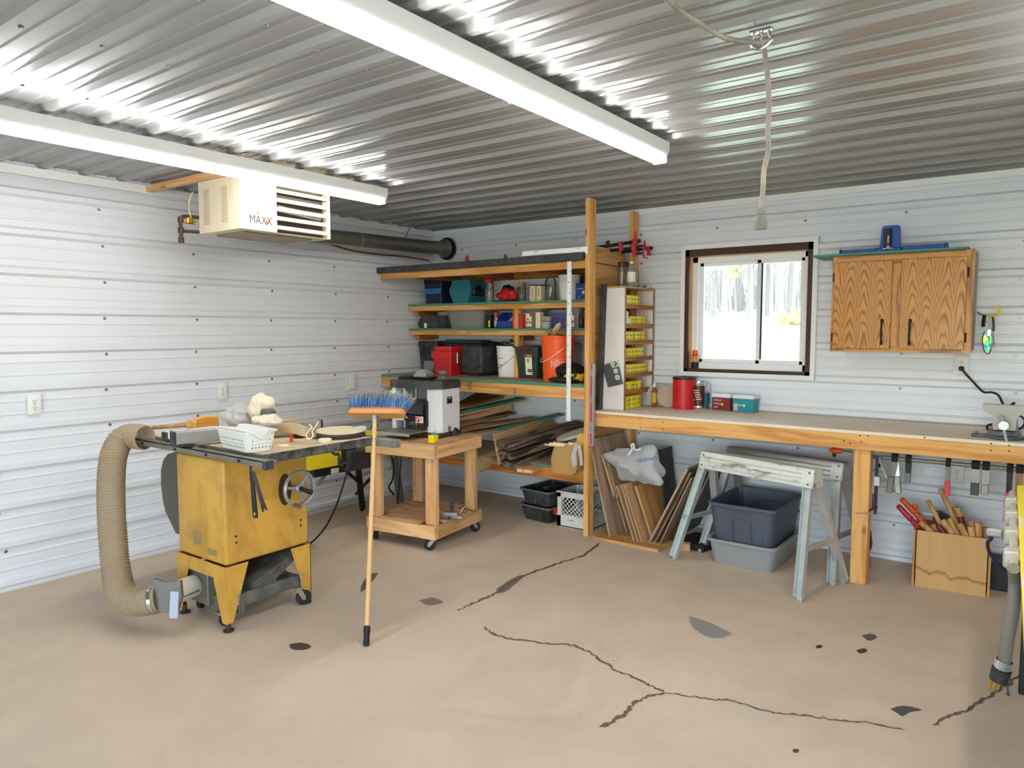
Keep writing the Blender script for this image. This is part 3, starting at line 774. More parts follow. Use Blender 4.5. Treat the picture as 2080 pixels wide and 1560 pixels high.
text('SELF\nDRILL', .018, M['white_paint'], t, frame((-.015, -.0306, h*.5), (0, 0, 1), (-1, 0, 0))); MB().box((.012, -.0312, h*.5), (.03, -.0302, h*.85)).build('label', M['grey_plastic'], t)
def nutjar(label, pl, pr, pt, y):
    x0, x1, h = on(pl, pr, pt, y, ZT); w = (x1-x0)/2*.9
    t = thing('snack_jar', label, 'jar', ((x0+x1)/2, y+w*.8, ZT), .1, 'square jars with nut labels')
    MB().frustum((w*.9, w*.8), (w, w*.85), 0, h*.86, w*.25, top=True).build('jar_body', M['clear'], t)
    MB().frustum((w*1.04, w*.9), (w*1.0, w*.86), h*.86, h, w*.25, top=True).build('lid', M['milky_plastic'], t)
    lb = MB().box((-w*.95, -w*.86, h*.08), (-w*.05, -w*.85, h*.68)).build('label', M['paper'], t)
    MB().box((-w*.15-.01, -w*.866, h*.55), (-w*.05, -w*.86, h*.72)).build('label_corner', M['red'], lb)
    mb = MB(); R = random.Random(int(pl))
    for k in range(9): mb.lathe([(.0001, 0), (.009, .0), (.009, .001), (.0001, .001)], 8, frame((R.uniform(-w*.85, -w*.2), -w*.864, R.uniform(h*.15, h*.45)), (1, 0, 0), (0, 0, 1)))
    mb.build('printed_nuts', RAW['x'], lb)
    mb = MB(); R = random.Random(3)
    for k in range(40):
        p = Vector((R.uniform(-.8, .8)*w, R.uniform(-.7, .7)*w, R.uniform(.05, .6)*h)); d = Vector((R.gauss(0, 1), R.gauss(0, 1), R.gauss(0, 1))).normalized()*.02; mb.cyl(p-d, p+d, .003, n=5)
    mb.build('contents', M['dusty_steel'], t)['kind'] = 'stuff'
nutjar('square clear jar with a nut label, beside the red carton on the second shelf', 1061, 1099, 623, -.27)
nutjar('square clear jar with a nut label, right of the purple case on the second shelf', 1156, 1176, 620, -.29)
x0, x1, h = on(1087, 1096.5, 634, -.35, ZT); sbox('box_file', 'narrow upright cream box in front of the nut jar on the second shelf', 'box', x0, x1, -.345, ZT, h, M['cream'], .05)
for i, (pl, pr, b, tp_) in enumerate(((1097, 1114, 662, 653), (1099, 1114, 652, 643))):
    x0, x1, _ = on(pl, pr, tp_, -.35, ZT); z0 = X(pl, b, y=-.35).z if i else ZT; h = X(pl, tp_, y=-.35).z-z0; w = (x1-x0)/2
    t = thing('food_container', ('lower' if i == 0 else 'upper')+' one of two small stacked white food containers on the second shelf', 'container', ((x0+x1)/2, -.315, z0+.001*i), 0, 'stacked food containers')
    MB().frustum((w*.8, .022), (w*.9, .026), 0, h*.75, .008).build('bowl', M['milky_plastic'], t); MB().frustum((w, .03), (w, .03), h*.75, h*.96, .008, top=True).build('lid', M['milky_plastic'], t)
    if i: MB().box((-w*.4, -.0262, h*.25), (w*.4, -.0245, h*.6)).build('label', RAW['x'], t)
x0, x1, h = on(1116, 1152, 635, -.28, ZT); w = (x1-x0)/2
t = thing('drill_case', 'purple plastic case behind the T-square blade on the second shelf', 'case', ((x0+x1)/2, -.18, ZT))
MB().frustum((w, .09), (w*1.02, .092), 0, h*.5, .015).build('base', M['purple'], t); MB().frustum((w*1.02, .092), (w*.94, .085), h*.5, h, .015, top=True).build('lid', M['purple'], t)
MB().box((-w*.3, -.10, h*.4), (-w*.05, -.09, h*.62), .003).box((w*.3, -.10, h*.4), (w*.55, -.09, h*.62), .003).build('latch', M['purple'], t)
x0, x1, h = on(1175, 1189, 628, -.32, ZT); t = thing('ear_defenders', 'dark ear defenders at the right end of the second shelf', 'ear defenders', ((x0+x1)/2, -.27, ZT))
for s in (-1, 1): MB().lathe([(.001, -.02), (.035, -.02), (.04, -.008), (.036, .012), (.001, .014)], 18, Tr(s*.028, 0, .045) @ Ry(PI/2*s)).build('cup', M['charcoal'], t)
MB().tube(arc([(-.03, 0, .07), (-.025, 0, h*.85), (0, 0, h), (.025, 0, h*.85), (.03, 0, .07)], 4), .006, 6).build('headband', M['black'], t)

# ---------------------------------------------------------------- deep shelf
ZT = Z4+.001
t = thing('storage_bin', 'tall black bin in the corner behind the red toolbox', 'bin', (.155, -.175, ZT)); w = .115
hb = X(855, 693, y=-.27).z-ZT
MB().frustum((w*.82, .09), (w*.98, .10), 0, hb*.84, .02).build('shell', M['blackd'], t); MB().frustum((w*1.04, .11), (w*1.0, .10), hb*.84, hb, .02, top=True).build('lid', M['blackd'], t)
t = thing('flat_case', 'flat dark case with a green top lying behind the red toolbox', 'case', (.50, -.115, ZT)); hh = X(890, 690, y=-.18).z-ZT
MB().box((-.2, -.08, 0), (.24, .08, hh-.03), .006).build('body', M['navy'], t); MB().box((-.2, -.08, hh-.029), (.2, .08, hh), .004).build('lid', M['green_bin'], t)
# red toolbox, turned so a short end faces the room
p0 = X(867, 762, z=ZT); t = thing('toolbox', 'red plastic toolbox with a chrome latch on the deep shelf', 'toolbox', (p0.x+.085+.02, -.33, ZT), .0)
hr = X(890, 703, y=-.45).z-ZT; hr = min(hr, .25)
MB().frustum((.098, .16), (.104, .165), 0, hr*.60, .012).build('base', M['red'], t)
MB().frustum((.116, .178), (.116, .178), hr*.58, hr*.82, .014, bottom=False).frustum((.116, .178), (.098, .16), hr*.82, hr*.84, .014, bottom=False).frustum((.098, .16), (.094, .155), hr*.84, hr, .014, top=True, bottom=False).build('lid', M['red'], t)
MB().box((.104, -.10, hr*.40), (.122, -.07, hr*.80), .004).build('latch', M['chrome'], t)
p1 = X(936, 762, z=ZT)
t = thing('tool_case', 'black moulded tool case standing between the red toolbox and the white pail', 'case', (.800, -.235, ZT), -.12); hc = X(960, 703, y=-.38).z-ZT
MB().frustum((.095, .15), (.13, .17), 0, .03, .03).frustum((.13, .17), (.13, .17), .03, hc*.93, .03, bottom=False).frustum((.13, .17), (.115, .15), hc*.93, hc, .03, bottom=False, top=True).build('shell', M['charcoal'], t)
mb = MB(); mb.box((-.03, -.178, hc*.3), (.05, -.165, hc*.85), .006); mb.tube([(-.13, -.172, hc*.32), (-.05, -.174, hc*.3), (-.01, -.176, hc*.22), (.05, -.176, hc*.24), (.13, -.172, hc*.36)], .006, 6); mb.build('moulded_rib', M['charcoal'], t)
MB().tube([(-.05, 0, hc), (-.045, 0, hc+.035), (.045, 0, hc+.035), (.05, 0, hc)], .010, 8).build('handle', M['black'], t)
o = lump(.085, .05, .022, 21, .3).build('black_cable', M['black']); tag(o, 'small heap of black cable on top of the black tool case', 'cable'); o.location = Vector((.90, -.25, ZT+hc-.004))
# white pail
cx = X(1018, 764, y=-.40).x; hp = X(1018, 703, y=-.36).z-ZT; hp = min(hp, .262)
pw = pail('bucket', 'white plastic pail with a wire handle and stained side, full of odds and ends', (cx+.005, -.285, ZT), .112, hp, M['white_plastic'], (hp*.74, hp*.86), M['steel'], hp*.70)
lb = MB()
lb.grid(lambda u, v: Vector((.1075*math.cos(-2.1+.62*u), .1075*math.sin(-2.1+.62*u), hp*(.38+.24*v))), 6, 1); lb = lb.build('label', M['paper'], pw)
mb = MB()
for v in (.385, .60): mb.grid(lambda u, q: Vector((.109*math.cos(-2.1+.62*u), .109*math.sin(-2.1+.62*u), hp*(v+.015*q))), 6, 1)
mb.build('label_stripe', M['ink'], lb)
R = random.Random(8)
for i in range(7):
    a = i*.9; o = MB().tube(arc([(-.05, 0, 0), (-.02, .01, .02), (.02, -.01, .025), (.055, .0, .0)], 4), R.uniform(.008, .014), 7).build('hose_fitting', [M['charcoal'], M['galv'], M['green_bin'], M['navy']][i % 4])
    o.location = (cx+R.uniform(-.03, .03), -.285+R.uniform(-.03, .03), ZT+hp-.018+.005*i); o.rotation_euler = (R.uniform(-.3, .3), R.uniform(-.3, .3), a)
    tag(o, 'one of the dark hose fittings heaped in the top of the white pail', 'fitting', 'fittings in the white pail')
# green tote with red handle
xa = X(1040, 706, y=-.40).x; xb = X(1086, 706, y=-.40).x; hg = X(1062, 704, y=-.40).z-ZT
t = tub('storage_bin', 'dark green tote with red handles and a long white label on the deep shelf', 'bin', ((xa+xb)/2+.02, -.23, ZT), ((xb-xa)*.40, .14), ((xb-xa)*.52, .165), hg, M['green_bin'], 0, .02, .012)
MB().box((-.05, -.184, hg-.026), (.055, -.164, hg+.004), .005).build('handle', M['maroon'], t)
s = math.atan2((xb-xa)*.12, hg)
LB = frame((.03, -.150-.012, hg*.45), (1, 0, 0), (0, -.10, 1)) 
lb = MB(); lb.box((-.033, -.088, 0), (.033, .078, .002), M=LB); lb = lb.build('label', M['paper'], t)
MB().box((-.031, .055, .002), (.031, .077, .003), M=LB).build('label_band', M['red'], lb); MB().box((-.018, .015, .002), (.008, .045, .003), M=LB).build('label_mark', plain('leaf_green', '7fc24a', .6), lb); MB().box((-.012, -.065, .002), (.032, -.040, .003), M=LB).build('label_band', M['ink'], lb)
text('TOTE', .014, M['white_paint'], lb, LB @ Tr(.005, .066, .0035)); text('LOCKER', .010, M['white_paint'], lb, LB @ Tr(.010, -.0525, .0035)); text('12 GAL', .008, M['ink'], lb, LB @ Tr(.018, -.078, .0025))
t = thing('clear_bag', 'clear plastic tray behind the green tote', 'tray', (1.56, -.10, ZT)); MB().box((-.14, -.06, 0), (.12, .05, .29), .01).build('body', M['clear'], t)
# orange bucket
pc = X(1117, 776, z=ZT); oc = Vector((pc.x-.012, pc.y+.130, ZT)); ho = X(1112, 682, y=pc.y+.03).z-ZT
ob = pail('bucket', 'orange plastic bucket with a white square logo, holding a rag and wood shavings', oc, .128, ho, M['orange'], (ho*.71, ho*.78, ho*.92), M['white_plastic'], ho*.74)
# logo: white outlined square with slanting stencil letters, wrapped on the front of the bucket
aim = math.atan2(CAM.y-oc.y, CAM.x-oc.x)
def onb(u, v, off=.0012):
    z = ho*(.36+v); r = .128*(.87+.13*z/ho)+off; a = aim+.12+u/.118; return Vector((r*math.cos(a), r*math.sin(a), z))
mb = MB()
for (u0, v0, u1, v1) in ((-.066, -.068, -.063, .132), (.063, -.068, .066, .132), (-.066, .129, .066, .132), (-.066, -.068, .066, -.065)):
    mb.grid(lambda a, b: onb(u0+(u1-u0)*a, v0+(v1-v0)*b), 8, 2)
mb.build('logo_border', M['white_paint'], ob)
for ln, dv in (('THE', .062), ('HOME', .022), ('DEPOT', -.02)):
    o = text(ln, .042, M['white_paint'], ob, Matrix(), 'logo_letters', False, 0)
    bm = bmesh.new(); bm.from_mesh(o.data); bmesh.ops.subdivide_edges(bm, edges=bm.edges, cuts=1)
    for v in bm.verts:
        q = Rz(.62) @ Vector((v.co.x, v.co.y, 0)); q = q+Vector((-dv*.58, dv*.81, 0)); v.co = onb(q.x, q.y/ho*.27*3.6*ho/ .99*.27/.27*.30/.30*1.0+.03, .0016) if False else onb(q.x, q.y+.03-.0, .0016)
    bm.to_mesh(o.data); bm.free()
o = MB().tube([(-.07, 0, -.06), (-.03, 0, .0), (.01, .0, .06), (.03, .0, .085)], [.022, .026, .024, .012], 10).build('grey_rag', M['canvas_tan']); tag(o, 'grey cloth rag sticking out of the orange bucket', 'rag'); o.location = oc+Vector((-.02, -.02, ho-.06)); 
mb = MB(); R = random.Random(4)
for k in range(130):
    a = R.uniform(0, 6.28); q = .105*math.sqrt(R.random()); p = Vector((q*math.cos(a), q*math.sin(a), R.uniform(-.02, .03))); d = Vector((R.gauss(0, 1), R.gauss(0, 1), R.gauss(0, .5))).normalized()*.02
    mb.tube([p-d, p+Vector((0, 0, .006)), p+d], .003, 4)
o = mb.build('wood_shavings', RAW['x']); tag(o, 'heap of wood shavings filling the top of the orange bucket', 'shavings', None, 'stuff'); o.location = oc+Vector((.02, 0, ho-.035))
# black and yellow tool bag
t = thing('tool_bag', 'black and yellow canvas tool bag lying on the deep shelf beside the orange bucket', 'bag', (1.90, -.575, ZT))
mb = lump(.125, .10, .075, 9, .12); mb.build('bag_body', M['black'], t)
mb = lump(.075, .085, .040, 12, .10); mb.bm.transform(Tr(.04, -.025, .012)); mb.build('yellow_panel', plain('bag_yellow', 'e8b81a', .7), t)
mb = lump(.13, .045, .022, 14, .08); mb.bm.transform(Tr(-.03, -.07, .0)); mb.build('rolled_edge', M['black'], t)
MB().tube(arc([(-.05, -.075, .07), (-.04, -.10, .05), (.03, -.115, .035), (.09, -.10, .055), (.08, -.08, .10)], 5), .010, 7).build('carry_strap', M['black'], t)
t = thing('vacuum_nozzle', 'grey funnel-shaped vacuum nozzle standing behind the tool bag', 'nozzle', (2.03, -.36, ZT))
MB().lathe([(.05, 0), (.045, .06), (.075, .22), (.08, .29), (.07, .30), (.02, .34)], 18).build('cone', M['grey_plastic'], t); MB().cyl((0, -.02, .34), (0, -.02, .37), .03, n=14).build('cap', M['black'], t)

# ---------------------------------------------------------------- bar clamps lying on the top shelf
def pipe_clamp(p0, p1, label, heads, r=.0125, tail=False):
    p0, p1 = Vector(p0), Vector(p1); d = (p1-p0).normalized()
    t = thing('pipe_clamp', label, 'clamp', p0, 0, 'red-headed pipe clamps on the top shelf')
    MB().cyl((0, 0, 0), p1-p0, r, n=10).build('pipe', M['black'], t)
    for f, kind in heads:
        c = (p1-p0)*f; Mx = frame(c, d, (0, 1, 0)); mb = MB()
        if kind == 'screw':
            mb.box((-.02, -.020, -.020), (.02, .020, .022), .006, M=Mx); mb.box((-.012, -.012, -.062), (.016, .012, -.015), .005, M=Mx); mb.prism([(-.012, .015), (.014, .015), (.010, .07), (.0, .075)], .016, Mx @ Tr(0, .008, 0) @ Rx(PI/2) )
            h = mb.build('head', M['clamp_red'], t)
            MB().cyl(Mx @ Vector((.015, 0, -.04)), Mx @ Vector((.075, 0, -.04)), .007, n=8).build('screw_rod', M['black'], h)
            MB().tube([Mx @ Vector((.070, 0, -.005)), Mx @ Vector((.070, 0, -.075)), Mx @ Vector((.10, 0, -.078))], .007, 7).build('crank', M['clamp_red'], h)
        elif kind == 'tail':
            mb.box((-.016, -.018, -.018), (.016, .018, .02), .005, M=Mx); mb.prism([(-.02, .012), (.02, .012), (.006, .075), (-.008, .07)], .016, Mx @ Tr(0, .008, 0) @ Rx(PI/2)); mb.build('sliding_jaw', M['clamp_red'], t)
        else:
            mb.box((-.014, -.016, -.052), (.014, .016, .018), .005, M=Mx); mb.build('sliding_jaw', M['clamp_red'], t)
    return t
Zp = 2.012+.0135
pipe_clamp((.21, -.60, Zp), (2.30, -.30, 2.105), 'black pipe clamp on the top shelf with a red jaw near its left third', [(.30, 'tail'), (.985, 'screw')])
pipe_clamp((.95, -.42, Zp), (2.27, -.20, 2.17), 'black pipe clamp slanting up to the rear post, its red head against the post', [(.15, 'tail'), (.97, 'screw')])
pipe_clamp((.80, -.50, Zp), (2.22, -.38, 2.135), 'black pipe clamp on the top shelf with a dark crank hanging beyond the side panel', [(.985, 'jaw')])
pipe_clamp((1.10, -.30, Zp), (2.33, -.12, 2.12), 'rearmost black pipe clamp on the top shelf', [(.975, 'jaw')])
# rusty C-clamp by the post
t = thing('bracket', 'small rusty bracket on top of the side panel beside the front post', 'bracket', (2.136, -.45, 2.1125)); MB().prism([(-.05, .0), (.05, 0), (.05, .018), (.0, .018), (-.01, .045), (-.05, .03)], .01, frame((0, 0, 0), (0, 1, 0), (0, 0, 1))).build('body', M['rust_pipe'], t)
# ================================================================ workbench along the back wall
ZB, YB = .918, -.648
wb = thing('workbench', 'long wall workbench with a plywood top, two-by-four front rail and a square post leg', 'workbench', (3.6, -.33, 0))
mb = MB()
mb.box((2.135, YB, ZB-.018), (5.9, .0, ZB)); 
def bench_top():
    t = NT('worn_bench_ply'); v = t.coord((1.2, 5, 5)); v2 = t.coord((1, 1, 1))
    c = t.mix(t.noise(v, 4, 5, .65), hx('efe2d0'), hx('dfc9ab'))
    c = t.mix(t.ramp(t.noise(v2, 2.6, 5, .65), [(.5, (0, 0, 0)), (.7, (.6,)*3)]), c, hx('f0e8dc'))
    c = t.mix(t.ramp(t.noise(t.coord((1, 2.5, 1)), 5, 4, .6), [(.66, (0, 0, 0)), (.74, (.6,)*3)]), c, hx('7b6a58'))
    t.set(Base__Color=c, Roughness=.6); return t.m
mb.build('bench_top', bench_top(), wb, W=True)
wpart('front_rail', PINE['x'], (2.135, YB, ZB-.110), (5.9, YB+.038, ZB-.0185), wb)
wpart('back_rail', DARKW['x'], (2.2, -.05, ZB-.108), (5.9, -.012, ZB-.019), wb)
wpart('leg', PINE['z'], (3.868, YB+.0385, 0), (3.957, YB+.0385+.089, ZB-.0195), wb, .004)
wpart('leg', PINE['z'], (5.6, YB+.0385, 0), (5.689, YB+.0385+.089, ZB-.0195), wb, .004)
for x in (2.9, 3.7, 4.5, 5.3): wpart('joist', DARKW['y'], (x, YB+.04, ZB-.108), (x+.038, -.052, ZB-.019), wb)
mb = MB()
for px, py in ((1300, 851), (1301, 868), (1346, 858), (1347, 872), (1714, 895), (1727, 900), (1747, 885), (1763, 885), (1750, 897), (1878, 889), (2013, 901), (2013, 915), (2050, 905), (2050, 916)):
    p = X(px, py, y=YB); mb.cyl((p.x, YB-.0008, p.z), (p.x, YB+.002, p.z), .0045, n=8)
mb.build('screw_hole', M['brown_paint'], wb, W=True)

# ---------------------------------------------------------------- cabinet of parts boxes, its open side to the right
px0, px1, py0, py1 = 2.100, 2.305, -.505, -.022
ZC = X(1268, 580, x=px1).z
pc = thing('parts_cabinet', 'tall particle-board parts cabinet standing on the left end of the workbench, open to the right', 'cabinet', ((px0+px1)/2, (py0+py1)/2, ZB+.0005))
MB().box((px0, py0, ZB+.0005), (px1-.004, py0+.016, ZC-.014), .001).build('side_panel', M['cardwhite'], pc, W=True)
MB().box((px0, py1-.016, ZB+.0005), (px1-.004, py1, ZC-.014), .001).build('side_panel', M['cardwhite'], pc, W=True)
mb = MB(); mb.box((px1-.004, py0, ZB+.0005), (px1+.001, py0+.017, ZC-.0145)); mb.box((px1-.004, py1-.017, ZB+.0005), (px1+.001, py1, ZC-.0145)); mb.build('raw_edge', M['particle'], pc, W=True)
wpart('top_board', RAW['y'], (px0-.012, py0-.006, ZC-.014), (px1+.006, py1+.006, ZC), pc)
wpart('back_panel', RAW['y'], (px0, py0+.016, ZB+.001), (px0+.006, py1-.016, ZC-.015), pc, 0)
rows = []
for a, b in ((617.6, 625.6), (658, 666), (692, 700), (726, 734), (760, 768), (793.5, 802.5)):
    za, zb = X(1270, a, x=px1).z, X(1270, b, x=px1).z; rows.append((za, zb))
    wpart('shelf_board', RAW['y'], (px0+.007, py0+.0165, zb), (px1-.012, py1-.0165, zb+.008), pc, 0)
    wpart('shelf_lip', DARKW['y'], (px1-.0115, py0+.0165, zb-.002), (px1-.002, py1-.0165, za), pc, .001)
rows.append((ZB+.012, ZB-.007))
YBOX = [plain('carton_yellow', 'f0d81c', .55), plain('carton_yellow_pale', 'f3e25a', .55), plain('carton_amber', 'e9c41a', .55)]
ords = 'first second third fourth fifth sixth seventh eighth ninth tenth'.split()
pat = ['yyyyy', 'wwyyyyy', 'yyyyyyyy', 'yyyyyyy', 'yyyyyyyy', 'yyLyy', 'yyyyyy']
kindbox = {}
R = random.Random(11)
def parts_box(c, w, h, col, label, grp):
    key = (round(w, 3), col)
    if key not in kindbox or kindbox[key][1] != round(h, 3):
        t = thing('parts_carton', label, 'carton', c, 0, grp); t2 = t
        MB().box((-.05, 0, 0), (.05, w, h), .0012).build('carton_body', col, t)
        mb = MB()
        for q, hh in ((.30, .2), (.62, .28)): mb.box((.0505, w*.28, h*q), (.0512, w*.72, h*(q+hh*.4)))
        mb.build('printed_mark', M['ink_grey'], t); kindbox[key] = (t, round(h, 3)); return t
    return dup(kindbox[key][0], c, label=label)
for r, (za, zb) in enumerate(rows):
    y = py0+.022; zf = zb+.0085; n = 0
    for k, ch in enumerate(pat[r]):
        w = .105 if ch == 'L' else [.040, .046, .052][R.randrange(3)] if ch == 'y' else .058
        if len(pat[r])*.05 > .40 and ch == 'y': w = .044 if k % 2 else .050
        hb = (.088, .078, .086, .085, .086, .082, .095)[r]
        rn = ords[r]+' row down' if r < 6 else 'bottom row'
        if ch == 'w':
            t = sbox('parts_carton', f'white carton, {ords[k]} from the white side panel, in the second row of the parts cabinet', 'carton', 0, .052, 0, 0, .062, M['white_plastic'], .10, 0, 'white cartons in the parts cabinet'); t.location = (px1-.075, y+.029, zf); t.rotation_euler = (0, 0, PI/2)
            n += 1
        else:
            m = YBOX[R.randrange(3)]
            parts_box((px1-.067-R.uniform(0, .008), y, zf), w, hb, m, f'yellow carton {ords[k]} from the white panel, {rn} in the parts cabinet', 'yellow cartons in the parts cabinet')
        y += w+.0015
    if r == 1:
        t = sbox('parts_carton', 'white carton stacked on top of the other two in the parts cabinet', 'carton', 0, .055, 0, 0, .05, M['white_plastic'], .10, 0, 'white cartons in the parts cabinet'); t.location = (px1-.075, py0+.075, zf+.0625); t.rotation_euler = (0, 0, PI/2+.1)
mb = MB(); R2 = random.Random(6)
o = lump(.03, .075, .018, 31, .25).build('sandpaper_stack', M['galv']); tag(o, 'small heap of grey sandpaper lying on the bottom row of yellow cartons', 'sandpaper'); o.location = Vector((px1-.07, py0+.12, rows[6][1]+.0085+.0955))
# template plate in a clear sleeve on the white panel
t = thing('template_plate', 'black router template in a clear sleeve hanging on the white side of the parts cabinet', 'template', X(1247, 785, y=py0), 0)
Mx = frame(X(1246, 760, y=py0-.003), (1, 0, .26), (-.26, 0, 1))
MB().prism([(-.065, -.085), (.06, -.085), (.06, .045), (.0, .045), (-.01, .085), (-.075, .08)], .003, Mx).build('plate', M['charcoal'], t, W=True)
mb = MB()
for a, b, r in ((.026, .018, .019), (.028, -.03, .021)): mb.lathe([(.001, 0), (r, 0), (r, .0012), (.001, .0012)], 20, Mx @ Tr(a, b, .003))
mb.build('hole', M['cardwhite'], t, W=True)
MB().box((-.072, -.092, .0045), (.068, .092, .0052), M=Mx).build('sleeve', M['pane'], t, W=True)
MB().tube([Mx @ Vector((.03, .055, .004)), Mx @ Vector((.045, .07, .006)), Mx @ Vector((.035, .085, .004))], .004, 6).build('clip', M['black'], t, W=True)
# dark strip standing between the post and the cabinet, and the red level
mb = MB(); a = X(1229, 577, y=-.535); Mx = frame((2.118, -.54, ZB+.001), (.96, -.1, .06), (0, 1, 0))
o = MB().box((-.012, 0, 0), (.012, .055, a.z-ZB), .001, M=Tr(2.118, -.56, ZB+.001) @ Ry(.03)).build('trim_strip', M['charcoal']); tag(o, 'long dark strip standing upright between the shelving post and the parts cabinet', 'strip')
lv = thing('spirit_level', 'silver spirit level with red stripes hanging upright on the shelving post', 'level', (2.135, -.68, .665))
za, zb = X(1208, 739, y=-.685).z, X(1213, 907, y=-.69).z
MB().box((2.131, -.716, zb), (2.172, -.694, za), .002).build('rail', M['galv'], lv, W=True)
mb = MB(); L = za-zb
for a, b in ((.02, .16), (.30, .54), (.60, .86), (.93, .99)): mb.box((2.146, -.7172, zb+L*a), (2.158, -.7162, zb+L*b))
mb.build('red_stripe', M['clamp_red'], lv, W=True)
mb = MB()
for f in (.22, .57, .89): mb.cyl((2.152, -.7145, zb+L*f-.02), (2.152, -.7145, zb+L*f+.02), .006, n=10)
mb.build('vial', M['clear'], lv, W=True)
MB().box((2.130, -.718, zb-.006), (2.174, -.692, zb+.002), .002).build('end_cap', M['clamp_red'], lv, W=True)
# jars on top of the parts cabinet
def jar_at(name, pl, pr, pt, y, label, lidm, **k):
    x0, x1, h = on(pl, pr, pt, y, ZC+.001); return lidjar(name, label, 'jar', x0, x1, y, ZC+.001, h, lidm, **k)
jar_at('glass_jar', 1254, 1273, 532, -.33, 'clear glass jar with a red lid, left one on top of the parts cabinet', M['maroon'])
jar_at('glass_jar', 1268, 1288, 533, -.22, 'red-lidded clear glass jar standing behind the bottle on top of the parts cabinet', M['maroon'])
x0, x1, h = on(1272, 1291, 535, -.31, ZC+.001); r = (x1-x0)*.4
t = thing('plastic_bottle', 'clear bottle with a pale label on top of the parts cabinet', 'bottle', ((x0+x1)/2+.02, -.34, ZC+.001)); MB().lathe([(r*.95, 0), (r, .005), (r, h*.7), (r*.4, h*.92), (r*.4, h)], 20).build('bottle_body', M['clear'], t); MB().lathe([(r*1.02, h*.2), (r*1.02, h*.62)], 20, cap=False).build('label', M['paper'], t); MB().lathe([(r*.45, h*.97), (r*.45, h*1.05), (.001, h*1.05)], 14).build('cap', M['white_plastic'], t)
x0, x1, h = on(1289, 1298, 548, -.25, ZC+.001); lidjar('glass_jar', 'slim open glass jar at the right of the jars on top of the parts cabinet', 'jar', x0, x1, -.25, ZC+.001, h, None, lid=.02)
for i in range(2):
    o = lump(.014, .012, .014, 60+i, .3).build('crystal_stopper', M['jar']); tag(o, ('larger' if i == 0 else 'smaller')+' of two little glass stoppers beside the slim jar on the parts cabinet', 'stopper', 'glass stoppers'); o.location = Vector((px0+.13+.03*i, -.16+.06*i, ZC+.0005))
t = sbox('matchbox', 'tiny dark red and white box on top of the parts cabinet', 'box', 0, .045, 0, ZC+.001, .022, M['maroon'], .03); t.location = (px0+.15, -.055, ZC+.001); MB().box((.002, -.0155, .001), (.0228, .0155, .0225)).build('label', M['white_plastic'], t)

# ---------------------------------------------------------------- things on the bench
def cyl_on(pl, pr, pb, pt, z=ZB):
    p = X((pl+pr)/2, pb, z=z+.001); dep = (p-CAM).dot(_f); r = (pr-pl)*dep/FPX/2; d = Vector((CAM.x-p.x, CAM.y-p.y, 0)).normalized()
    c = p-d*r; c.y = min(c.y, -r-.02); return c, r, X((pl+pr)/2, pt, y=c.y).z-z
c, r, h = cyl_on(1366, 1412, 832, 766)
t = thing('coffee_canister', 'red plastic coffee canister with a black lid on the workbench', 'canister', (c.x, c.y, ZB+.001)); hb = h*.93
mb = MB(); n = 40; a0 = math.atan2(CAM.y-c.y, CAM.x-c.x)
def can_r(z, k):
    a = 2*PI*k/n; q = r
    for s in (-.95, .95):
        d = (a-a0-s+PI) % (2*PI)-PI
        if abs(d) < .30 and hb*.28 < z < hb*.72: q = r*.88
    return Vector((q*math.cos(a), q*math.sin(a), z))
mb.loft([[can_r(z, k) for k in range(n)] for z in (0, hb*.02, hb*.27, hb*.30, hb*.66, hb*.73, hb*.97, hb)]); mb.build('canister_body', M['red'], t, smooth=40)
MB().lathe([(r*.98, hb), (r*1.03, hb+.001), (r*1.03, h-.002), (r*.95, h), (r*.9, h-.004)], 32).build('lid', M['black'], t)
LBL = plain('brown_label', '4a1f26', .35); DRK = plain('dark_label', '2b1a1d', .3)
def tin(label, pl, pr, pb, pt, m, grp=None):
    c, r, h = cyl_on(pl, pr, pb, pt); t = thing('paint_can', label, 'can', (c.x, c.y, ZB+.001), 0, grp)
    MB().lathe([(r*.97, 0), (r, .004), (r, h*.12), (r*.985, h*.13), (r*.985, h*.86), (r, h*.87), (r, h), (r*.92, h), (r*.9, h-.006)], 32).build('can_body', M['chrome'], t)
    MB().lathe([(r*.992, h*.10), (r*.992, h*.85)], 32, cap=False).build('label', m, t)
    a = math.atan2(CAM.y-c.y, CAM.x-c.x); mb = MB()
    for q in range(5):
        z = h*(.35+.08*q); mb.grid(lambda u, v: Vector((r*1.0*math.cos(a-.4+.8*u-.1*q % 3), r*math.sin(a-.4+.8*u-.1*q % 3), z+.006*v)), 6, 1)
    mb.build('label_print', M['cream'], t); mb = MB(); mb.grid(lambda u, v: Vector((r*1.0*math.cos(a-1.0+.35*u), r*math.sin(a-1.0+.35*u), h*(.18+.18*v))), 4, 1); mb.build('barcode', M['paper'], t)
    return c
tin('dark red and steel paint can right beside the red canister', 1411, 1440, 830, 775, LBL)
c, r, h = cyl_on(1434, 1449, 826, 776); t = thing('paint_can', 'narrow steel can half hidden behind the dark red paint can', 'can', (c.x+.02, c.y, ZB+.001)); MB().lathe([(.045, 0), (.045, h), (.04, h)], 24).build('can_body', M['chrome'], t); MB().lathe([(.0455, h*.1), (.0455, h*.6)], 24, cap=False).build('label', M['teal'], t)
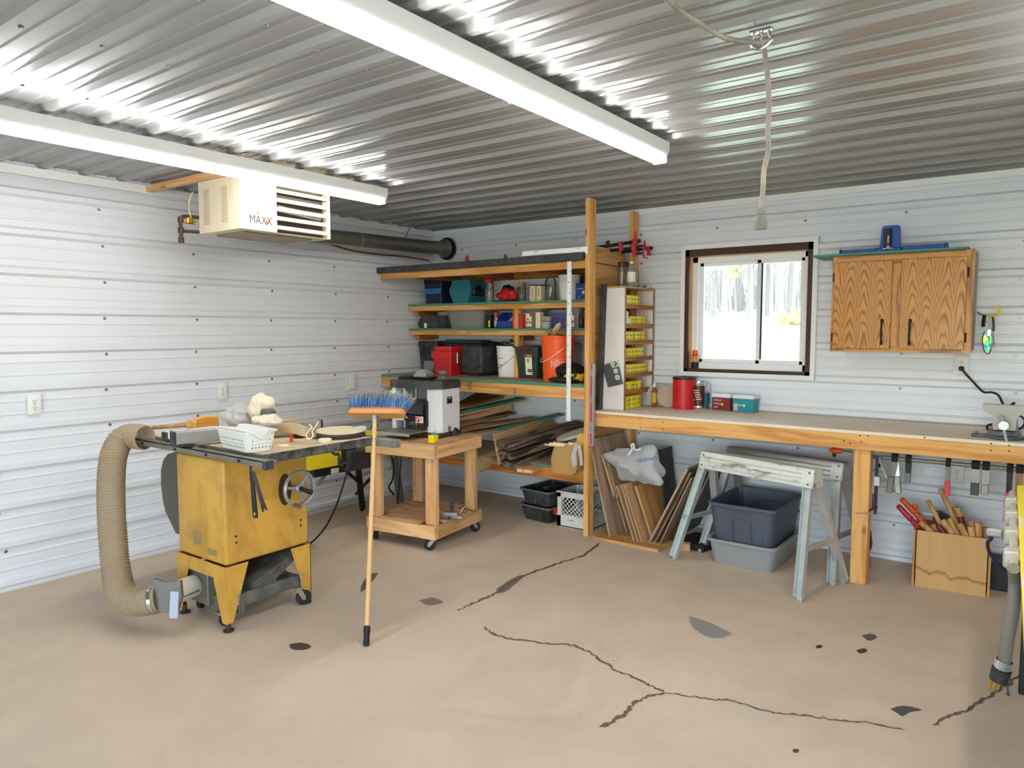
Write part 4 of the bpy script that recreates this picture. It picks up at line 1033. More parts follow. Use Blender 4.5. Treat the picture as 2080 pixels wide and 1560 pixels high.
def screw_tub(label, pl, pr, pb, pt, m, words, icon):
    a = X(pl, pb, z=ZB+.001); y = min(a.y, -.135); a = X(pl, pb, y=y); b = X(pr, pb, y=y); w = (b.x-a.x)/2; h = X((pl+pr)/2, pt, y=y).z-ZB
    t = thing('screw_tub', label, 'tub', ((a.x+b.x)/2, y+.065, ZB+.001), -.06)
    MB().frustum((w*.95, .06), (w, .063), 0, h*.84, .012).build('tub_body', M['milky'], t); MB().frustum((w*1.03, .067), (w*1.01, .065), h*.80, h, .012, top=True).build('lid', plain('frost_lid', 'dfe6f2', .4), t)
    MB().box((-w*.93, -.0645, h*.06), (w*.96, -.0625, h*.76), .0).build('label', m, t); MB().box((w*.93, -.0625, h*.06), (w*1.005, .03, h*.74)).build('label', m, t)
    for i, wd in enumerate(words): text(wd, .013, M['white_paint'], t, frame((-w*.75, -.0650, h*(.62-.2*i)), (1, 0, 0), (0, 0, 1)), align='LEFT')
    MB().lathe([(.009, 0), (.009, .0006)], 14, frame((w*.15, -.0646, h*.4), (1, 0, 0), (0, 0, 1))).build('badge', icon, t)
    return t
screw_tub('clear plastic tub with a dark red label on the workbench under the window', 1445, 1484, 831, 800, plain('label_maroon', '7a2720', .45), ('INTERIOR', 'SCREWS', '1-5/8"'), M['yellow'])
t2 = screw_tub('clear plastic tub with a teal label, rightmost container on the workbench', 1487, 1531, 833, 803, plain('label_teal', '1c8c9a', .45), ('', 'EXTERIOR', '2"'), M['paper'])
MB().box((-.062, -.0662, .012), (-.035, -.0652, .062)).build('label_photo', plain('skin_tone', 'd9b8a4', .6), t2)
# abrasive discs leaning on the wall behind the canister
for i, (px, py, r, lab, m) in enumerate(((1351, 822, .088, 'larger grey abrasive disc leaning on the parts cabinet behind the red canister', M['grey_plastic']), (1357, 826, .082, 'smaller tan wooden disc leaning in front of the grey disc', PLYG['x']))):
    p = X(px, py, z=ZB+.001); p.y = min(p.y, -.10)-.03*i; d = Vector((.35, -.75, .0)).normalized()
    o = MB().lathe([(.001, 0), (r*.25, .0), (r, .0), (r, .012), (r*.96, .014), (.001, .014)], 36, frame((p.x+.012*i, p.y+.02, ZB+.0015+r*.985), (d.y, -d.x, 0), (0, .12, 1))).build('sanding_disc', [plain('disc_grey', 'aaa8a6', .6), plain('disc_tan', 'b8a08a', .7)][i]); tag(o, lab, 'disc')
p = X(1329, 823, z=ZB+.001); r = .0175
t = thing('glue_bottle', 'small yellow-labelled brown bottle with a white cap beside the parts cabinet', 'bottle', (2.40, -.16, ZB+.001)); h = X(1329, 778, y=-.16).z-ZB
t.location.x = X(1329, 800, y=-.16).x
MB().lathe([(r, 0), (r*1.05, .004), (r*1.05, h*.66), (r*.5, h*.80), (r*.5, h*.84)], 20).build('bottle_body', plain('amber_bottle', '7d4a1c', .3), t); MB().lathe([(r*1.08, h*.18), (r*1.08, h*.60)], 20, cap=False).build('label', plain('gold_label', 'c9a11f', .5), t); MB().lathe([(r*.6, h*.83), (r*.55, h*.97), (r*.3, h)], 14).build('cap', M['white_plastic'], t)
# spray can on the window sill
p = X(1409, 748, y=.045); zs = WZ0+.034+.001; r = .0245
t = thing('spray_can', 'orange and dark blue spray can standing on the window sill', 'can', (p.x+.012, .045, zs)); h = X(1408, 711, y=.045).z-zs
MB().lathe([(r*.95, 0), (r, .004), (r, h*.72), (r*.8, h*.76)], 24).build('can_body', M['navy'], t); MB().lathe([(r*1.02, h*.36), (r*1.02, h*.70)], 24, cap=False).build('label', plain('spray_label', 'e08a3a', .45), t); MB().lathe([(r*.9, h*.73), (r*.98, h*.76), (r*.8, h*.97), (r*.6, h)], 24).build('cap', M['orange'], t)

# ---------------------------------------------------------------- vise and the black cord
vp = X(2040, 889, z=ZB); vp.y = min(vp.y, -.43); vx = X(2040, 885, y=-.47).x
vz = thing('bench_vise', 'grey steel bench vise bolted on the right end of the workbench', 'vise', (vx, -.50, ZB+.0005))
G = plain('vise_blue_grey', '4e5763', .45, .5, dirt=.4, dcol=(.45, .44, .42)); GJ = plain('vise_jaw', '85807a', .4, .6, dirt=.3)
mb = MB(); mb.lathe([(.001, 0), (.085, 0), (.09, .006), (.09, .016), (.075, .022), (.072, .045), (.001, .045)], 28); mb.box((-.15, -.018, 0), (.15, .018, .018), .006)
mb.build('swivel_base', G, vz)
mb = MB()
for s in (-1, 1): mb.cyl((s*.128, 0, .018), (s*.128, 0, .030), .010, n=6)
mb.build('bolt', M['steel'], vz)
MB().prism([(-.06, .045), (.06, .045), (.05, .13), (-.05, .13)], .09, frame((0, .085, 0), (1, 0, 0), (0, 0, 1))).build('body', G, vz)
MB().prism([(-.05, .05), (.05, .05), (.055, .125), (.10, .155), (.10, .185), (-.10, .185), (-.10, .155), (-.055, .125)], .045, frame((0, -.005, 0), (1, 0, 0), (0, 0, 1))).build('jaw', GJ, vz)
MB().prism([(-.05, .05), (.05, .05), (.055, .13), (.09, .155), (.09, .18), (-.09, .18), (-.09, .155), (-.055, .13)], .040, frame((0, .055, 0), (1, 0, 0), (0, 0, 1))).build('jaw', G, vz)
MB().box((-.022, -.02, .06), (.022, .09, .105), .004).build('slide', G, vz)
sp = MB(); sp.cyl((0, -.05, .085), (0, -.125, .085), .014, n=14); sp.cyl((0, -.115, .085), (0, -.150, .085), .023, n=16); sp = sp.build('screw', M['steel'], vz)
mb = MB(); a = Vector((-.012, -.135, .125)); b = Vector((.032, -.135, -.075)); mb.cyl(a, b, .0075, n=10); mb.cyl(b-Vector((0, 0, .008)), b+Vector((0, 0, .006)), .011, n=10); mb.cyl(a-Vector((0, 0, .004)), a+Vector((0, 0, .008)), .011, n=10); mb.build('tommy_bar', M['galv'], sp)

def outlet(name, p, nrm, label, duplex=True, up=(0, 0, 1), grp='wall outlets', w=.070, h=.115):
    n = Vector(nrm); Mx = frame(Vector(p)+n*.0, Vector(up).cross(n), up)
    t = thing(name, label, 'outlet' if duplex else 'switch', p, 0, grp)
    MB().box((-w/2, -h/2, -.004), (w/2, h/2, .006), .003, M=Mx, seg=2).build('cover_plate', M['white_plastic'], t, W=True)
    if duplex:
        for s in (-1, 1):
            mb = MB(); mb.prism([(.017*math.cos(a)*(1 if abs(math.cos(a)) < .8 else .86), .0165*math.sin(a)) for a in [2*PI*k/20 for k in range(20)]], .002, Mx @ Tr(0, s*.0195, .006)); rc = mb.build('receptacle', M['white_plastic'], t, W=True)
            mb = MB(); mb.box((-.0075, -.002, .008), (-.0050, .0075, .0086), M=Mx @ Tr(0, s*.0195, 0)); mb.box((.0050, -.002, .008), (.0075, .006, .0086), M=Mx @ Tr(0, s*.0195, 0)); mb.cyl(Mx @ Vector((0, s*.0195-.009, .008)), Mx @ Vector((0, s*.0195-.009, .0086)), .0028, n=10); mb.build('slots', M['socket_dark'], rc, W=True)
    else:
        MB().box((-.006, -.012, .006), (.006, .012, .008), M=Mx).box((-.004, -.003, .008), (.004, .009, .014), .001, M=Mx).build('toggle', M['white_plastic'], t, W=True)
    MB().cyl(Mx @ Vector((0, 0, .005)), Mx @ Vector((0, 0, .0072)), .003, n=10).build('screw', M['steel'], t, W=True)
    return t
outlet('wall_outlet', X(70, 822, x=.010)+Vector((-.003, 0, 0)), (1, 0, 0), 'white double outlet on the left wall, the one farthest from the corner')
outlet('wall_outlet', X(452, 795, x=.010)+Vector((-.003, 0, 0)), (1, 0, 0), 'white double outlet on the left wall above the table saw')
outlet('wall_switch', X(717, 775, x=.010)+Vector((-.003, 0, 0)), (1, 0, 0), 'white single switch plate on the left wall near the shelving', False, grp=None)
o = MB().box((.004, X(704, 786, x=0).y-.022, X(704, 786, x=0).z-.035), (.012, X(704, 786, x=0).y+.022, X(704, 786, x=0).z+.01), .002).build('cover_plate_small', M['white_plastic']); o.name = 'blank_cover'; tag(o, 'small blank white cover just below the switch plate on the left wall', 'cover')
po_ = X(1953, 742, y=-.012); ot = outlet('wall_outlet', po_+Vector((0, .004, 0)), (0, -1, 0), 'white double outlet under the oak cabinet with a black plug in it', w=.078, h=.122)
outlet('wall_outlet', X(1944, 964, y=-.012)+Vector((0, .004, 0)), (0, -1, 0), 'white double outlet below the workbench behind the clamp rail')
cd = thing('power_lead', 'black coiled power cord plugged in under the oak cabinet and trailing behind the vise', 'cord', po_)
q = X(1953, 748, y=-.03)
MB().box((q.x-.014, -.052, q.z-.016), (q.x+.014, -.017, q.z+.012), .006).build('plug', M['black'], cd, W=True)
pts = [(1953, 748, -.05), (1962, 760, -.05), (1977, 776, -.05), (1990, 790, -.06), (2000, 797, -.07), (2015, 797, -.09), (2028, 803, -.10), (2035, 816, -.12), (2040, 824, -.14), (2050, 825, -.16), (2060, 818, -.17), (2056, 830, -.20), (2062, 842, -.22), (2074, 846, -.25), (2082, 856, -.30), (2076, 868, -.33), (2062, 872, -.33), (2040, 867, -.34), (2015, 862, -.36), (2005, 866, -.38), (2008, 874, -.40), (2018, 874, -.41)]
MB().tube(arc([X(a, b, y=c) for a, b, c in pts], 5), .0062, 8).build('cable', M['black'], cd, W=True)

# ---------------------------------------------------------------- oak wall cabinet
OAKc = hx('c0842f'), hx('7a4a14')
def oak(name, vertical=True, cath=True):
    t = NT(name); tc = t.n('ShaderNodeTexCoord'); sx = t.n('ShaderNodeSeparateXYZ'); t.l(tc.outputs['Object'], sx.inputs[0])
    oi = t.n('ShaderNodeObjectInfo')
    def m(op, a, b=None, c=None):
        o = t.n('ShaderNodeMath', _operation=op)
        for i, v in enumerate((a, b, c)):
            if v is None: continue
            if hasattr(v, 'is_linked'): t.l(v, o.inputs[i])
            else: o.inputs[i].default_value = v
        return o.outputs[0]
    al, ac = (sx.outputs[2], sx.outputs[0]) if vertical else (sx.outputs[0], sx.outputs[2])
    v = t.coord((1, 1, 1)); v3 = t.coord((3, 3, .8) if vertical else (.8, 3, 3))
    nz = t.noise(v3, 2.2, 3, .5); 
    if cath:
        # boards 0.16 m wide, each a flat-sawn plank: rings cut as parabolas
        u = m('PINGPONG', m('ADD', ac, 3.03), .085); u = m('SUBTRACT', u, .045)
        ring = m('ADD', m('MULTIPLY', m('MULTIPLY', u, u), 95.0), m('MULTIPLY', al, .9)); ring = m('MULTIPLY_ADD', nz, .55, ring)
        ring = m('ADD', ring, m('MULTIPLY', oi.outputs['Random'], 5))
    else: ring = m('ADD', m('MULTIPLY', ac, 14.0), m('MULTIPLY', nz, 2.2))
    s = m('SINE', m('MULTIPLY', ring, 85.0 if cath else 9.0)); s = m('MULTIPLY_ADD', s, .5, .5)
    po = t.noise(t.coord((140, 140, 3) if vertical else (3, 140, 140)), 1.0, 3, .7)
    f = m('MULTIPLY_ADD', po, .35, m('MULTIPLY', m('POWER', s, 2.2), .70))
    t.set(Base__Color=t.ramp(f, [(.10, hx('c98d38')), (.45, hx('b87a2b')), (.95, hx('7e4c18'))]), Roughness=.35)
    return t.m
OAK_DOOR = oak('oak_door'); OAK_V = oak('oak_stile', True, False); OAK_H = oak('oak_rail', False, False)
cx0, cx1, cz0, cz1, cy = 3.652, 4.402, 1.368, 1.962, -.300
cab = thing('wall_cabinet', 'oak wall cabinet with two flat doors and black pulls hanging over the workbench', 'cabinet', ((cx0+cx1)/2, cy/2, cz0))
MB().box((cx0, cy+.019, cz0+.012), (cx1, .004, cz1), .002).build('case', plain('oak_side', 'a78a6a', .5), cab, W=True)
MB().box((cx0-.003, cy, cz0), (cx0+.022, cy+.0185, cz1), .001).build('face_stile', OAK_V, cab, W=True); MB().box((cx1-.045, cy, cz0), (cx1+.003, cy+.0185, cz1), .001).build('face_stile', OAK_V, cab, W=True)
MB().box((cx0+.022, cy+.0003, cz1-.062), (cx1-.045, cy+.0185, cz1), .001).build('face_rail', OAK_H, cab, W=True); MB().box((cx0+.022, cy+.0003, cz0), (cx1-.045, cy+.0185, cz0+.035), .001).build('face_rail', OAK_H, cab, W=True)
da = (X(1695, 600, y=cy).x, X(1812, 600, y=cy).x); db = (X(1830, 600, y=cy).x, X(1963, 600, y=cy).x)
MB().box((da[1]-.01, cy+.0005, cz0+.03), (db[0]+.01, cy+.0185, cz1-.06), .001).build('face_stile', OAK_V, cab, W=True)
for i, (a, b) in enumerate((da, db)):
    d = MB().box((a, cy-.019, cz0+.020), (b, cy-.0005, cz1-.040), .003).build('door', OAK_DOOR, cab, W=True)
    hxx = X(1790 if i == 0 else 1847, 680, y=cy-.03).x; z0, z1 = X(1847, 700, y=cy-.03).z, X(1847, 649, y=cy-.03).z
    MB().tube([(hxx, cy-.019, z0+.01), (hxx, cy-.036, z0+.012), (hxx, cy-.040, (z0+z1)/2), (hxx, cy-.036, z1-.012), (hxx, cy-.019, z1-.01)], .0055, 8).box((hxx-.009, cy-.022, z0-.004), (hxx+.009, cy-.018, z0+.022), .002).box((hxx-.009, cy-.022, z1-.022), (hxx+.009, cy-.018, z1+.004), .002).build('handle', M['rubber'], d, W=True)
    for z in (cz0+.09, cz1-.13):
        hx0 = a-.010 if i == 0 else b-.001
        MB().box((hx0, cy-.010, z-.028), (hx0+.011, cy+.002, z+.028), .002).build('hinge', M['rubber'], d, W=True)
xl = X(1650, 518, y=-.335).x
o = MB().box((xl, -.335, cz1+.0005), (4.372, -.03, cz1+.0125)).build('loose_shelf', [M['green_edge']]); tag(o, 'loose green-edged board lying on top of the oak cabinet and overhanging its left end', 'board')
# blue pocket-hole jig
zj = cz1+.013; ja, jb = X(1706, 512, y=-.22), X(1925, 492, y=-.22)
jg = thing('pocket_hole_jig', 'blue pocket-hole jig with long base wings on top of the oak cabinet', 'jig', (X(1806, 500, y=-.22).x, -.20, zj))
JB = plain('jig_blue', '1d4aa0', .45); JL = plain('jig_lilac', '3d4f96', .5)
jx = jg.location.x
MB().box((-.075, -.05, 0), (.072, .06, .030), .006).build('base', JB, jg)
mb = MB(); mb.prism([(-.055, .028), (.058, .028), (.050, .155), (.044, .165), (-.036, .165), (-.045, .15)], .055, frame((0, .045, 0), (1, 0, 0), (0, 0, 1))); mb.build('tower', JB, jg)
MB().box((-.032, -.022, .035), (.012, -.008, .145), .006).build('drill_guide', M['black'], jg)
MB().box((.074, -.04, .004), (jb.x-jx-.012, .045, .034), .003).build('wing', JB, jg); MB().box((ja.x-jx+.012, -.04, .004), (-.076, .045, .030), .003).build('wing', JL, jg)
MB().box((jb.x-jx-.012, -.045, 0), (jb.x-jx, .05, .040), .004).build('end_stop', JB, jg); MB().box((ja.x-jx, -.045, 0), (ja.x-jx+.012, .05, .036), .004).build('end_stop', JB, jg)
mb = MB(); mb.cyl((0, -.056, .055), (0, -.056, .10), .005, n=8); mb.box((-.03, -.060, .018), (.03, -.055, .026), .002); mb.tube([(-.018, -.060, .0), (0, -.060, .045), (.018, -.060, .0)], .004, 6); mb.box((-.012, -.058, .02), (.012, -.052, .04), .002); mb.build('clamp_knob', M['steel'], jg)

# yellow utility hook with glasses
hk = thing('utility_hook', 'yellow rubber-coated hook screwed into the wall right of the oak cabinet', 'hook', X(1987, 636, y=-.01))
hp = [X(1984, 633, y=.0), X(1990, 637, y=-.03), X(1999, 641, y=-.06), X(2012, 642, y=-.08), X(2024, 640, y=-.10), X(2031, 634, y=-.11), X(2029, 626, y=-.115), X(2019, 624, y=-.115)]
MB().tube(arc(hp[:3], 5), .004, 8).build('screw_shank', M['steel'], hk, W=True); MB().tube(arc(hp[2:], 5), .006, 8).build('hook_arm', M['yellow'], hk, W=True)
def hang(nm, label, cat, parts):
    t = thing(nm, label, cat, X(2006, 720, y=-.07))
    for pn, m, pts, r in parts: MB().tube(arc(pts, 4), r, 7).build(pn, m, t, W=True)
    return t
Y1 = -.068
t = hang('key_fob', 'short black strap hanging at the left of the yellow hook', 'strap', [('strap', M['black'], [X(2000, 640, y=Y1), X(1998, 652, y=Y1), X(1997, 664, y=Y1)], .010)]); MB().tube([X(1994, 651, y=Y1), X(2002, 651, y=Y1)], .009, 8).build('clip', M['rubber'], t, W=True)
t = thing('safety_glasses', 'safety glasses with a green mirrored lens hanging by one arm from the yellow hook', 'glasses', X(2006, 718, y=Y1))
def oval(px, py, a, b, th, y, n=20): return [X(px+a*math.cos(2*PI*k/n)*math.cos(th)-b*math.sin(2*PI*k/n)*math.sin(th), py+a*math.cos(2*PI*k/n)*math.sin(th)+b*math.sin(2*PI*k/n)*math.cos(th), y=y) for k in range(n)]
mb = MB(); r0 = oval(2005, 693, 8.5, 24, .06, -.088); mb.loft([r0, [p+Vector((0, .006, 0)) for p in r0]])
GLN = NT('mirror_lens'); vv = GLN.coord((1, 1, 1)); GLN.set(Base__Color=GLN.ramp(GLN.noise(vv, 22, 2), [(.35, hx('1d3f6d')), (.5, hx('2f8f4c')), (.62, hx('b8d23a')), (.7, hx('5b2f2a'))]), Metallic=.7, Roughness=.15)
mb.build('lens', GLN.m, t, W=True)
MB().tube(arc([X(2000, 672, y=-.088), X(1996, 690, y=-.09), X(1999, 712, y=-.09), X(2008, 719, y=-.09), X(2014, 708, y=-.09)], 4), .003, 6).build('rim', M['maroon'], t, W=True)
MB().tube(arc([X(2016, 640, y=Y1), X(2018, 655, y=Y1), X(2018, 672, y=Y1)], 4), .006, 8).build('temple_arm', M['black'], t, W=True)
t = thing('measuring_spoon', 'small steel spoon hanging in front of the mirrored safety glasses', 'spoon', X(2009, 682, y=-.1)); mb = MB(); r0 = oval(2009, 676, 5, 9.5, .1, -.098); mb.loft([r0, [p*0.75+sum(r0, Vector())/len(r0)*.25+Vector((0, -.008, 0)) for p in r0]]); mb.build('bowl', M['chrome'], t, W=True); MB().tube([X(2010, 642, y=-.095), X(2009, 668, y=-.098)], .002, 6).build('handle', M['chrome'], t, W=True)
t = thing('reading_glasses', 'thin wire glasses hanging on the right of the yellow hook', 'glasses', X(2016, 705, y=-.1)); MB().tube(arc(oval(2013, 692, 4.5, 13, -.05, -.105)+oval(2013, 692, 4.5, 13, -.05, -.105)[:1], 2), .0016, 6).build('rim', M['steel'], t, W=True); MB().tube([X(2017, 644, y=-.1), X(2018, 680, y=-.103), X(2020, 708, y=-.103)], .0018, 6).build('temple_arm', M['steel'], t, W=True)
# ================================================================ sheet rack under the left end of the bench
base = MB().box((-.26, -.20, 0), (.26, .20, .020), .002, M=Tr(2.452, -.545, 0) @ Rz(-.05)); base = base.build('base_board', TAN['x']); tag(base, 'scrap board lying on the floor under the leaning plywood offcuts', 'board')
def lean(nm, label, b, t, depth, th, m, z0=.0215, y0=None, grp='plywood offcuts leaning under the bench', cat='plywood sheet', sh=0):
    """thin sheet standing on its front bottom corner b (pixel), front top corner t (pixel), running back along y"""
    B = X(*b, z=z0) if y0 is None else X(*b, y=y0); 
    if y0 is not None: B.z = max(B.z, .0215)
    T = X(*t, y=B.y); up = (T-B); L = up.length
    Mx = frame(B, up, (0, 1, 0))
    mb = MB(); mb.box((0, 0, 0), (L, depth, th)); o = mb.build(nm, m, None, base=(0, 0, 0), smooth=None)
    o.matrix_world = Mx if up.x > 0 else Mx
    o.location, o.rotation_euler = Mx.to_translation(), Mx.to_euler()
    return tag(o, label, cat, grp)
lean('plywood_sheet', 'largest grey plywood sheet leaning left on the shelving post', (1240, 1091), (1198, 893), .52, .012, PLYG['x'])
lean('plywood_sheet', 'short narrow offcut standing in the shadow right of the largest sheet', (1274, 1080), (1252, 1005), .35, .012, PLYG['x'])
lean('plywood_sheet', 'thin upper offcut leaning on the largest sheet, left of a pair', (1248, 1008), (1223, 924), .30, .010, PLY['x'], y0=-.60)
lean('plywood_sheet', 'thin upper offcut leaning on the largest sheet, right of a pair', (1256, 1010), (1231, 920), .30, .012, PLYG['x'], y0=-.585)
for i, (b, t, d, th, m, lab) in enumerate((
        ((1289, 1100), (1254, 987), .36, .010, PLY, 'first of the thin offcuts below the plastic bag, counted from the post'),
        ((1297, 1101), (1263, 985), .36, .010, PLYG, 'second of the thin offcuts below the plastic bag, counted from the post'),
        ((1305, 1101), (1269, 983), .36, .014, PLY, 'third of the thin offcuts below the plastic bag, counted from the post'),
        ((1312, 1097), (1276, 1004), .22, .030, FRESH, 'short pale pine board standing among the leaning offcuts'),
        ((1327, 1097), (1292, 987), .42, .016, TAN, 'tan birch plywood panel left of the panel with a white sticker'))):
    lean('plywood_sheet', lab, b, t, d, th, m['x'])
st = lean('plywood_sheet', 'tan birch plywood panel with a white sticker in its top corner', (1334, 1078), (1306, 983), .44, .012, TAN['x'])
MB().box((st.data.vertices[1].co.x*0+.215, .37, .012), (.245, .43, .0128)).build('sticker', M['paper'], st, smooth=None)
lean('plywood_sheet', 'thick plywood offcut leaning right, first behind the front sawhorse leg', (1321, 1101), (1398, 953), .30, .014, PLYG['x'])
lean('plywood_sheet', 'dark stained board pressed against the thick right-leaning offcut', (1332, 1103), (1404, 962), .28, .014, OLD['x'])
lean('plywood_sheet', 'thin plywood offcut leaning right, nearest the front sawhorse leg', (1341, 1105), (1405, 972), .34, .008, PLYG['x'])
lean('dark_panel', 'black panel standing behind the plastic bag', (1352, 1040), (1340, 914), .22, .010, M['blackd'], y0=-.30, grp=None, cat='panel')
lean('grey_sheet', 'grey plastic sheet leaning right behind the front sawhorse', (1388, 1085), (1446, 955), .30, .006, plain('grey_sheet', '77767a', .6), y0=-.45, grp=None, cat='panel')
# knotted plastic shopping bag
bg = thing('plastic_bag', 'knotted white plastic shopping bag with blue printing lying on the leaning offcuts', 'bag', X(1296, 980, y=-.55))
bc = X(1296, 944, y=-.55); dep = (bc-CAM).dot(_f); s = dep/FPX
mb = lump(44*s, .11, 36*s, 77, .13, False, 4)
Rr = random.Random(9); dirs = [Vector((Rr.gauss(0, 1), Rr.gauss(0, 1), Rr.gauss(0, 1))).normalized() for _ in range(16)]
zc = sum(v.co.z for v in mb.bm.verts)/len(mb.bm.verts)
for v in mb.bm.verts:
    n = Vector((v.co.x/(44*s), v.co.y/.11, (v.co.z-zc)/(36*s))); k = 1+.05*max(n.dot(d) for d in dirs)**9*3-.10*abs(math.sin(5*n.x+3*n.z))*abs(n.y)*.6
    v.co = Vector((v.co.x*k, v.co.y*k, (v.co.z-zc)*k))
mb.bm.transform(Tr(*bc)); mb.build('film', M['bagfilm'], bg, W=True, smooth=25)
MB().tube(arc([X(1276, 925, y=-.67), X(1284, 913, y=-.67), X(1282, 905, y=-.66), X(1287, 902, y=-.66), X(1290, 914, y=-.665), X(1302, 912, y=-.66)], 4), .007, 7).build('knot', M['bag_plastic'], bg, W=True)
text('Walmart', .042, M['ink_blue'], bg, frame(X(1313, 933, y=-.67), (.93, .1, .27), (-.25, 0, 1)), 'bag_print', True, ext=.0003)
# dark mat, lath and block on the floor
o = MB().box((-.12, -.14, 0), (.12, .14, .045), .006, M=Tr(2.86, -.42, 0) @ Rz(-.2)).build('rubber_mat', M['rubber']); tag(o, 'dark rubber mat on the floor between the offcuts and the tote', 'mat')
a, b = X(1366, 1078, z=.015), X(1424, 1118, z=.015)
o = MB().box((0, -.012, -.008), ((b-a).length, .012, .012), .001, M=frame(a, b-a, (0, 0, 1)) @ Rx(PI/2)).build('wood_lath', FRESH['x']); tag(o, 'thin pine lath lying on the floor behind the front sawhorse leg', 'lath')
p = X(1392, 1120, z=0); o = MB().box((-.03, 0, 0), (.03, .06, .05), .004, M=Tr(p.x, p.y, 0) @ Rz(.3)).build('wood_block', FRESH['z']); tag(o, 'small pine block on the floor beside the front sawhorse leg', 'block')

# ================================================================ sawhorses
def sawhorse(label, cx, cy, L, ang, H, m, mleg):
    t = thing('sawhorse', label, 'sawhorse', (cx, cy, 0), ang)
    bw, tw, bh = .062, .040, .105; h = L/2
    pf = [(-bw, H-bh), (bw, H-bh), (tw, H-.012), (tw-.008, H), (-tw+.008, H), (-tw, H-.012)]
    mb = MB(); mb.prism(pf, L, frame((-h, 0, 0), (0, 1, 0), (0, 0, 1)))
    sl = (bw-tw)/(bh-.012)
    for sy in (-1, 1):                                                    # pressed ribs along the beam
        for k, zz in enumerate((.022, .048, .074)):
            y = bw-sl*(zz)+.002; mb.box((-h+.07, -.0035, -.004), (h-.07, .0035, .004), .002, M=Tr(0, sy*y, H-bh+zz) @ Rx(-sy*math.atan(sl)))
    bm = mb.build('beam', m, t)
    for sx in (-1, 1):
        mb = MB()
        for sy in (-1, 1):
            for zz in (.02, .085): y = bw-sl*zz; mb.cyl((sx*(h-.025), sy*(y-.002), H-bh+zz), (sx*(h-.025), sy*(y+.006), H-bh+zz), .006, n=10)
        mb.build('rivet', M['steel'], bm)
        MB().prism([(-bw+.004, H-bh-.004), (bw-.004, H-bh-.004), (tw-.003, H-.004), (-tw+.003, H-.004)], .003, frame((sx*h-(0 if sx > 0 else .003)+(.0005 if sx > 0 else -.0005), 0, 0), (0, 1, 0), (0, 0, 1))).build('end_plate', m, t)
        for sy in (-1, 1):
            a = Vector((sx*(h-.03), sy*(bw-.018), H-bh+.02)); b = Vector((sx*(h+.05), sy*.245, .0)); d = (b-a); Lg = d.length
            Mx = frame(a, d, (1, 0, 0)); mb = MB(); w = .024
            mb.prism([(0, -w), (Lg-.02, -w*.85), (Lg-.004, -w*.4), (Lg-.004, w*.4), (Lg-.02, w*.85), (0, w)], .003, Mx @ Tr(0, 0, .013*sy if sy > 0 else -.016))
            for q in (-1, 1): mb.box((0, q*w-.0015, -.016), (Lg-.02, q*w+.0015, .016), M=Mx)
            o = mb.build('leg', mleg, t)
            o.data.transform(Tr(0, 0, 0))
        z = .27; f = 1-z/(H-bh); y = bw+(.245-bw)*f-.012
        MB().box((sx*(h+.05*f)-.008, -y, z-.016), (sx*(h+.05*f)+.008, y, z+.016), .003).build('spreader', mleg, t)
    return t
WP = NT('scuffed_white_steel'); v = WP.coord((1, 4, 4)); WP.set(Base__Color=WP.mix(WP.ramp(WP.noise(v, 3.4, 5, .7), [(.56, (0, 0, 0)), (.66, (.9,)*3)]), hx('d8dad2'), hx('5a4a3e')), Roughness=.45, Metallic=.3)
sawhorse('scuffed white metal sawhorse standing in front of the tote', 3.345, -.735, .80, math.radians(-17), .705, WP.m, plain('leg_galv', 'c4cac8', .4, .5, dirt=.4, dcol=(.35, .34, .30)))
sawhorse('dull galvanised sawhorse standing at the back under the workbench', 3.415, -.400, .80, math.radians(-13), .700, M['galv'], M['galv'])

# ================================================================ stacked totes
def tote(label, cx, cy, hx0, hy0, hx1, hy1, h, m, rim, inner=None, z=0, rz=0, n=None):
    t = tub('storage_tote', label, 'tote', (cx, cy, z), (hx0, hy0), (hx1, hy1), h, m, rz, .05, .014, rim, 'stacked totes')
    return t
tb = tote('low clear plastic tote on the floor under the blue-grey tote', 3.262, -.465, .190, .262, .215, .292, .165, M['milky'], M['milky'], rz=-.02)
BT = plain('tote_blue_grey', '4d525f', .5)
tt = tote('blue-grey plastic tote standing inside the clear tote, empty and open', 3.262, -.465, .172, .238, .212, .290, .395, BT, BT, z=.006, rz=-.02)
for sx in (-.13, .13):
    MB().box((sx-.008, -.268, .05), (sx+.008, -.250, .30), .006, M=Rx(.0)).build('moulded_rib', BT, tt)
MB().tube(arc([(-.055, -.262, .04), (-.058, -.275, .25), (-.04, -.282, .31), (.04, -.282, .31), (.058, -.275, .25), (.055, -.262, .04)], 4), .007, 6).build('moulded_arch', BT, tt)
MB().tube(arc([(.10, .255, .20), (.10, .268, .31), (.0, .27, .33), (-.08, .27, .31), (-.08, .26, .2)], 4), .006, 6).build('moulded_arch', BT, tt)
MB().box((-.06, -.312, .372), (.075, -.296, .398), .005).build('handle_lip', BT, tt)

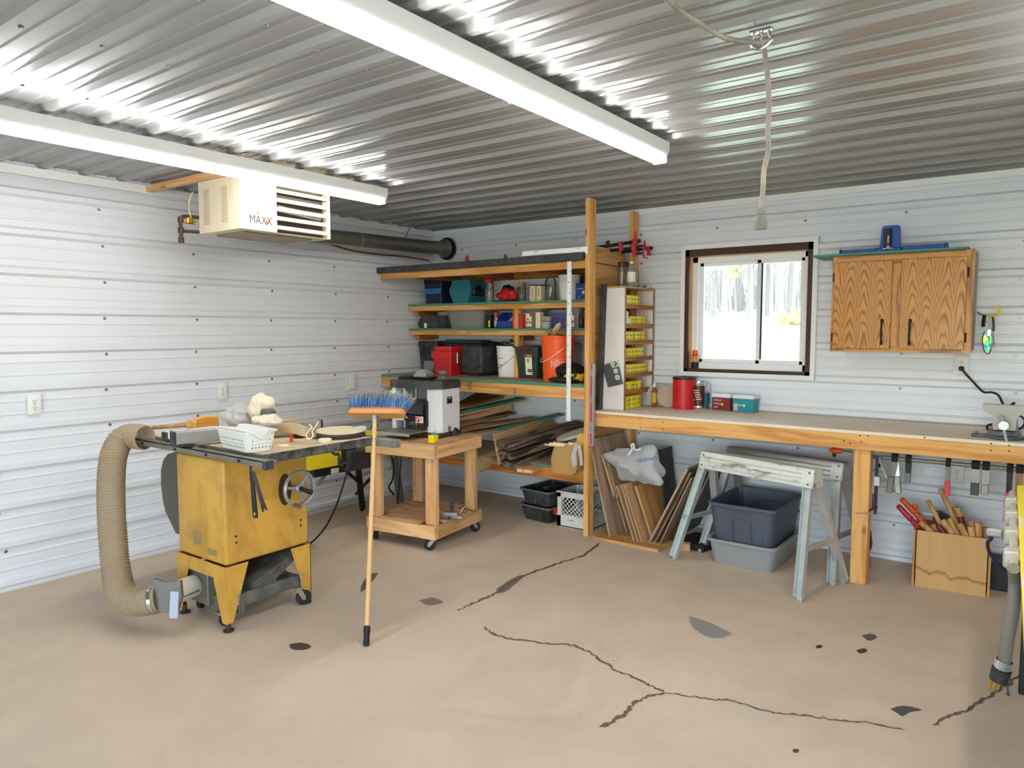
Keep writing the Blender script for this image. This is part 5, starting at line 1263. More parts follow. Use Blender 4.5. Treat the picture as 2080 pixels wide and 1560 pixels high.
# ================================================================ clamp rail and clamps
rl = thing('clamp_rail', 'grey steel pipe hung under the workbench carrying spring clamps', 'rail', (4.6, -.33, .728))
MB().cyl((3.90, -.33, .725), (5.5, -.33, .735), .0125, n=12).build('pipe', plain('rail_pipe', '9a958a', .45, .4, dirt=.4), rl, W=True)
for x in (3.95, 5.2): MB().box((x-.008, -.336, .73), (x+.008, -.324, ZB-.02), .001).build('hanger', M['galv'], rl, W=True)
def jaws(px, label, L, wid, mtop, mtip, tip=.28, a=0.0, py=0, cat='clamp'):
    p = X(px, 930, y=-.33); p.z = .725+.01*(p.x-3.9)/1.6; c = Vector((p.x, -.33, p.z+.012))
    t = thing('spring_clamp', label, cat, c, 0, 'spring clamps hanging on the rail')
    w = wid/2
    MB().tube([(-w, 0, .006), (w, 0, .006)], .013, 10).box((-w, -.024, -.03), (w, -.017, .012), .002).box((-w, .017, -.03), (w, .024, .012), .002).build('jaw', M['rubber'], t)
    for s in (-1, 1):
        pf = [(-w, 0), (w, 0), (w*.9, -L*(1-tip)), (-w*.9, -L*(1-tip))]
        Mx = frame((0, s*.020, -.018), (1, 0, 0), (0, s*.10, 1)); Mx = Mx @ Rz(a*s)
        ar = MB().prism(pf, .003, Mx).build('arm', mtop, t)
        MB().box((-w*1.02, -L, -.006), (w*1.02, -L*(1-tip), .010), .004, M=Mx).build('grip', mtip, ar)
    return t
jaws(1846, 'black spring clamp with grey grips, third on the rail from the bench leg', .13, .030, M['charcoal'], plain('grip_grey', '8b8d90', .5), .45)
jaws(1818, 'narrow silver spring clamp with a bent handle, second from the bench leg', .21, .034, M['steel'], M['dusty_steel'], .5, .12)
jaws(1927, 'thin spring clamp with pink grips, hanging before the wall outlet', .19, .026, M['dusty_steel'], M['pink'], .50)
jaws(1983, 'silver spring clamp with dark grey grips, left one of a pair right of the outlet', .165, .040, M['chrome'], M['grey_plastic'], .45)
jaws(2004, 'bright silver spring clamp, right one of a pair right of the outlet', .155, .036, M['chrome'], M['galv'], .4)
jaws(2053, 'black spring clamp with a pink grip near the yellow table', .22, .030, M['charcoal'], M['pink'], .42)
jaws(2073, 'wooden hand-screw jaw hanging at the right end of the rail', .19, .036, RAW['z'], RAW['z'], .2)
# A-shaped clamp seen side-on
c = X(1786, 934, y=-.33); t = thing('spring_clamp', 'silver A-shaped spring clamp hanging open beside the bench leg', 'clamp', c, 0, 'spring clamps hanging on the rail')
for s, (ex, ey) in ((-1, (1771, 958)), (1, (1800, 970))):
    e = X(ex, ey, y=-.335); d = e-c; Mx = frame(c+Vector((0, -.012*s, 0)), d, (0, 1, 0)); L = d.length
    MB().prism([(-.03, -.005), (L*.35, -.010), (L, -.006), (L, .006), (L*.35, .010), (-.03, .005)], .010, Mx @ Tr(0, 0, 0) @ Rx(0)).build('arm', M['galv'], t, W=True)
MB().cyl(c+Vector((0, -.03, -.035)), c+Vector((0, .03, -.035)), .010, n=10).build('spring', M['rubber'], t, W=True)
# small bar clamp on the leg and orange pipe clamp
t = thing('bar_clamp', 'dark bar clamp hanging behind the bench leg with its thin handle crossing the leg', 'clamp', X(1772, 1040, y=-.5))
MB().box((3.966, -.50, X(1772, 1044, y=-.5).z), (3.984, -.492, .76), .001).build('bar', M['charcoal'], t, W=True)
za = X(1775, 975, y=-.5).z; MB().box((3.962, -.53, za-.03), (4.0, -.487, za+.03), .004).build('sliding_jaw', M['galv'], t, W=True)
zb_ = X(1760, 1043, y=-.645).z; MB().cyl((3.945, -.6, zb_+.0), (3.985, -.50, zb_+.012), .006, n=8).box((3.958, -.515, zb_), (3.975, -.485, zb_+.09), .004).build('grip', plain('plum', '5b2f45', .5), t, W=True)
MB().cyl(X(1737, 1043, y=-.645), X(1772, 1043, y=-.645), .0035, n=8).build('handle_pin', M['dusty_steel'], t, W=True)
t = thing('hand_clamp', 'clamp with an orange wooden handle on the rail left of the bench leg', 'clamp', X(1700, 920, y=-.42))
MB().lathe([(.008, 0), (.017, .008), (.018, .05), (.013, .075), (.008, .08)], 14, frame(X(1712, 917, y=-.42), (0, 0, 1), (0, 1, 0))).build('handle', M['orange'], t, W=True); MB().cyl(X(1694, 914, y=-.42), X(1732, 918, y=-.42), .007, n=10).build('screw_rod', M['brass'], t, W=True)
a = X(1696, 912, y=-.42); MB().box((a.x-.012, a.y-.012, a.z-.05), (a.x+.006, a.y+.012, ZB-.12), .004).build('clamp_body', M['black'], t, W=True)
t = thing('clamp_grip', 'small red clamp handle low behind the bench leg', 'handle', X(1768, 1110, y=-.47)); MB().lathe([(.004, 0), (.010, .02), (.012, .05), (.008, .08), (.004, .12)], 10, Tr(*X(1767, 1118, y=-.47))).build('grip', M['maroon'], t, W=True)

# ================================================================ box of turned handles
bx, by, bw_, bd, bh_ = 4.345, -.285, .372, .27, .335
kb = thing('wooden_box', 'water-stained plywood box on the floor under the bench, full of turned sticks', 'box', (bx+.01, by, 0), .07)
def ply_stain():
    t = NT('water_stained_ply'); tc = t.n('ShaderNodeTexCoord'); sx = t.n('ShaderNodeSeparateXYZ'); t.l(tc.outputs['Object'], sx.inputs[0])
    nz = t.n('ShaderNodeTexNoise', Scale=22.0, Detail=3.0); mp = t.n('ShaderNodeMapping'); mp.inputs['Scale'].default_value = (1, 1, .25); t.l(tc.outputs['Object'], mp.inputs[0]); t.l(mp.outputs[0], nz.inputs[0])
    ma = t.n('ShaderNodeMath', _operation='MULTIPLY_ADD'); t.l(nz.outputs[0], ma.inputs[0]); ma.inputs[1].default_value = .09; t.l(sx.outputs[2], ma.inputs[2])
    m2 = t.n('ShaderNodeMath', _operation='MULTIPLY_ADD'); t.l(sx.outputs[0], m2.inputs[0]); m2.inputs[1].default_value = .05; t.l(ma.outputs[0], m2.inputs[2])
    st = t.ramp(m2.outputs[0], [(.120, (0, 0, 0)), (.128, (.25,)*3), (.140, (.8,)*3), (.150, (0, 0, 0))])
    c = t.mix(t.noise(t.coord((14, 14, 1)), 2, 4, .6), hx('cfa56c'), hx('bf9257')); t.set(Base__Color=t.mix(st, c, hx('7d5718')), Roughness=.6); return t.m
hw = bw_/2; PS = ply_stain()
MB().box((-hw+.012, -bd/2-.012, .0), (hw-.012, -bd/2, bh_), .001).build('front_panel', PS, kb)
MB().box((-hw+.012, bd/2, .0), (hw-.012, bd/2+.012, bh_), .001).build('back_panel', TAN['x'], kb)
for s in (-1, 1): MB().box((s*hw-.006, -bd/2-.010, .0), (s*hw+.006, bd/2+.010, bh_), .001).build('side_panel', TAN['z'], kb)
MB().box((-hw+.008, -bd/2, .004), (hw-.008, bd/2, .016)).build('bottom_panel', TAN['x'], kb)
RD = plain('stick_red', 'a81c2c', .3); DRD = plain('stick_dark_red', '6a1420', .3); ORG = plain('stick_orange', 'c8501d', .35)
def stick(label, top, yt, bot, yb, r, m, kind='plain', tipm=None):
    T = X(*top, y=yt); B = X(*bot, y=yb); d = (T-B).normalized(); L = .34+.0*(T-B).length
    e = T-d*((T-B).length+.20)
    if e.z < .022: e = T-d*((T.z-.022)/d.z)
    L = (T-e).length; t = thing('turned_stick', label, 'stick', e, 0, 'sticks in the wooden box'); Mx = frame((0, 0, 0), d.cross(Vector((0, 1, 0))).cross(d) if False else Vector((d.z, 0, -d.x)), Vector((0, 1, 0)))
    q = d.to_track_quat('Z', 'Y').to_matrix().to_4x4()
    if kind == 'turned': pr = [(r*.7, 0), (r*.8, L*.55), (r*1.25, L*.62), (r*1.25, L*.64), (r*.95, L*.66), (r*.9, L*.74), (r*1.2, L*.76), (r*1.0, L*.78), (r*.95, L*.95), (r*.9, L*.985), (r*.5, L)]
    elif kind == 'round': pr = [(r, 0), (r, L-r*.9), (r*.8, L-r*.3), (r*.3, L)]
    else: pr = [(r, 0), (r, L-.003), (r-.003, L)]
    MB().lathe(pr, 16, q).build('shaft', m, t, smooth=45)
    if tipm: MB().lathe([(r*1.01, L*.86), (r*1.02, L-.001), (r*.9, L+.002)], 16, q).build('tip', tipm, t)
yf = -.38
for a in (('red turned stick leaning far left out of the box', (1823, 1026), -.36, (1878, 1084), -.36, .0165, RD, 'turned'),
          ('orange turned stick leaning left behind the red one', (1830, 1012), -.30, (1890, 1075), -.32, .0165, ORG, 'turned'),
          ('bare pale stick lying against the red turned stick at the left of the box', (1868, 1060), -.39, (1900, 1088), -.39, .017, RAW['z'], 'plain'),
          ('short brown stick just right of the bare pale one', (1893, 1066), -.33, (1912, 1090), -.33, .0155, RAW['z'], 'plain'),
          ('short dark red stick at the front of the box', (1903, 1066), -.385, (1928, 1092), -.385, .0155, DRD, 'round'),
          ('tall thin oak stick leaning left behind the front row', (1884, 1016), -.26, (1908, 1060), -.28, .0135, RAW['z'], 'plain'),
          ('longest oak stick rising highest out of the box', (1910, 992), -.22, (1938, 1054), -.24, .0150, RAW['z'], 'plain'),
          ('round-ended tan stick in the front row, left of the middle', (1915, 1055), -.385, (1940, 1094), -.385, .0165, RAW['z'], 'round'),
          ('yellowish thin stick in the front row, at the middle', (1928, 1053), -.37, (1948, 1095), -.37, .0135, RAW['z'], 'plain'),
          ('round-ended tan stick in the front row, right of the middle', (1950, 1063), -.385, (1965, 1097), -.385, .0165, RAW['z'], 'round'),
          ('flat-ended blond stick in front, second from the right', (1971, 1070), -.375, (1977, 1098), -.375, .0165, RAW['z'], 'plain'),
          ('blond stick with a dark shadow line, behind the second from the right', (1972, 1058), -.30, (1975, 1090), -.30, .0155, RAW['z'], 'plain'),
          ('straight ringed stick at the right of the box', (1987, 1062), -.36, (1989, 1100), -.36, .0165, RAW['z'], 'plain'),
          ('square grey-brown stick at the far right of the box', (2005, 1072), -.33, (2003, 1102), -.33, .0185, OLD['z'], 'plain'),
          ('blond stick end between the longest stick and the dark red capped one', (1938, 1028), -.20, (1950, 1070), -.22, .0135, RAW['z'], 'plain')):
    stick(*a)
stick('dark red stick with a blond end cap, right of the longest oak stick', (1946, 1032), -.24, (1962, 1086), -.26, .0165, DRD, 'plain', RAW['z'])
t = thing('hand_plane', 'dark metal plane body with an orange knob lying among the sticks in the box', 'plane', X(1885, 1050, y=-.24))
MB().prism([(-.05, 0), (.055, 0), (.07, .022), (-.04, .016)], .03, frame(X(1880, 1045, y=-.24), (1, 0, .05), (0, 0, 1))).build('body', M['steel'], t, W=True); MB().lathe([(.014, 0), (.016, .03), (.010, .045)], 12, Tr(*X(1862, 1038, y=-.25)) @ Ry(-.4)).build('knob', M['orange'], t, W=True)
MB().prism([(0, 0), (.09, -.01), (.085, .04), (.04, .06), (.0, .055)], .02, frame(X(1895, 1055, y=-.17), (1, 0, 0), (0, 0, 1))).build('shield', M['charcoal'], t, W=True)
o = MB().box((4.52, -.25, 0), (4.72, -.03, .16), .006).build('black_case', M['black']); tag(o, 'black case on the floor in the shadow right of the box of sticks', 'case')

# ================================================================ lumber on the low shelf
def plank(label, f, yf, b, yb, w, th, m, grp='boards stacked on the low shelf', nm='lumber_board', roll=0, cat='board', live=0):
    A = X(*f, y=yf); B = X(*b, y=yb); d = B-A; L = d.length
    Mx = frame(A, d, Vector((-d.y, d.x, 0))) @ Rx(roll)
    if live:
        R = random.Random(int(f[0])); mb = MB(); rings = []
        for i in range(14):
            x = L*i/13; w0 = w*(1+live*R.uniform(-1, 1)); w1 = w*(1+live*R.uniform(-1, 1)); rings.append([(x, -w0/2, -th/2+R.uniform(0, .004)), (x, w1/2, -th/2), (x, w1/2*.94, th/2), (x, -w0/2*.90, th/2-R.uniform(0, .004))])
        mb.loft(rings)
    else: mb = MB(); mb.box((0, -w/2, -th/2), (L, w/2, th/2), .0015)
    o = mb.build(nm, m, None, base=(0, 0, 0), smooth=None); o.location = Mx.to_translation(); o.rotation_euler = Mx.to_euler()
    return tag(o, label, cat, grp)
plank('plywood plank standing on edge with its flat end towards the room', (1008, 912), -.83, (1125, 872), -.10, .022, .24, PLY['x'], roll=-.16)
plank('topmost grey live-edge slab in the front of the lumber pile', (1020, 905), -.86, (1182, 862), -.08, .16, .045, BARK['x'], live=.10, roll=.12)
plank('second live-edge slab down in the front of the lumber pile', (1024, 925), -.86, (1160, 882), -.12, .15, .042, BARK['x'], live=.10, roll=.10)
plank('dark-faced live-edge slab, third down in the lumber pile', (1030, 944), -.86, (1130, 905), -.15, .13, .040, BARK['x'], live=.12, roll=.06)
plank('thin grey slab, fourth down in the lumber pile', (1050, 950), -.84, (1140, 918), -.2, .12, .032, OLD['x'], live=.05)
plank('short pale board lying flat on the shelf front below the slabs', (1066, 957), -.90, (1125, 935), -.38, .13, .024, FRESH['x'])
bl_ = [((905, 873), (1052, 853), .10, .022, FRESH, 'lowest pale board beside the planer'), ((912, 879), (1084, 848), .09, .016, PLY, 'long thin pale board reaching furthest right beside the planer'),
       ((900, 862), (1025, 842), .11, .026, OLD, 'weathered board between two pale boards beside the planer'), ((905, 858), (1036, 826), .05, .050, FRESH, 'thick square pine stick beside the planer'),
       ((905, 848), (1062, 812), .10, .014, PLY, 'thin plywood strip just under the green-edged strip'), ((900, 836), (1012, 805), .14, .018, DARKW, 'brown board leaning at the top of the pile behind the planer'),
       ((915, 868), (1040, 838), .10, .020, OLD, 'dark worn board in the middle of the pile beside the planer'), ((922, 884), (1060, 860), .12, .016, PLYG, 'grey plywood strip at the bottom of the pile beside the planer')]
for i, (f, b, w, th, m, lab) in enumerate(bl_): plank(lab, f, -.72-.012*(i % 3), b, -.10, w, th, m['x'])
plank('upper green-edged board strip slanting up in the lumber pile', (905, 843), -.73, (1060, 808), -.08, .10, .013, M['green_edge'])
plank('lower green-edged board strip right of the pale board ends', (1010, 873), -.60, (1140, 841), -.08, .10, .013, M['green_edge'])
plank('dark wide board leaning in the shadow at the back of the low shelf', (930, 828), -.35, (985, 798), -.08, .20, .02, OLD['x'])
Rb = random.Random(12); Ls = ('uppermost', 'second', 'third', 'fourth', 'fifth', 'sixth', 'lowest')
for i in range(7):
    y0 = 842+5.5*i; plank(Ls[i]+' brown offcut in the heap seen behind the broom handle', (738+Rb.uniform(-3, 12), y0+6), -.83, (822+Rb.uniform(-8, 12), y0-6-Rb.uniform(0, 5)), -.35, .09+.02*Rb.random(), .018, (OLD if i % 3 else BARK)['x'], 'offcuts at the left end of the low shelf', 'wood_offcut', live=.12, roll=Rb.uniform(-.2, .2))
plank('brown board end standing up under the left of the broom head', (735, 862), -.85, (741, 838), -.80, .09, .02, OLD['x'], 'offcuts at the left end of the low shelf', 'wood_offcut')
# peeled log
A = X(966, 945, y=-.86); B = X(1040, 915, y=-.30); d = (B-A); mb = MB(); R = random.Random(4); rings = []
q = d.to_track_quat('Z', 'Y').to_matrix(); ph = [R.uniform(0, 6) for _ in range(4)]
for i in range(16):
    s_ = i/15; rr = .066*(1-.08*math.sin(3*s_)); rr *= .90 if i == 0 else 1
    rings.append([A+d*s_+q @ Vector((rr*(1+.05*math.sin(3*a+ph[0]+2*s_)+.03*math.sin(7*a+ph[1]+5*s_))*math.cos(a), rr*(1+.05*math.sin(3*a+ph[0]+2*s_))*math.sin(a), 0)) for a in [2*PI*k/24 for k in range(24)]])
o = mb.loft(rings).build('peeled_log', plain('peeled_wood', 'cdb184', .7, dirt=.6, dcol=(.35, .25, .13), dsc=16, bump=.3)); tag(o, 'pale peeled log sticking out under the lumber, its cut round end facing the room', 'log')
o = MB().lathe([(.001, 0), (.054, 0), (.056, .004), (.001, .006)], 24, Matrix.Translation(A-d.normalized()*.0055) @ q.to_4x4()).build('cut_face', plain('end_grain', 'd9c59c', .7), o, W=True)
# pale oval slab and paper bag
a = X(1126, 893, y=-.72); c = X(1166, 882, y=-.58)
o = MB().lathe([(.001, -.012), (.15, -.012), (.155, 0), (.15, .010), (.001, .010)], 40, Tr(*c) @ Ry(-.30) @ Rx(.25) @ Matrix.Diagonal((1.0, .62, 1, 1))).build('oval_board', plain('pale_wood_grey', 'b3aa98', .7, dirt=.4, dcol=(.45, .42, .36))); tag(o, 'pale grey oval board resting on the paper bag by the post', 'board')
pb = thing('paper_bag', 'crumpled brown paper bag of scraps hanging over the front of the low shelf', 'bag', (1.95, -.74, Z5))
zl = X(1150, 965, y=-.80).z; zh = X(1150, 906, y=-.78).z
mb = MB(); R = random.Random(5); rings = []
for i, (z, k) in enumerate(((zl, .72), (zl+.03, .95), (zl+.10, 1.05), (zl+.16, .98), (zh, .92))):
    rings.append([Vector((p.x*k*(1+R.uniform(-.05, .05)), p.y*k*(1+R.uniform(-.06, .06)), 0))+Vector((1.965, -.735+.02*i, max(z, Z5+.002) if p.y > .0 else z)) for p in rrect(.115, .085, .02, 0, 3)])
mb.loft(rings, True, True); mb.build('bag_body', M['bagpaper'], pb, W=True, smooth=20)
MB().tube(arc([X(1172, 902, y=-.80), X(1166, 925, y=-.835), X(1168, 948, y=-.835)], 4), [.016]*4+[.02]*4+[.012], 6).tube(arc([X(1176, 904, y=-.80), X(1180, 925, y=-.82), X(1181, 945, y=-.82)], 4), .012, 6).build('plastic_film', M['bagfilm'], pb, W=True)
R = random.Random(15)
for i in range(6):
    p = X(1122+9*i, 908-2*(i % 3), y=-.76+.015*i); d = Vector((.08, R.uniform(-.03, .03), R.uniform(-.01, .03)))
    o = MB().box((-.06, -.008, -.006), (.06, .008, .006), .001, M=frame(p+Vector((0, 0, .012)), d, (0, 1, 0))).build('kindling_stick', [FRESH['x'], M['paper']][i % 2]); tag(o, 'one of the pale kindling sticks poking out of the paper bag', 'stick', 'kindling in the paper bag')
o = MB().prism([(-.03, 0), (.035, -.02), (.04, .12), (.0, .15), (-.03, .11)], .006, frame(X(1180, 920, y=-.70), (.9, .3, 0), (0, 0, 1))).build('yellow_card', plain('card_ochre', 'c79a4a', .7)); tag(o, 'ochre card standing between the paper bag and the post', 'card')

# ================================================================ caddies and milk crate under the shelf
def caddy(label, z, m, cx=1.60, cy=-.40, rz=-.12, h=.125, tilt=None, handle=False):
    t = tub('tool_caddy', label, 'caddy', (cx, cy, z), (.125, .17), (.150, .20), h, m, rz, .03, .008, plain('caddy_rim', '5c615e', .5), 'stacked grey caddies')
    if handle: MB().box((-.013, -.19, .01), (.013, .19, .115), .004).box((-.022, -.07, .105), (.022, .07, .135), .008).build('divider_handle', m, t)
    return t
caddy('lower dark grey plastic caddy on the floor beside the milk crate', 0.001, M['blackd'])
caddy('upper dark grey caddy with a centre handle, stacked on the lower one', .128, M['charcoal'], handle=True)
o = MB().box((-.03, -.05, 0), (.03, .05, .055), .008, M=Tr(1.735, -.50, .07) @ Ry(.35)).build('red_case', M['red']); tag(o, 'bright red case tucked between the caddies and the milk crate', 'case')
kx0, kx1, ky0, ky1, kh = 1.785, 2.065, -.585, -.285, .275
mc = thing('milk_crate', 'white plastic milk crate with diamond lattice sides behind the shelving post', 'crate', ((kx0+kx1)/2, (ky0+ky1)/2, 0))
WC = plain('crate_white', 'd9d6cf', .5, dirt=.4, dcol=(.42, .38, .32))
t_ = .012; mb = MB()
for (a, b) in (((kx0, ky0), (kx1, ky0+t_)), ((kx0, ky1-t_), (kx1, ky1)), ((kx0, ky0), (kx0+t_, ky1)), ((kx1-t_, ky0), (kx1, ky1))):
    mb.box((a[0], a[1], 0), (b[0], b[1], .095)); mb.box((a[0], a[1], kh-.045), (b[0], b[1], kh))
for x in (kx0, kx1-.035):
    for y in (ky0, ky1-.035): mb.box((x, y, 0), (x+.035, y+.035, kh), .003)
mb.box((kx0, ky0, .002), (kx1, ky1, .010)); mb.box((kx0-.004, ky0-.004, kh-.012), (kx1+.004, ky0+.006, kh)); mb.box((kx0-.004, ky0-.004, .088), (kx1+.004, ky0+.006, .096))
mb.box((kx1-.004, ky0+.03, 0), (kx1+.006, ky0+.055, kh)); mb.build('shell', WC, mc, W=True)
LT = (MB(), MB())
for k in range(-5, 7):
    for s in (1, -1):
        pts = []
        x_ = kx0+.035+.035*k; a = (x_, .095); b = (x_+s*.135, .230)
        lo, hi = kx0+.03, kx1-.03
        def clip(p, q):
            (x0, z0), (x1, z1) = p, q; t0, t1 = 0, 1
            dx = x1-x0
            for e in ((lo-x0, dx, 1), (x0-hi, -dx, 1)):
                num, den = e[0], e[1]
                if abs(den) < 1e-9: continue
                tt = num/den
                if den > 0: t0 = max(t0, tt)
                else: t1 = min(t1, tt)
            return None if t0 >= t1 else ((x0+dx*t0, z0+(z1-z0)*t0), (x0+dx*t1, z0+(z1-z0)*t1))
        c_ = clip(a, b)
        if c_:
            for mb, y in zip(LT, (ky0+.006, ky1-.006)): mb.tube([(c_[0][0], y, c_[0][1]), (c_[1][0], y, c_[1][1])], .0032, 4)
for mb in LT: mb.build('lattice', WC, mc, W=True, smooth=None)
text("CASS-CLAY\nFARGO, N.D.", .017, M['ink_grey'], mc, frame(((kx0+kx1)/2, ky0-.0005, .055), (1, 0, 0), (0, 0, 1)), 'crate_print', True) if False else text('DAIRY', .020, M['ink_grey'], mc, frame(((kx0+kx1)/2-.02, ky0-.0005, .058), (1, 0, 0), (0, 0, 1)), 'crate_print', True)
# ================================================================ table saw
TZ = .910
ts = thing('table_saw', 'mustard yellow cabinet table saw on splayed legs with a cluttered sawdust-covered top', 'table saw', (1.28, -2.95, 0))
sx0, sx1, sy0, sy1 = 1.095, 1.530, -3.215, -2.712
def sawyellow():
    t = NT('saw_paint'); v = t.coord((1, 1, .45), False); a = t.noise(v, 7, 5, .65, .6); b = t.noise(t.coord((1, 1, 1), False), 40, 3, .6)
    c = t.mix(t.ramp(a, [(.45, (0, 0, 0)), (.68, (.75,)*3)]), hx('cf9f42'), hx('a87d38')); c = t.mix(t.ramp(b, [(.62, (0, 0, 0)), (.72, (.5,)*3)]), c, hx('b08a4c'))
    t.set(Base__Color=c, Roughness=.42); return t.m
SY = sawyellow()
cb = MB(); cb.box((sx0, sy0, .335), (sx1, sy1, TZ-.045), .018, seg=3); cb = cb.build('cabinet', SY, ts, W=True)
mb = MB()
for y in (-3.155, -2.765):
    for z in (.445, .475): mb.cyl((sx1-.001, y, z), (sx1+.003, y, z), .006, n=10)
mb.build('bolt', M['rust_pipe'], cb, W=True)
for (a, b, c, d, m, tx) in ((1.245, .405, 1.315, .475, 'ink_grey', ''), (1.375, .372, 1.455, .405, 'galv', '')):
    MB().box((a, sy0-.0012, b), (c, sy0-.0002, d)).build('maker_plate', plain('faded_plate', '9a8352', .5, dirt=.7, dcol=(.2, .18, .13), dsc=60), cb, W=True)
# stand: band and four tapered corner legs
mb = MB(); 
for (a, b) in (((sx0-.004, sy0-.004), (sx1+.004, sy0)), ((sx0-.004, sy1), (sx1+.004, sy1+.004)), ((sx0-.004, sy0-.004), (sx0, sy1+.004))): mb.box((a[0], a[1], .262), (b[0], b[1], .332))
mb.build('stand_band', SY, ts, W=True)
for ix, x in ((1, sx1), (-1, sx0)):
    for iy, y in ((-1, sy0), (1, sy1)):
        mb = MB(); o_ = .005
        pf = [(0, .332), (0, .045), (.036, .045), (.050, .09), (.128, .332)]
        mb.prism([(x+ix*o_-ix*p[0], p[1]) for p in pf], .004, frame((0, y+iy*o_+(.004 if iy > 0 else 0)-(.004 if iy > 0 else 0), 0), (1, 0, 0), (0, 0, 1)))
        mb.prism([(y+iy*o_-iy*p[0], p[1]) for p in pf], .004, frame((x+ix*o_-(.004 if ix > 0 else 0), 0, 0), (0, 1, 0), (0, 0, 1)))
        lg = mb.build('leg', SY, ts, W=True)
        MB().lathe([(.026, 0), (.028, .008), (.012, .014), (.012, .05)], 14, Tr(x-ix*.014, y-iy*.014, .0)).build('levelling_foot', M['rust_pipe'], lg, W=True)
        if ix > 0:
            mb = MB()
            for z in (.135, .175): mb.lathe([(.009, 0), (.008, .004), (.003, .006)], 12, Tr(x+o_+.003, y-iy*.055, z) @ Ry(PI/2))
            mb.build('bolt', M['galv'], lg, W=True)
# table top and wings
tx0, tx1, ty0, ty1 = .69, 1.757, -3.140, -2.448
MB().box((tx0, ty0, TZ-.042), (tx1-.004, ty1, TZ-.002), .003).build('table_top', M['dusty_steel'], ts, W=True, smooth=None)
MB().box((tx0+.003, ty0+.003, TZ-.0019), (tx1-.002, ty1-.003, TZ)).build('sawdust_film', M['sawdust'], ts, W=True, smooth=None)
EDG = plain('black_worn_edge', '2a2b2c', .55, dirt=.5, dcol=(.30, .29, .27), dsc=26)
MB().box((tx1-.0039, ty0-.002, TZ-.046), (tx1+.004, ty1+.002, TZ-.0005), .002).build('wing_edge', EDG, ts, W=True)
mb = MB()
for y in (-2.98, -2.60): mb.box((1.22 if y < -2.8 else .9, y-.008, TZ+.0002), (1.60 if y < -2.8 else 1.2, y+.008, TZ+.0007))
mb.box((.9, ty0+.05, TZ+.0002), (.915, ty1-.05, TZ+.0007)); mb.build('slot', M['rubber'], ts, W=True)
RL = plain('rail_grey', '77746c', .45, .4, dirt=.45, dcol=(.45, .38, .27))
fr = MB().box((.655, -3.236, .874), (1.905, -3.228, .904), .001).box((.655, -3.236, .898), (1.905, -3.196, .904), .001).box((.70, -3.20, .88), (1.86, -3.138, .892)); fr = fr.build('front_rail', RL, ts, W=True)
MB().box((1.890, -3.242, .866), (1.912, -3.192, .906), .003).build('end_cap', M['charcoal'], fr, W=True)
mb = MB()
for x in (.80, 1.13, 1.42, 1.70): mb.box((x-.012, -3.2375, .880), (x+.012, -3.2355, .894), .001)
mb.build('rail_bolt', M['rubber'], fr, W=True)
rr = MB().box((.66, -2.440, .862), (1.925, -2.392, .906), .003); rr.build('rear_rail', plain('rail_tube', '6f7373', .45, .35, dirt=.4, dcol=(.5, .48, .42)), ts, W=True)
# handwheel with crank and lock lever
hw_ = thing('x', 'x', 'x') if False else None
hc_ = Vector((1.600, -2.820, .668)); MH = Tr(*hc_) @ Ry(PI/2)
wl = MB(); wl.lathe([(.082, -.012), (.090, -.016), (.098, -.008), (.099, .004), (.092, .012), (.084, .008), (.080, -.004), (.082, -.012)], 40, MH, cap=False); wl.lathe([(.001, -.02), (.022, -.02), (.024, .004), (.018, .012), (.001, .012)], 20, MH)
for k in range(3):
    a = .35+2*PI*k/3; wl.tube([MH @ Vector((.018*math.cos(a), .018*math.sin(a), -.004)), MH @ Vector((.086*math.cos(a), .086*math.sin(a), -.004))], [.010, .007], 8)
wl = wl.build('handwheel', plain('cast_grey', '9c9d9f', .4, .4, dirt=.3), ts, W=True)
MB().cyl((sx1, hc_.y, hc_.z), (hc_.x-.015, hc_.y, hc_.z), .011, n=12).build('shaft', M['dusty_steel'], wl, W=True)
MB().tube([hc_+Vector((.012, 0, .0)), hc_+Vector((.03, -.005, .0)), hc_+Vector((.045, .045, -.025))], [.012, .011, .014], 10).build('lock_knob', M['rubber'], wl, W=True)
a = Vector((0, -.045, -.080)); MB().cyl(hc_+a, hc_+a+Vector((.065, 0, 0)), .010, .012, 12).build('crank_handle', plain('crank_grey', '6c6a66', .5, .3), wl, W=True)
mb = MB(); mb.prism([(.04*math.cos(q), .085*math.sin(q)) for q in [2*PI*k/20 for k in range(20)]], .002, frame((sx1, -2.86, .66), (0, 1, 0), (0, 0, 1))); mb.build('tilt_slot', M['rust_pipe'], cb, W=True)
# motor cover on the left, dust chute, mobile base
pts = [(355, 918), (341, 922), (331, 936), (327, 955), (327, 985), (331, 1018), (336, 1040), (347, 1062), (357, 1083)]
pf = [X(a, b, y=-3.14) for a, b in pts]; pf = [(p.x, p.z) for p in pf] + [(sx0+.002, X(357, 1083, y=-3.14).z), (sx0+.002, X(355, 918, y=-3.14).z)]
MB().prism(pf, .30, frame((0, -2.84, 0), (1, 0, 0), (0, 0, 1))).build('motor_cover', plain('cover_grey', '57524b', .55), ts, W=True)
MB().box((1.165, -3.20, .085), (1.335, -3.02, .275), .004).build('dust_port', plain('sheet_grey', '77756d', .5, .4, dirt=.6, dcol=(.3, .28, .24), dsc=18), ts, W=True)
MB().prism([(0, .09), (.36, .32), (.36, .335), (0, .20)], .30, frame((1.20, -3.05, 0), (0, 1, 0), (0, 0, 1)) ).build('dust_chute', plain('chute_grey', '4e4d4a', .55, .3, dirt=.5, dcol=(.3, .29, .27)), ts, W=True)
BS = plain('base_steel', '5f605d', .5, .4, dirt=.5, dcol=(.38, .36, .31))
mbase = thing('y', 'y', 'y') if False else None
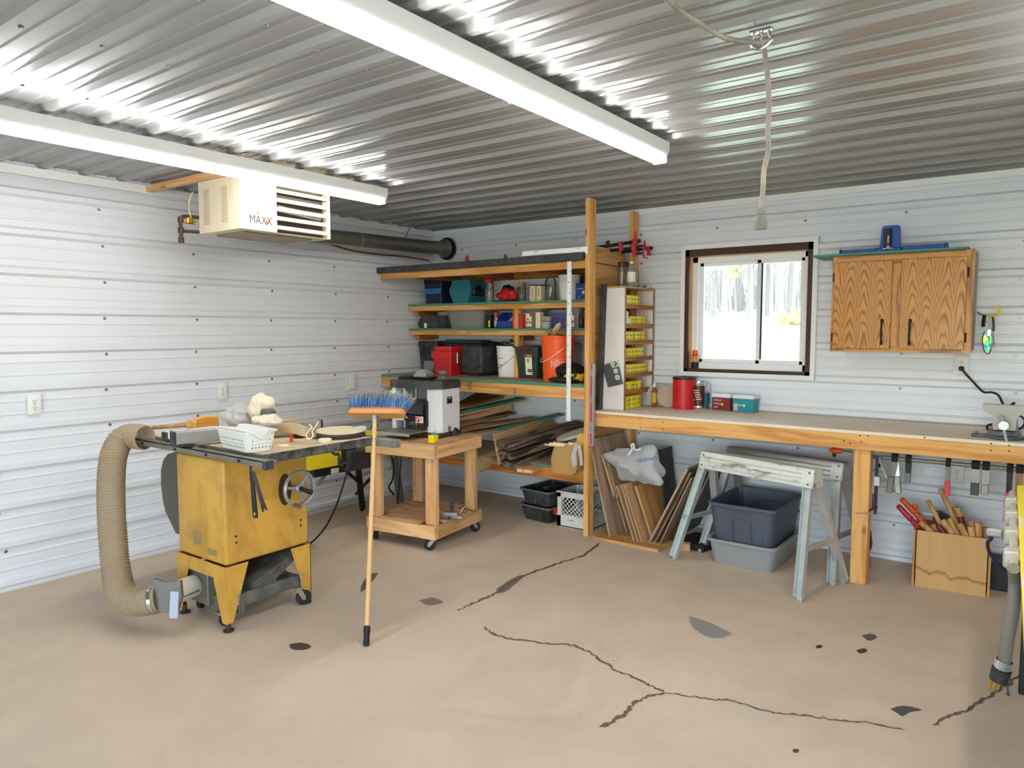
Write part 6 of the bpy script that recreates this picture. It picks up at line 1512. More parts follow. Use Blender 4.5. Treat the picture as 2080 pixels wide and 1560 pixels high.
bs = MB(); bs.box((1.488, -3.13, .105), (1.514, -2.76, .168), .002); bs.box((1.10, -3.13, .105), (1.126, -2.76, .168), .002); bs.box((1.10, -2.79, .105), (1.51, -2.765, .165), .002); bs.box((1.12, -3.17, .085), (1.50, -3.145, .14), .002); bs.box((1.25, -3.10, .12), (1.28, -2.78, .15)); bs.box((1.484, -3.150, .075), (1.532, -3.118, .172), .002)
bs = bs.build('mobile_base', BS, ts, W=True)
def caster(parent, c, r, a, top, W=True, tyre=None, metal=None, nm='caster'):
    """swivel caster: wheel of radius r resting on the floor under c, plate at z=top"""
    c = Vector(c); Mx = Tr(c.x, c.y, 0) @ Rz(a); o = MB()
    o.box((-.030, -.026, top-.004), (.030, .026, top), M=Mx); o.lathe([(.001, top-.018), (.020, top-.018), (.022, top-.005), (.001, top-.004)], 16, Mx)
    for s in (-1, 1): o.prism([(-.016, top-.014), (.016, top-.014), (.034, r+.010), (.034, r-.010), (.018, r-.010)], .0025, Mx @ frame((0, s*.017+(.00125), 0), (1, 0, 0), (0, 0, 1)))
    f = o.build(nm, metal or M['chrome'], parent, W=W)
    MB().lathe([(.006, -.012), (r*.75, -.013), (r*.95, -.011), (r, -.006), (r, .006), (r*.95, .011), (r*.75, .013), (.006, .012)], 28, Mx @ Tr(.024, 0, r) @ Rx(PI/2)).build('wheel', tyre or M['rubber'], f, W=W)
    return f
caster(bs, (1.515, -2.775, 0), .042, 1.0, .105); caster(bs, (1.44, -3.19, 0), .036, 1.7, .085); caster(bs, (1.13, -3.13, 0), .040, 2.2, .085)
MB().box((1.38, -2.87, .17), (1.44, -2.80, .195), .003).build('pedal', plain('rust_red', '8a4a32', .7), bs, W=True)
cp = MB().tube(arc([(1.50, -2.55, .84), (1.48, -2.48, .79), (1.42, -2.40, .77), X(690, 945, x=.98), X(708, 936, x=.82)], 6), .008, 8); cp.build('power_cable', M['charcoal'], ts, W=True)

# two wrenches hanging from a rod under the front rail
wx = X(512, 945, y=-3.216).x
hkr = MB(); hkr.cyl((wx-.012, -3.216, .874), (wx-.012, -3.216, .80), .006, n=8); hkr.tube([(wx-.012, -3.216, .802), (wx+.0, -3.222, .797), (wx+.012, -3.232, .803)], .004, 6); hkr.build('tool_hook', M['charcoal'], fr, W=True)
def wrench(label, a, b, y, w, m, fork):
    A = X(*a, y=y); B = X(*b, y=y); d = B-A; L = d.length; t = thing('wrench', label, 'wrench', B, 0, 'arbor wrenches hanging on the saw'); Mx = frame(A, d, (0, 0, 1) if abs(d.x) > abs(d.z) else (1, 0, 0))
    if fork: pf = [(0, -w*.7), (L*.80, -w), (L*.86, -w*1.35), (L, -w*1.3), (L, -w*.95), (L*.93, -w*.45), (L*.92, w*.1), (L*.95, w*.55), (L, w*.9), (L, w*1.3), (L*.86, w*1.35), (L*.80, w), (0, w*.7)]
    else: pf = [(0, -w*.8), (L*.94, -w*1.15), (L, -w*.8), (L, w*.8), (L*.94, w*1.15), (0, w*.8)]
    b_ = MB().prism(pf, .005, Mx).build('shank', m, t, W=True)
    if not fork: MB().lathe([(.001, 0), (.007, 0), (.007, .0012), (.001, .0012)], 14, Mx @ Tr(L*.91, 0, .0052)).lathe([(.001, 0), (.007, 0), (.007, .0012), (.001, .0012)], 14, Mx @ Tr(L*.91, 0, -.0014)).build('hole', M['saw_yellow'], b_, W=True)
wrench('straight black wrench with a round hole, hanging plumb from the saw rail', (512, 957), (520, 1052), -3.224, .016, M['black'], False)
wrench('grey open-ended wrench hanging at a slant from the saw rail', (515, 957), (539, 1038), -3.236, .014, M['charcoal'], True)

# rip fence
A, B = Vector((1.195, -3.285, 0)), Vector((1.415, -2.520, 0)); d = B-A; L = d.length; FM = frame((A.x, A.y, TZ+.012), d, (-d.y, d.x, 0))
fc = thing('rip_fence', 'long grey aluminium rip fence lying across the saw table behind the basket', 'fence', (A.x, A.y, TZ+.001))
MB().box((.012, -.026, 0), (L-.01, .026, .066), .003, M=FM).build('fence_tube', plain('fence_alu', 'a9a8a3', .4, .5, dirt=.35), fc, W=True)
MB().box((-.004, -.030, -.008), (.014, .030, .068), .003, M=FM).build('head', M['charcoal'], fc, W=True); MB().box((L-.012, -.028, 0), (L, .028, .068), .003, M=FM).build('end_cap', M['black'], fc, W=True)
MB().box((.03, -.05, -.011), (.10, .05, -.001), .002, M=FM).build('slide_shoe', M['black'], fc, W=True)
p0, p1 = X(337, 884, z=TZ+.02), X(440, 872, z=TZ+.02)
o = MB().box((0, -.035, -.019), ((p1-p0).length, .035, .016), .002, M=frame(p0, p1-p0, (-(p1-p0).y, (p1-p0).x, 0))); o = o.build('miter_bar', M['white_paint']); tag(o, 'white flat bar with a slotted end lying left of the fence on the saw', 'bar')
mb = MB(); 
for s in (-.022, .010): mb.box((-.012, s, -.02), (.004, s+.014, .017), M=frame(p0, p1-p0, (-(p1-p0).y, (p1-p0).x, 0)))
mb.build('slotted_end', M['charcoal'], o, W=True)
# perforated basket
bo = Vector((1.535, -3.085, TZ+.001)); br = math.radians(-6)
bk = thing('plastic_basket', 'white perforated plastic basket with grey handle cut-outs at the front of the saw table', 'basket', bo, br)
def rim_z(p):
    return .100-.030*max(0, 1-(abs(p.y)/.045)**2)*(1 if abs(p.x) > .12 else 0)
n = 40
def ring(hx_, hy_, f):
    out = []
    P0 = rrect(hx_, hy_, .025, 0, 5)
    Q = []
    for a, b in zip(P0, P0[1:]+P0[:1]):
        k = 8 if (a-b).length > .06 else 1
        Q += [a.lerp(b, i/k) for i in range(k)]
    return [Vector((p.x, p.y, f(p))) for p in Q]
mb = MB(); mb.loft([ring(.138, .066, lambda p: 0), ring(.148, .074, lambda p: .04), ring(.158, .082, rim_z), ring(.166, .089, lambda p: rim_z(p)+.003), ring(.166, .089, lambda p: rim_z(p)-.004)], True, False)
mb.loft([ring(.136, .064, lambda p: .003), ring(.155, .079, lambda p: rim_z(p)+.003), ring(.158, .082, lambda p: rim_z(p)+.003)], True, True)
mb.build('basket_shell', M['white_plastic'], bk)
hm = MB(); fx = lambda z: .138+.020*min(1, z/.1)
for k in range(10):
    for q in range(3):
        z = .022+.018*q; x = -.105+.0235*k
        if k < 10:
            y = -(.066+.016*z/.1)-.0009; hm.lathe([(.001, 0), (.0042, 0), (.0042, .0008), (.001, .0008)], 8, frame((x, y, z), (1, 0, 0), (0, .12, 1)))
for k in range(6):
    for q in range(3): z = .022+.018*q; hm.lathe([(.001, 0), (.0042, 0), (.0042, .0008), (.001, .0008)], 8, frame((fx(z)+.0008, -.045+.018*k, z), (0, 1, 0), (-.15, 0, 1)))
hm.build('hole', plain('hole_shadow', '3d3f45', .8), bk)
MB().grid(lambda u, v: Vector((.1565-.002*(1-v), -.045+.09*u, .102-.034*v*(1-(2*u-1)**2)-.0)), 10, 3).build('handle_insert', M['grey_plastic'], bk) if False else None
# brush, boards, bags and discs on the table
A, B = X(308, 869, z=TZ+.035), X(380, 863, z=TZ+.042); d = (B-A).normalized(); C1 = B+d*.10
t = thing('bench_brush', 'wooden-handled bench brush with straw-coloured bristles, at the left end of the saw table', 'brush', (B.x, B.y, TZ))
MB().tube([A, A.lerp(B, .5), B], [.011, .012, .013], 10).build('handle', RAW['x'], t, W=True)
q = frame(B, d, (-d.y, d.x, 0)); MB().loft([[q @ Vector((x, w*c, h*s)) for c, s in ((1, 1), (-1, 1), (-1, -1), (1, -1))] for x, w, h in ((0, .022, .026), (.05, .030, .036), (.052, .028, .034))]).build('ferrule', RAW['y'], t, W=True)
mb = MB(); R = random.Random(3)
for k in range(260):
    y, z = R.uniform(-.026, .026), R.uniform(-.030, .032); mb.tube([q @ Vector((.05, y, z)), q @ Vector((.11, y*1.35, z*1.15+.006)), q @ Vector((.165+R.uniform(-.008, .006), y*1.25, z*1.0+R.uniform(-.003, .003)))], .0024, 3)
o = mb.build('bristles', plain('straw', 'd9a44a', .7), t, W=True); o['kind'] = 'stuff'
def flat(nm, label, a, b, w, th, m, z=TZ+.001, dz=0.0):
    A, B = X(*a, z=z), X(*b, z=z); d = B-A; o = MB().box((0, 0, 0), (d.length, w, th), .0015, M=frame(A, d, (-d.y, d.x, 0))).build(nm, m); return tag(o, label, 'board')
flat('wood_board', 'pale board lying on the saw table beside the bench brush', (412, 884), (462, 878), .20, .020, FRESH['x'])
flat('wood_board', 'yellow-tan board at the back of the saw table behind the cloth bags', (560, 872), (608, 868), .06, .045, FRESH['x'])
flat('steel_bar', 'black and grey bar behind the cloth strap at the back of the saw table', (575, 880), (640, 874), .035, .055, M['charcoal'])
def blob(nm, label, px, py, y, rx, ry, rz, seed, m, cat, amp=.16, n=3, ridge=0.0, rot=0):
    c = X(px, py, y=y); s = (c-CAM).dot(_f)/FPX; mb = lump(rx*s, ry, rz*s, seed, amp, True, n)
    if ridge:
        for v in mb.bm.verts: k = 1+ridge*math.sin(28*v.co.x/(rx*s)*.35+9*v.co.z/(rz*s)+seed); v.co = Vector((v.co.x*k, v.co.y*k, v.co.z))
    if rot: mb.bm.transform(Ry(rot))
    z0 = min(v.co.z for v in mb.bm.verts)
    o = mb.build(nm, m, None, base=(0, 0, 0), smooth=60); o.location = (c.x, c.y, max(c.z-rz*s, TZ+.001) if rot == 0 else c.z-rz*s)
    return tag(o, label, cat)
blob('plastic_bag', 'crumpled translucent plastic bag at the left of the heap on the saw table', 484, 845, -2.72, 34, .09, 21, 4, M['bagfilm'], 'bag', .18, 4, .06)
blob('cloth_bag', 'upper cream cloth dust bag standing puffed up at the back of the saw table', 532, 830, -2.66, 30, .075, 27, 6, M['canvas'], 'bag', .12, 4, .03)
blob('cloth_bag', 'lower cream cloth bag bunched in front of the puffed-up one on the saw table', 545, 856, -2.74, 34, .07, 15, 8, M['canvas'], 'bag', .14, 4, .05)
o = MB().box((-.04, -.03, 0), (.04, .03, .05), .01, M=Tr(*X(545, 848, y=-2.70))).build('dust_port_collar', M['grey_plastic']); tag(o, 'dark grey collar showing between the two cream cloth bags', 'collar')
# folded canvas strap with drawstring
sp0 = [X(552, 868, y=-2.86), X(575, 862, y=-2.88), X(600, 864, y=-2.86), X(622, 870, y=-2.84), X(640, 872, y=-2.72)]
P_ = arc(sp0, 6); mb = MB(); rings = []
for i, p in enumerate(P_):
    tt = i/(len(P_)-1); h = .055*math.sin(min(1, tt*3+.15)*PI/2); zb = max(TZ+.003, p.z-.045); d = (P_[min(i+1, len(P_)-1)]-P_[max(i-1, 0)]); nrm = Vector((d.y, -d.x, 0)).normalized()*.004
    rings.append([Vector((p.x, p.y, zb))+nrm, Vector((p.x, p.y, zb+h))+nrm*2, Vector((p.x, p.y, zb+h))-nrm, Vector((p.x, p.y, zb))-nrm])
mb.loft(rings); cs = mb.build('canvas_sleeve', M['canvas_tan']); tag(cs, 'tan canvas sleeve with a drawstring, at the front of the heap on the saw', 'sleeve')
MB().tube(arc([X(628, 862, y=-2.84), X(634, 868, y=-2.85), X(628, 874, y=-2.86), X(622, 884, y=-2.87), X(627, 892, y=-2.88), X(636, 886, y=-2.86), X(634, 876, y=-2.85), X(640, 868, y=-2.82), X(646, 857, y=-2.80)], 5), .0035, 6).build('drawstring', M['canvas'], cs, W=True)
dc = X(688, 884, z=TZ+.004); R = random.Random(2)
for i, (r, dz, m, lab) in enumerate(((.150, .0, M['charcoal'], 'lowest dark abrasive disc of the stack on the saw table'), (.145, .010, plain('disc_rust', '5a3f36', .7), 'second disc up in the stack on the saw table'), (.152, .018, M['charcoal'], 'third disc up in the stack on the saw table'), (.135, .027, plain('disc_pale', 'd7c8a8', .7), 'topmost pale disc of the stack on the saw table'))):
    o = MB().lathe([(.008, 0), (r, 0), (r, .004), (.008, .004)], 44, Tr(dc.x+.008*(i % 2), dc.y-.006*(i % 3), TZ+.003+dz) @ Rx(.012*(i-1)) @ Ry(.01*i)).build('sanding_disc', m); tag(o, lab, 'disc', 'discs stacked on the saw table')
a, b = X(716, 882, z=TZ+.002), X(741, 869, z=TZ+.05)
o = MB().tube([a+Vector((0, 0, .004)), a.lerp(b, .5), b], [.03, .03, .012], 8); o = o.build('plastic_sleeve', M['bagfilm']); tag(o, 'clear plastic sleeve propped at the right of the disc stack', 'sleeve')
c = X(660, 898, z=TZ+.001); o = MB().lathe([(.034, 0), (.036, .004), (.036, .016), (.033, .019), (.001, .019)], 26, Tr(c.x, c.y, TZ+.0008)).build('tape_puck', plain('cream_puck', 'e6dcc0', .6)); tag(o, 'small round cream puck near the right front of the saw table', 'puck')
c = X(576, 905, z=TZ+.001); o = MB().box((-.035, -.022, 0), (.035, .022, .002), M=Tr(c.x, c.y, TZ+.0008) @ Rz(-.3)).build('paper_note', M['paper']); tag(o, 'small white paper note beside the basket on the saw table', 'note')
c = X(592, 898, z=TZ+.001); o = MB().box((-.007, -.007, 0), (.007, .007, .055), .002, M=Tr(c.x, c.y, TZ+.0008)).box((-.06, -.006, .045), (.007, .006, .056), .002, M=Tr(c.x, c.y, TZ+.0008)).build('push_stick', plain('hot_orange', 'ee5a33', .5)); tag(o, 'bright orange plastic push stick end standing under the canvas sleeve', 'push stick')
c = X(603, 890, z=TZ+.001); o = MB().box((-.05, -.035, 0), (.04, .035, .042), .004, M=Tr(c.x-.02, c.y+.03, TZ+.0008) @ Rz(-.3)).build('black_case', M['black']); tag(o, 'small black case under the canvas sleeve on the saw table', 'case')

# ---------------------------------------------------------------- dust hose
hs = thing('dust_hose', 'wide ribbed tan dust hose looping from the saw base up to its rail', 'hose', X(330, 1215, y=-3.40))
P1, P2 = X(392, 1190, y=-3.215), X(345, 1209, y=-3.400)
path = [X(323, 1216, y=-3.425), X(300, 1221, y=-3.46), X(268, 1222, y=-3.49), X(246, 1203, y=-3.49), X(236, 1160, y=-3.47), X(230, 1100, y=-3.45), X(226, 1030, y=-3.42), X(226, 970, y=-3.38), X(231, 925, y=-3.34), X(245, 895, y=-3.29), X(264, 886, y=-3.25), X(296, 889, y=-3.225)]
PP = arc(path, 10); 
def resample(P, step):
    out = [P[0]]; acc = 0
    for a, b in zip(P, P[1:]):
        L = (b-a).length
        while acc+L >= step:
            a = a.lerp(b, (step-acc)/L); L = (b-a).length; out.append(a); acc = 0
        acc += L
    return out
PP = resample(PP, .0052)
hr_ = .066
HM = plain('hose_tan', 'b59f7e', .38, trans=.0); HM2 = thin('hose_wall', (.80, .72, .58), .80, (.60, .50, .37), .2)
MB().tube(PP, [hr_*(1.0 if i % 3 else .955) for i in range(len(PP))], 22, cap=False).build('hose_wall', HM2, hs, W=True, smooth=80)
mb = MB(); 
for i in range(1, len(PP)-1, 3):
    t_ = (PP[i+1]-PP[i-1]).normalized(); q = t_.to_track_quat('Z', 'Y').to_matrix(); c = PP[i]
    mb.loft([[c+q @ Vector(((hr_+.0015+rr*math.cos(b_))*math.cos(a_), (hr_+.0015+rr*math.cos(b_))*math.sin(a_), rr*math.sin(b_))) for a_ in [2*PI*k/20 for k in range(20)]] for rr, b_ in [(.0022, 2*PI*j/5) for j in range(6)]], True, False)
mb.build('spiral_rib', HM, hs, W=True, smooth=80)
def band(c, t_, r, w): q = Vector(t_).normalized().to_track_quat('Z', 'Y').to_matrix().to_4x4(); return Matrix.Translation(c) @ q
MB().lathe([(hr_+.002, -.007), (hr_+.004, -.007), (hr_+.004, .007), (hr_+.002, .007)], 30, band(PP[5], PP[7]-PP[3], 0, 0), cap=False).build('hose_clamp', M['chrome'], hs, W=True)
q = (P2-P1).normalized(); G_ = band(P2.lerp(path[0], .25), q, 0, 0)
MB().prism([(-.085, -.06), (.06, -.085), (.085, .0), (.075, .08), (.0, .07), (-.06, .085), (-.08, .03)], .022, G_).build('blast_gate', plain('gate_grey', '77746d', .5, .3), hs, W=True)
MB().box((.03, -.10, .024), (.075, .03, .030), .002, M=G_).build('gate_slide', plain('gate_plate', 'b9c2d4', .35, .6), hs, W=True)
pv = MB().tube([P1-q*.02, P2.lerp(path[0], .15)], .056, 28); pv = pv.build('pvc_pipe', M['white_plastic'], hs, W=True)
ax = (P1-P2); mid_ = P1.lerp(P2, .5); side = Vector((CAM.x-mid_.x, CAM.y-mid_.y, 0)); dn = (side-ax.normalized()*side.dot(ax.normalized())).normalized(); up_ = ax.normalized().cross(dn)
text('PVC SCH 40 DWV ASTM D2665', .011, M['ink'], pv, frame(mid_+dn*.0566, ax, up_ if up_.z > 0 else -up_), 'pipe_print', True)

# ---------------------------------------------------------------- push broom leaning on the rear rail
F = Vector((2.200, -2.912, .004)); H = Vector((1.700, -2.370, 1.020)); dv = (H-F).normalized()
bm_ = thing('push_broom', 'push broom standing head up, blue bristles on top, leaning on the saw table', 'broom', F)
MB().tube([F+dv*.05, F.lerp(H, .5), H-dv*.045], [.0125, .0125, .012], 14).build('handle', plain('broom_wood', 'dcb07a', .45), bm_, W=True)
MB().lathe([(.013, 0), (.015, .01), (.0145, .055), (.0165, .06), (.0165, .085), (.014, .09)], 16, Matrix.Translation(F) @ dv.to_track_quat('Z', 'Y').to_matrix().to_4x4()).build('end_cap', M['black'], bm_, W=True)
MB().tube([H-dv*.05, H-dv*.002], [.0145, .016], 14).build('ferrule', M['galv'], bm_, W=True)
ax = (Vector((.93, .28, .03))).normalized(); HB = frame(H+ax*.008, ax, dv.cross(ax))
if (HB.to_3x3() @ Vector((0, 0, 1))).z < 0: HB = HB @ Rx(PI)
hl = .178
bl = MB(); bl.prism([(p.x, p.y) for p in rrect(hl, .034, .030, 0, 6)], .030, HB @ Tr(0, 0, -.002)); bl = bl.build('block', plain('broom_block', 'c98f55', .5), bm_, W=True, smooth=50)
MB().prism([(p.x, p.y) for p in rrect(hl+.003, .036, .030, 0, 6)], .006, HB @ Tr(0, 0, .0285)).build('red_band', plain('band_red', 'b5512c', .5), bm_, W=True)
def bristle_mat():
    t = NT('blue_bristle'); tc = t.n('ShaderNodeAttribute', _attribute_name='along'); oi = t.n('ShaderNodeAttribute', _attribute_name='tone')
    c = t.ramp(tc.outputs['Fac'], [(.0, hx('2f5fae')), (.55, hx('4f83bd')), (.78, hx('9a8f86')), (1.0, hx('9c8468'))])
    c = t.mix(t.ramp(oi.outputs['Fac'], [(.7, (0, 0, 0)), (.8, (.7,)*3)]), c, hx('a9d0e6')); c = t.mix(t.ramp(oi.outputs['Fac'], [(.1, (.6,)*3), (.16, (0, 0, 0))]), c, hx('2a2f4a')); t.set(Base__Color=c, Roughness=.6); return t.m
mb = MB(); R = random.Random(10); al, tn = [], []
for k in range(1500):
    x, y = R.uniform(-hl*.97, hl*.97), R.uniform(-.030, .030); tone = R.random()
    p = Vector((x, y, .034)); e = Vector((x*1.10+R.gauss(0, .010), y*1.5+R.gauss(0, .010), .034+.092+R.gauss(0, .006))); m_ = p.lerp(e, .5)+Vector((R.gauss(0, .003), R.gauss(0, .003), 0))
    mb.tube([HB @ p, HB @ m_, HB @ e], .0013, 3, cap=False); al += [0]*3+[.5]*3+[1]*3; tn += [tone]*9
o = mb.build('bristles', bristle_mat(), bm_, W=True, fix=False); o['kind'] = 'stuff'
for nm, v in (('along', al), ('tone', tn)): a = o.data.attributes.new(nm, 'FLOAT', 'POINT'); a.data.foreach_set('value', v)

# ---------------------------------------------------------------- cart with planer
ca = math.radians(6.5); cc = Vector((1.160, -1.390, 0)); CH = .735
ct = thing('rolling_cart', 'two-by-four rolling cart with a plywood lower deck carrying the planer', 'cart', cc, ca)
h = .300
def cp_(nm, m, a, b, bev=.003): return MB().box(a, b, bev).build(nm, m, ct)
for z in (.085, CH-.009-.089):
    cp_('rail', FRESH['x'], (-h, -h, z), (h, -h+.038, z+.089)); cp_('rail', FRESH['x'], (-h, h-.038, z), (h, h, z+.089))
    cp_('rail', FRESH['y'], (h-.038, -h+.0385, z), (h, h-.0385, z+.089)); cp_('rail', FRESH['y'], (-h, -h+.0385, z), (-h+.038, h-.0385, z+.089))
cp_('lower_deck', PLY['x'], (-h+.13, -h+.003, .1745), (h-.14, h-.004, .192), .001); cp_('lower_deck', PLY['x'], (-h+.003, -h+.14, .1745), (h-.003, h-.14, .191), .001)
cp_('top_board', PLY['x'], (-h, -h, CH-.009), (h, h, CH), .001)
for sx in (-1, 1):
    for sy in (-1, 1):
        x0 = sx*(h-.015) - (0 if sx < 0 else .089); y0 = sy*(h-.039) - (0 if sy < 0 else .038)
        cp_('leg', FRESH['z'], (x0, y0, .1925 if False else .1745), (x0+.089, y0+.038, CH-.099))
        cp_('leg_stub', FRESH['z'], (sx*(h-.0385)-(0 if sx < 0 else .038), y0+(.0385 if sy < 0 else -.038*1.01-.0), .1745), (sx*(h-.0385)-(0 if sx < 0 else .038)+.038, y0+(.0385 if sy < 0 else -.0385)+.038, CH-.099)) if sx > 0 and sy > 0 and False else None
        f = caster(ct, (sx*(h-.05), sy*(h-.05), 0), .038, (2.6, .7, 3.6, 1.2)[(sx+1)+(sy+1)//2], .085, W=False)
t = thing('miter_gauge', 'cast miter gauge with a dark upright handle lying on the lower deck of the cart', 'gauge', X(918, 1050, z=.192), .4)
MB().prism([(.075*math.cos(a), .075*math.sin(a)) for a in [PI*k/14-.2 for k in range(15)]]+[(-.085, -.045), (.085, -.045)], .016, Tr(0, 0, .004)).lathe([(.075, .020), (.06, .022), (.05, .034), (.03, .04), (.001, .04)], 24).box((-.055, -.055, .012), (.055, -.043, .045), .003).build('head', plain('gauge_cast', 'a6a4a0', .4, .5, dirt=.3), t)
MB().lathe([(.008, .04), (.010, .05), (.012, .085), (.016, .12), (.014, .135), (.001, .138)], 16).build('handle', M['charcoal'], t); MB().tube([(.06, .01, .03), (.07, .015, .055), (.09, .02, .075)], .005, 8).build('lever', M['galv'], t); MB().box((-.012, -.12, .002), (.012, .09, .010)).build('bar', M['steel'], t)
# planer
pl_ = Vector((1.085, -1.300, CH+.001)); pn = thing('thickness_planer', 'white and black bench thickness planer standing on the rolling cart', 'planer', pl_, ca)
PW = plain('planer_white', 'eef0f2', .35); PB = plain('planer_black', '2c2e30', .5, dirt=.25, dcol=(.3, .29, .26)); PGL = plain('planer_gloss', '242526', .22)
MB().box((-.228, -.142, 0), (.228, .142, .034), .006).build('base', PB, pn)
for s in (-1, 1): MB().lathe([(.001, 0), (.032, 0), (.034, .012), (.026, .024), (.001, .024)], 20, Tr(.229 if s > 0 else -.229, -.05*0+.06, .022) @ Ry(PI/2*s) @ Tr(0, 0, -.012)).build('base_foot', PB, pn)
MB().prism([(.112, -.125), (.195, -.135), (.226, -.10), (.226, .115), (.19, .135), (.112, .125)], .312, Tr(0, 0, .034)).build('column', PW, pn)
MB().prism([(-.226, -.105), (-.200, -.130), (-.168, -.130), (-.168, .125), (-.19, .135), (-.226, .11)], .312, Tr(0, 0, .034)).build('column', PW, pn)
MB().prism([(-.236, -.115), (-.20, -.148), (.19, -.148), (.236, -.11), (.236, .12), (.19, .148), (-.20, .148), (-.236, .12)], .050, Tr(0, 0, .346)).prism([(-.226, -.105), (-.19, -.138), (.18, -.138), (.226, -.10), (.226, .11), (.18, .138), (-.19, .138), (-.226, .11)], .008, Tr(0, 0, .396)).build('top_cap', PB, pn)
for y in (-.07, .07): MB().cyl((-.135, y, .05), (-.135, y, .345), .016, n=14).cyl((.085, y, .05), (.085, y, .345), .016, n=14).build('guide_column', M['galv'], pn)
cg = MB(); cg.box((-.163, -.12, .125), (.108, .115, .245), .006); cg = cg.build('carriage', PB, pn)
MB().prism([(-.175, .165), (-.11, .165), (-.11, .262), (-.135, .262), (-.165, .225)], .262, frame((-.158, 0, 0), (0, 1, 0), (0, 0, 1))).build('cover', PGL, cg)
MB().box((-.162, -.165, .112), (.108, -.118, .160), .003).build('cutter_guard', M['black'], cg)
MB().box((-.165, -.168, .114), (-.068, -.164, .158), .001).build('white_plate', PW, cg)
MB().box((-.002, -.150-.030, .225), (.075, -.1495-.025, .234), .001, M=Tr(0, .032, .012)).build('warning_strip', plain('warn_orange', 'd98a4a', .5), cg)
lb = MB().box((.036, -.1682, .105), (.104, -.165, .150)).build('maker_label', M['paper'], cg); MB().box((.038, -.1692, .110), (.074, -.1683, .146)).build('label_field', M['red'], lb); text('JP', .030, M['white_paint'], lb, frame((.056, -.1697, .128), (1, 0, 0), (0, 0, 1))); text('E', .030, M['black'], lb, frame((.089, -.1690, .128), (1, 0, 0), (0, 0, 1)))
MB().prism([(0, 0), (.022, 0), (.011, -.012)], .001, frame((-.055, -.1655, .142), (1, 0, 0), (0, 0, 1))).build('arrow_mark', M['white_paint'], cg)
MB().box((.10, -.150, .075), (.122, -.1265, .262), .002).build('depth_scale', M['black'], pn)
sw = MB(); sw.box((-.162, -.190, .205), (-.128, -.160, .238), .006); sw = sw.build('power_switch', M['red'], cg); MB().box((-.168, -.196, .210), (-.150, -.186, .236), .004).build('switch_paddle', M['yellow'], sw)
MB().box((-.185, -.345, .040), (.118, -.150, .050), .002).build('infeed_table', M['dusty_steel'], pn); MB().box((-.165, -.149, .036), (.112, .149, .050), .001).build('bed', M['steel'], pn); MB().box((-.185, .150, .040), (.118, .30, .050), .002).build('outfeed_table', M['dusty_steel'], pn)
MB().box((-.186, -.3465, .030), (.119, -.3455, .050)).build('table_edge', M['galv'], pn)
MB().box((.2265, -.045, .238), (.2275, .02, .288)).build('rating_plate', M['black'], pn); MB().box((.2265, -.035, .036), (.240, -.015, .075), .003).build('latch', M['grey_plastic'], pn); MB().box((-.222, -.1315, .285), (-.200, -.1295, .325)).build('warning_label', M['yellow'], pn)
mb = MB(); text('PLANER', .012, M['white_paint'], pn, frame((.2279, -.0125, .277), (0, 1, 0), (0, 0, 1)))
Cw = wm(pn)
t = thing('dust_hood', 'grey and black plastic dust hood with a strap lying on top of the planer', 'hood', Cw @ Vector((-.02, .0, .4052)), ca)
MB().box((-.07, -.06, 0), (.10, .06, .020), .008).tube([(-.09, -.02, .006), (-.15, -.03, .006), (-.20, -.02, .007)], [.02, .018, .012], 8).build('strap_base', M['black'], t)
MB().prism([(-.055, .02), (.06, .02), (.065, .045), (.03, .075), (-.02, .062)], .09, frame((0, .045, 0), (1, 0, 0), (0, 0, 1))).build('hood', plain('hood_grey', '8e8f8a', .45), t)
MB().box((-.05, -.006, 0), (.05, .010, .075), .005, M=Tr(.025, .03, .060) @ Rz(-.15) @ Rx(-.2)).build('fin_plate', plain('fin_grey', '4d5254', .5), t)
t = thing('depth_knob', 'round dark knob on a flat plate beside the dust hood on top of the planer', 'knob', Cw @ Vector((.135, .04, .4052)), ca)
MB().box((-.05, -.025, 0), (.05, .025, .008), .003).build('plate', plain('knob_plate', '6a5f52', .6), t); MB().lathe([(.014, .008), (.016, .03), (.034, .04), (.036, .058), (.030, .064), (.001, .066)], 22).build('grip', plain('knob_grey', '6b6c66', .5), t)
cpos = X(880, 898, z=CH+.001); t = thing('marker_cup', 'small yellow square cup with a blue marker, at the front corner of the cart', 'cup', cpos, ca)
MB().frustum((.024, .024), (.026, .026), 0, .050, .003).frustum((.022, .022), (.0245, .0245), .003, .050, .003).build('cup_wall', M['yellow'], t, fix=False)
mk = thing('marker_pen', 'blue and white marker standing in the yellow cup on the cart', 'marker', cpos+Vector((.004, 0, .004))); MB().cyl((0, 0, 0), (.004, .004, .068), .0065, n=12).build('barrel', plain('marker_blue', '5b8fd6', .4), mk); MB().cyl((.004, .004, .0685), (.006, .006, .098), .0062, n=12).build('cap', M['white_plastic'], mk)

# ---------------------------------------------------------------- yellow folding stand against the left wall
ys = thing('folding_stand', 'black and yellow folding tool stand near the left wall behind the table saw', 'stand', (.50, -1.6, 0))
a, b, c = X(628, 915, x=.62), X(630, 958, x=.62), X(764, 905, x=.62)
zt, zb2, yA, yB = max(a.z, .70), b.z, a.y, c.y+.12
MB().box((.34, yA, zb2+.005), (.62, yB, zt), .004).build('yellow_top', M['bright_yellow'], ys, W=True)
MB().box((.36, yA+.05, zb2-.055), (.61, yB-.06, zb2+.004), .004).build('under_tray', M['black'], ys, W=True)
lab = MB().box((.6105, X(672, 950, x=.61).y, zb2-.05), (.6118, X(688, 950, x=.61).y, zb2-.012)).build('label', M['paper'], ys, W=True)
bxo = X(728, 932, x=.66); eb = MB().box((.60, bxo.y-.12, bxo.z-.075), (.70, bxo.y+.11, bxo.z+.075), .006).build('switch_box', plain('box_black', '33363a', .5, dirt=.3), ys, W=True)
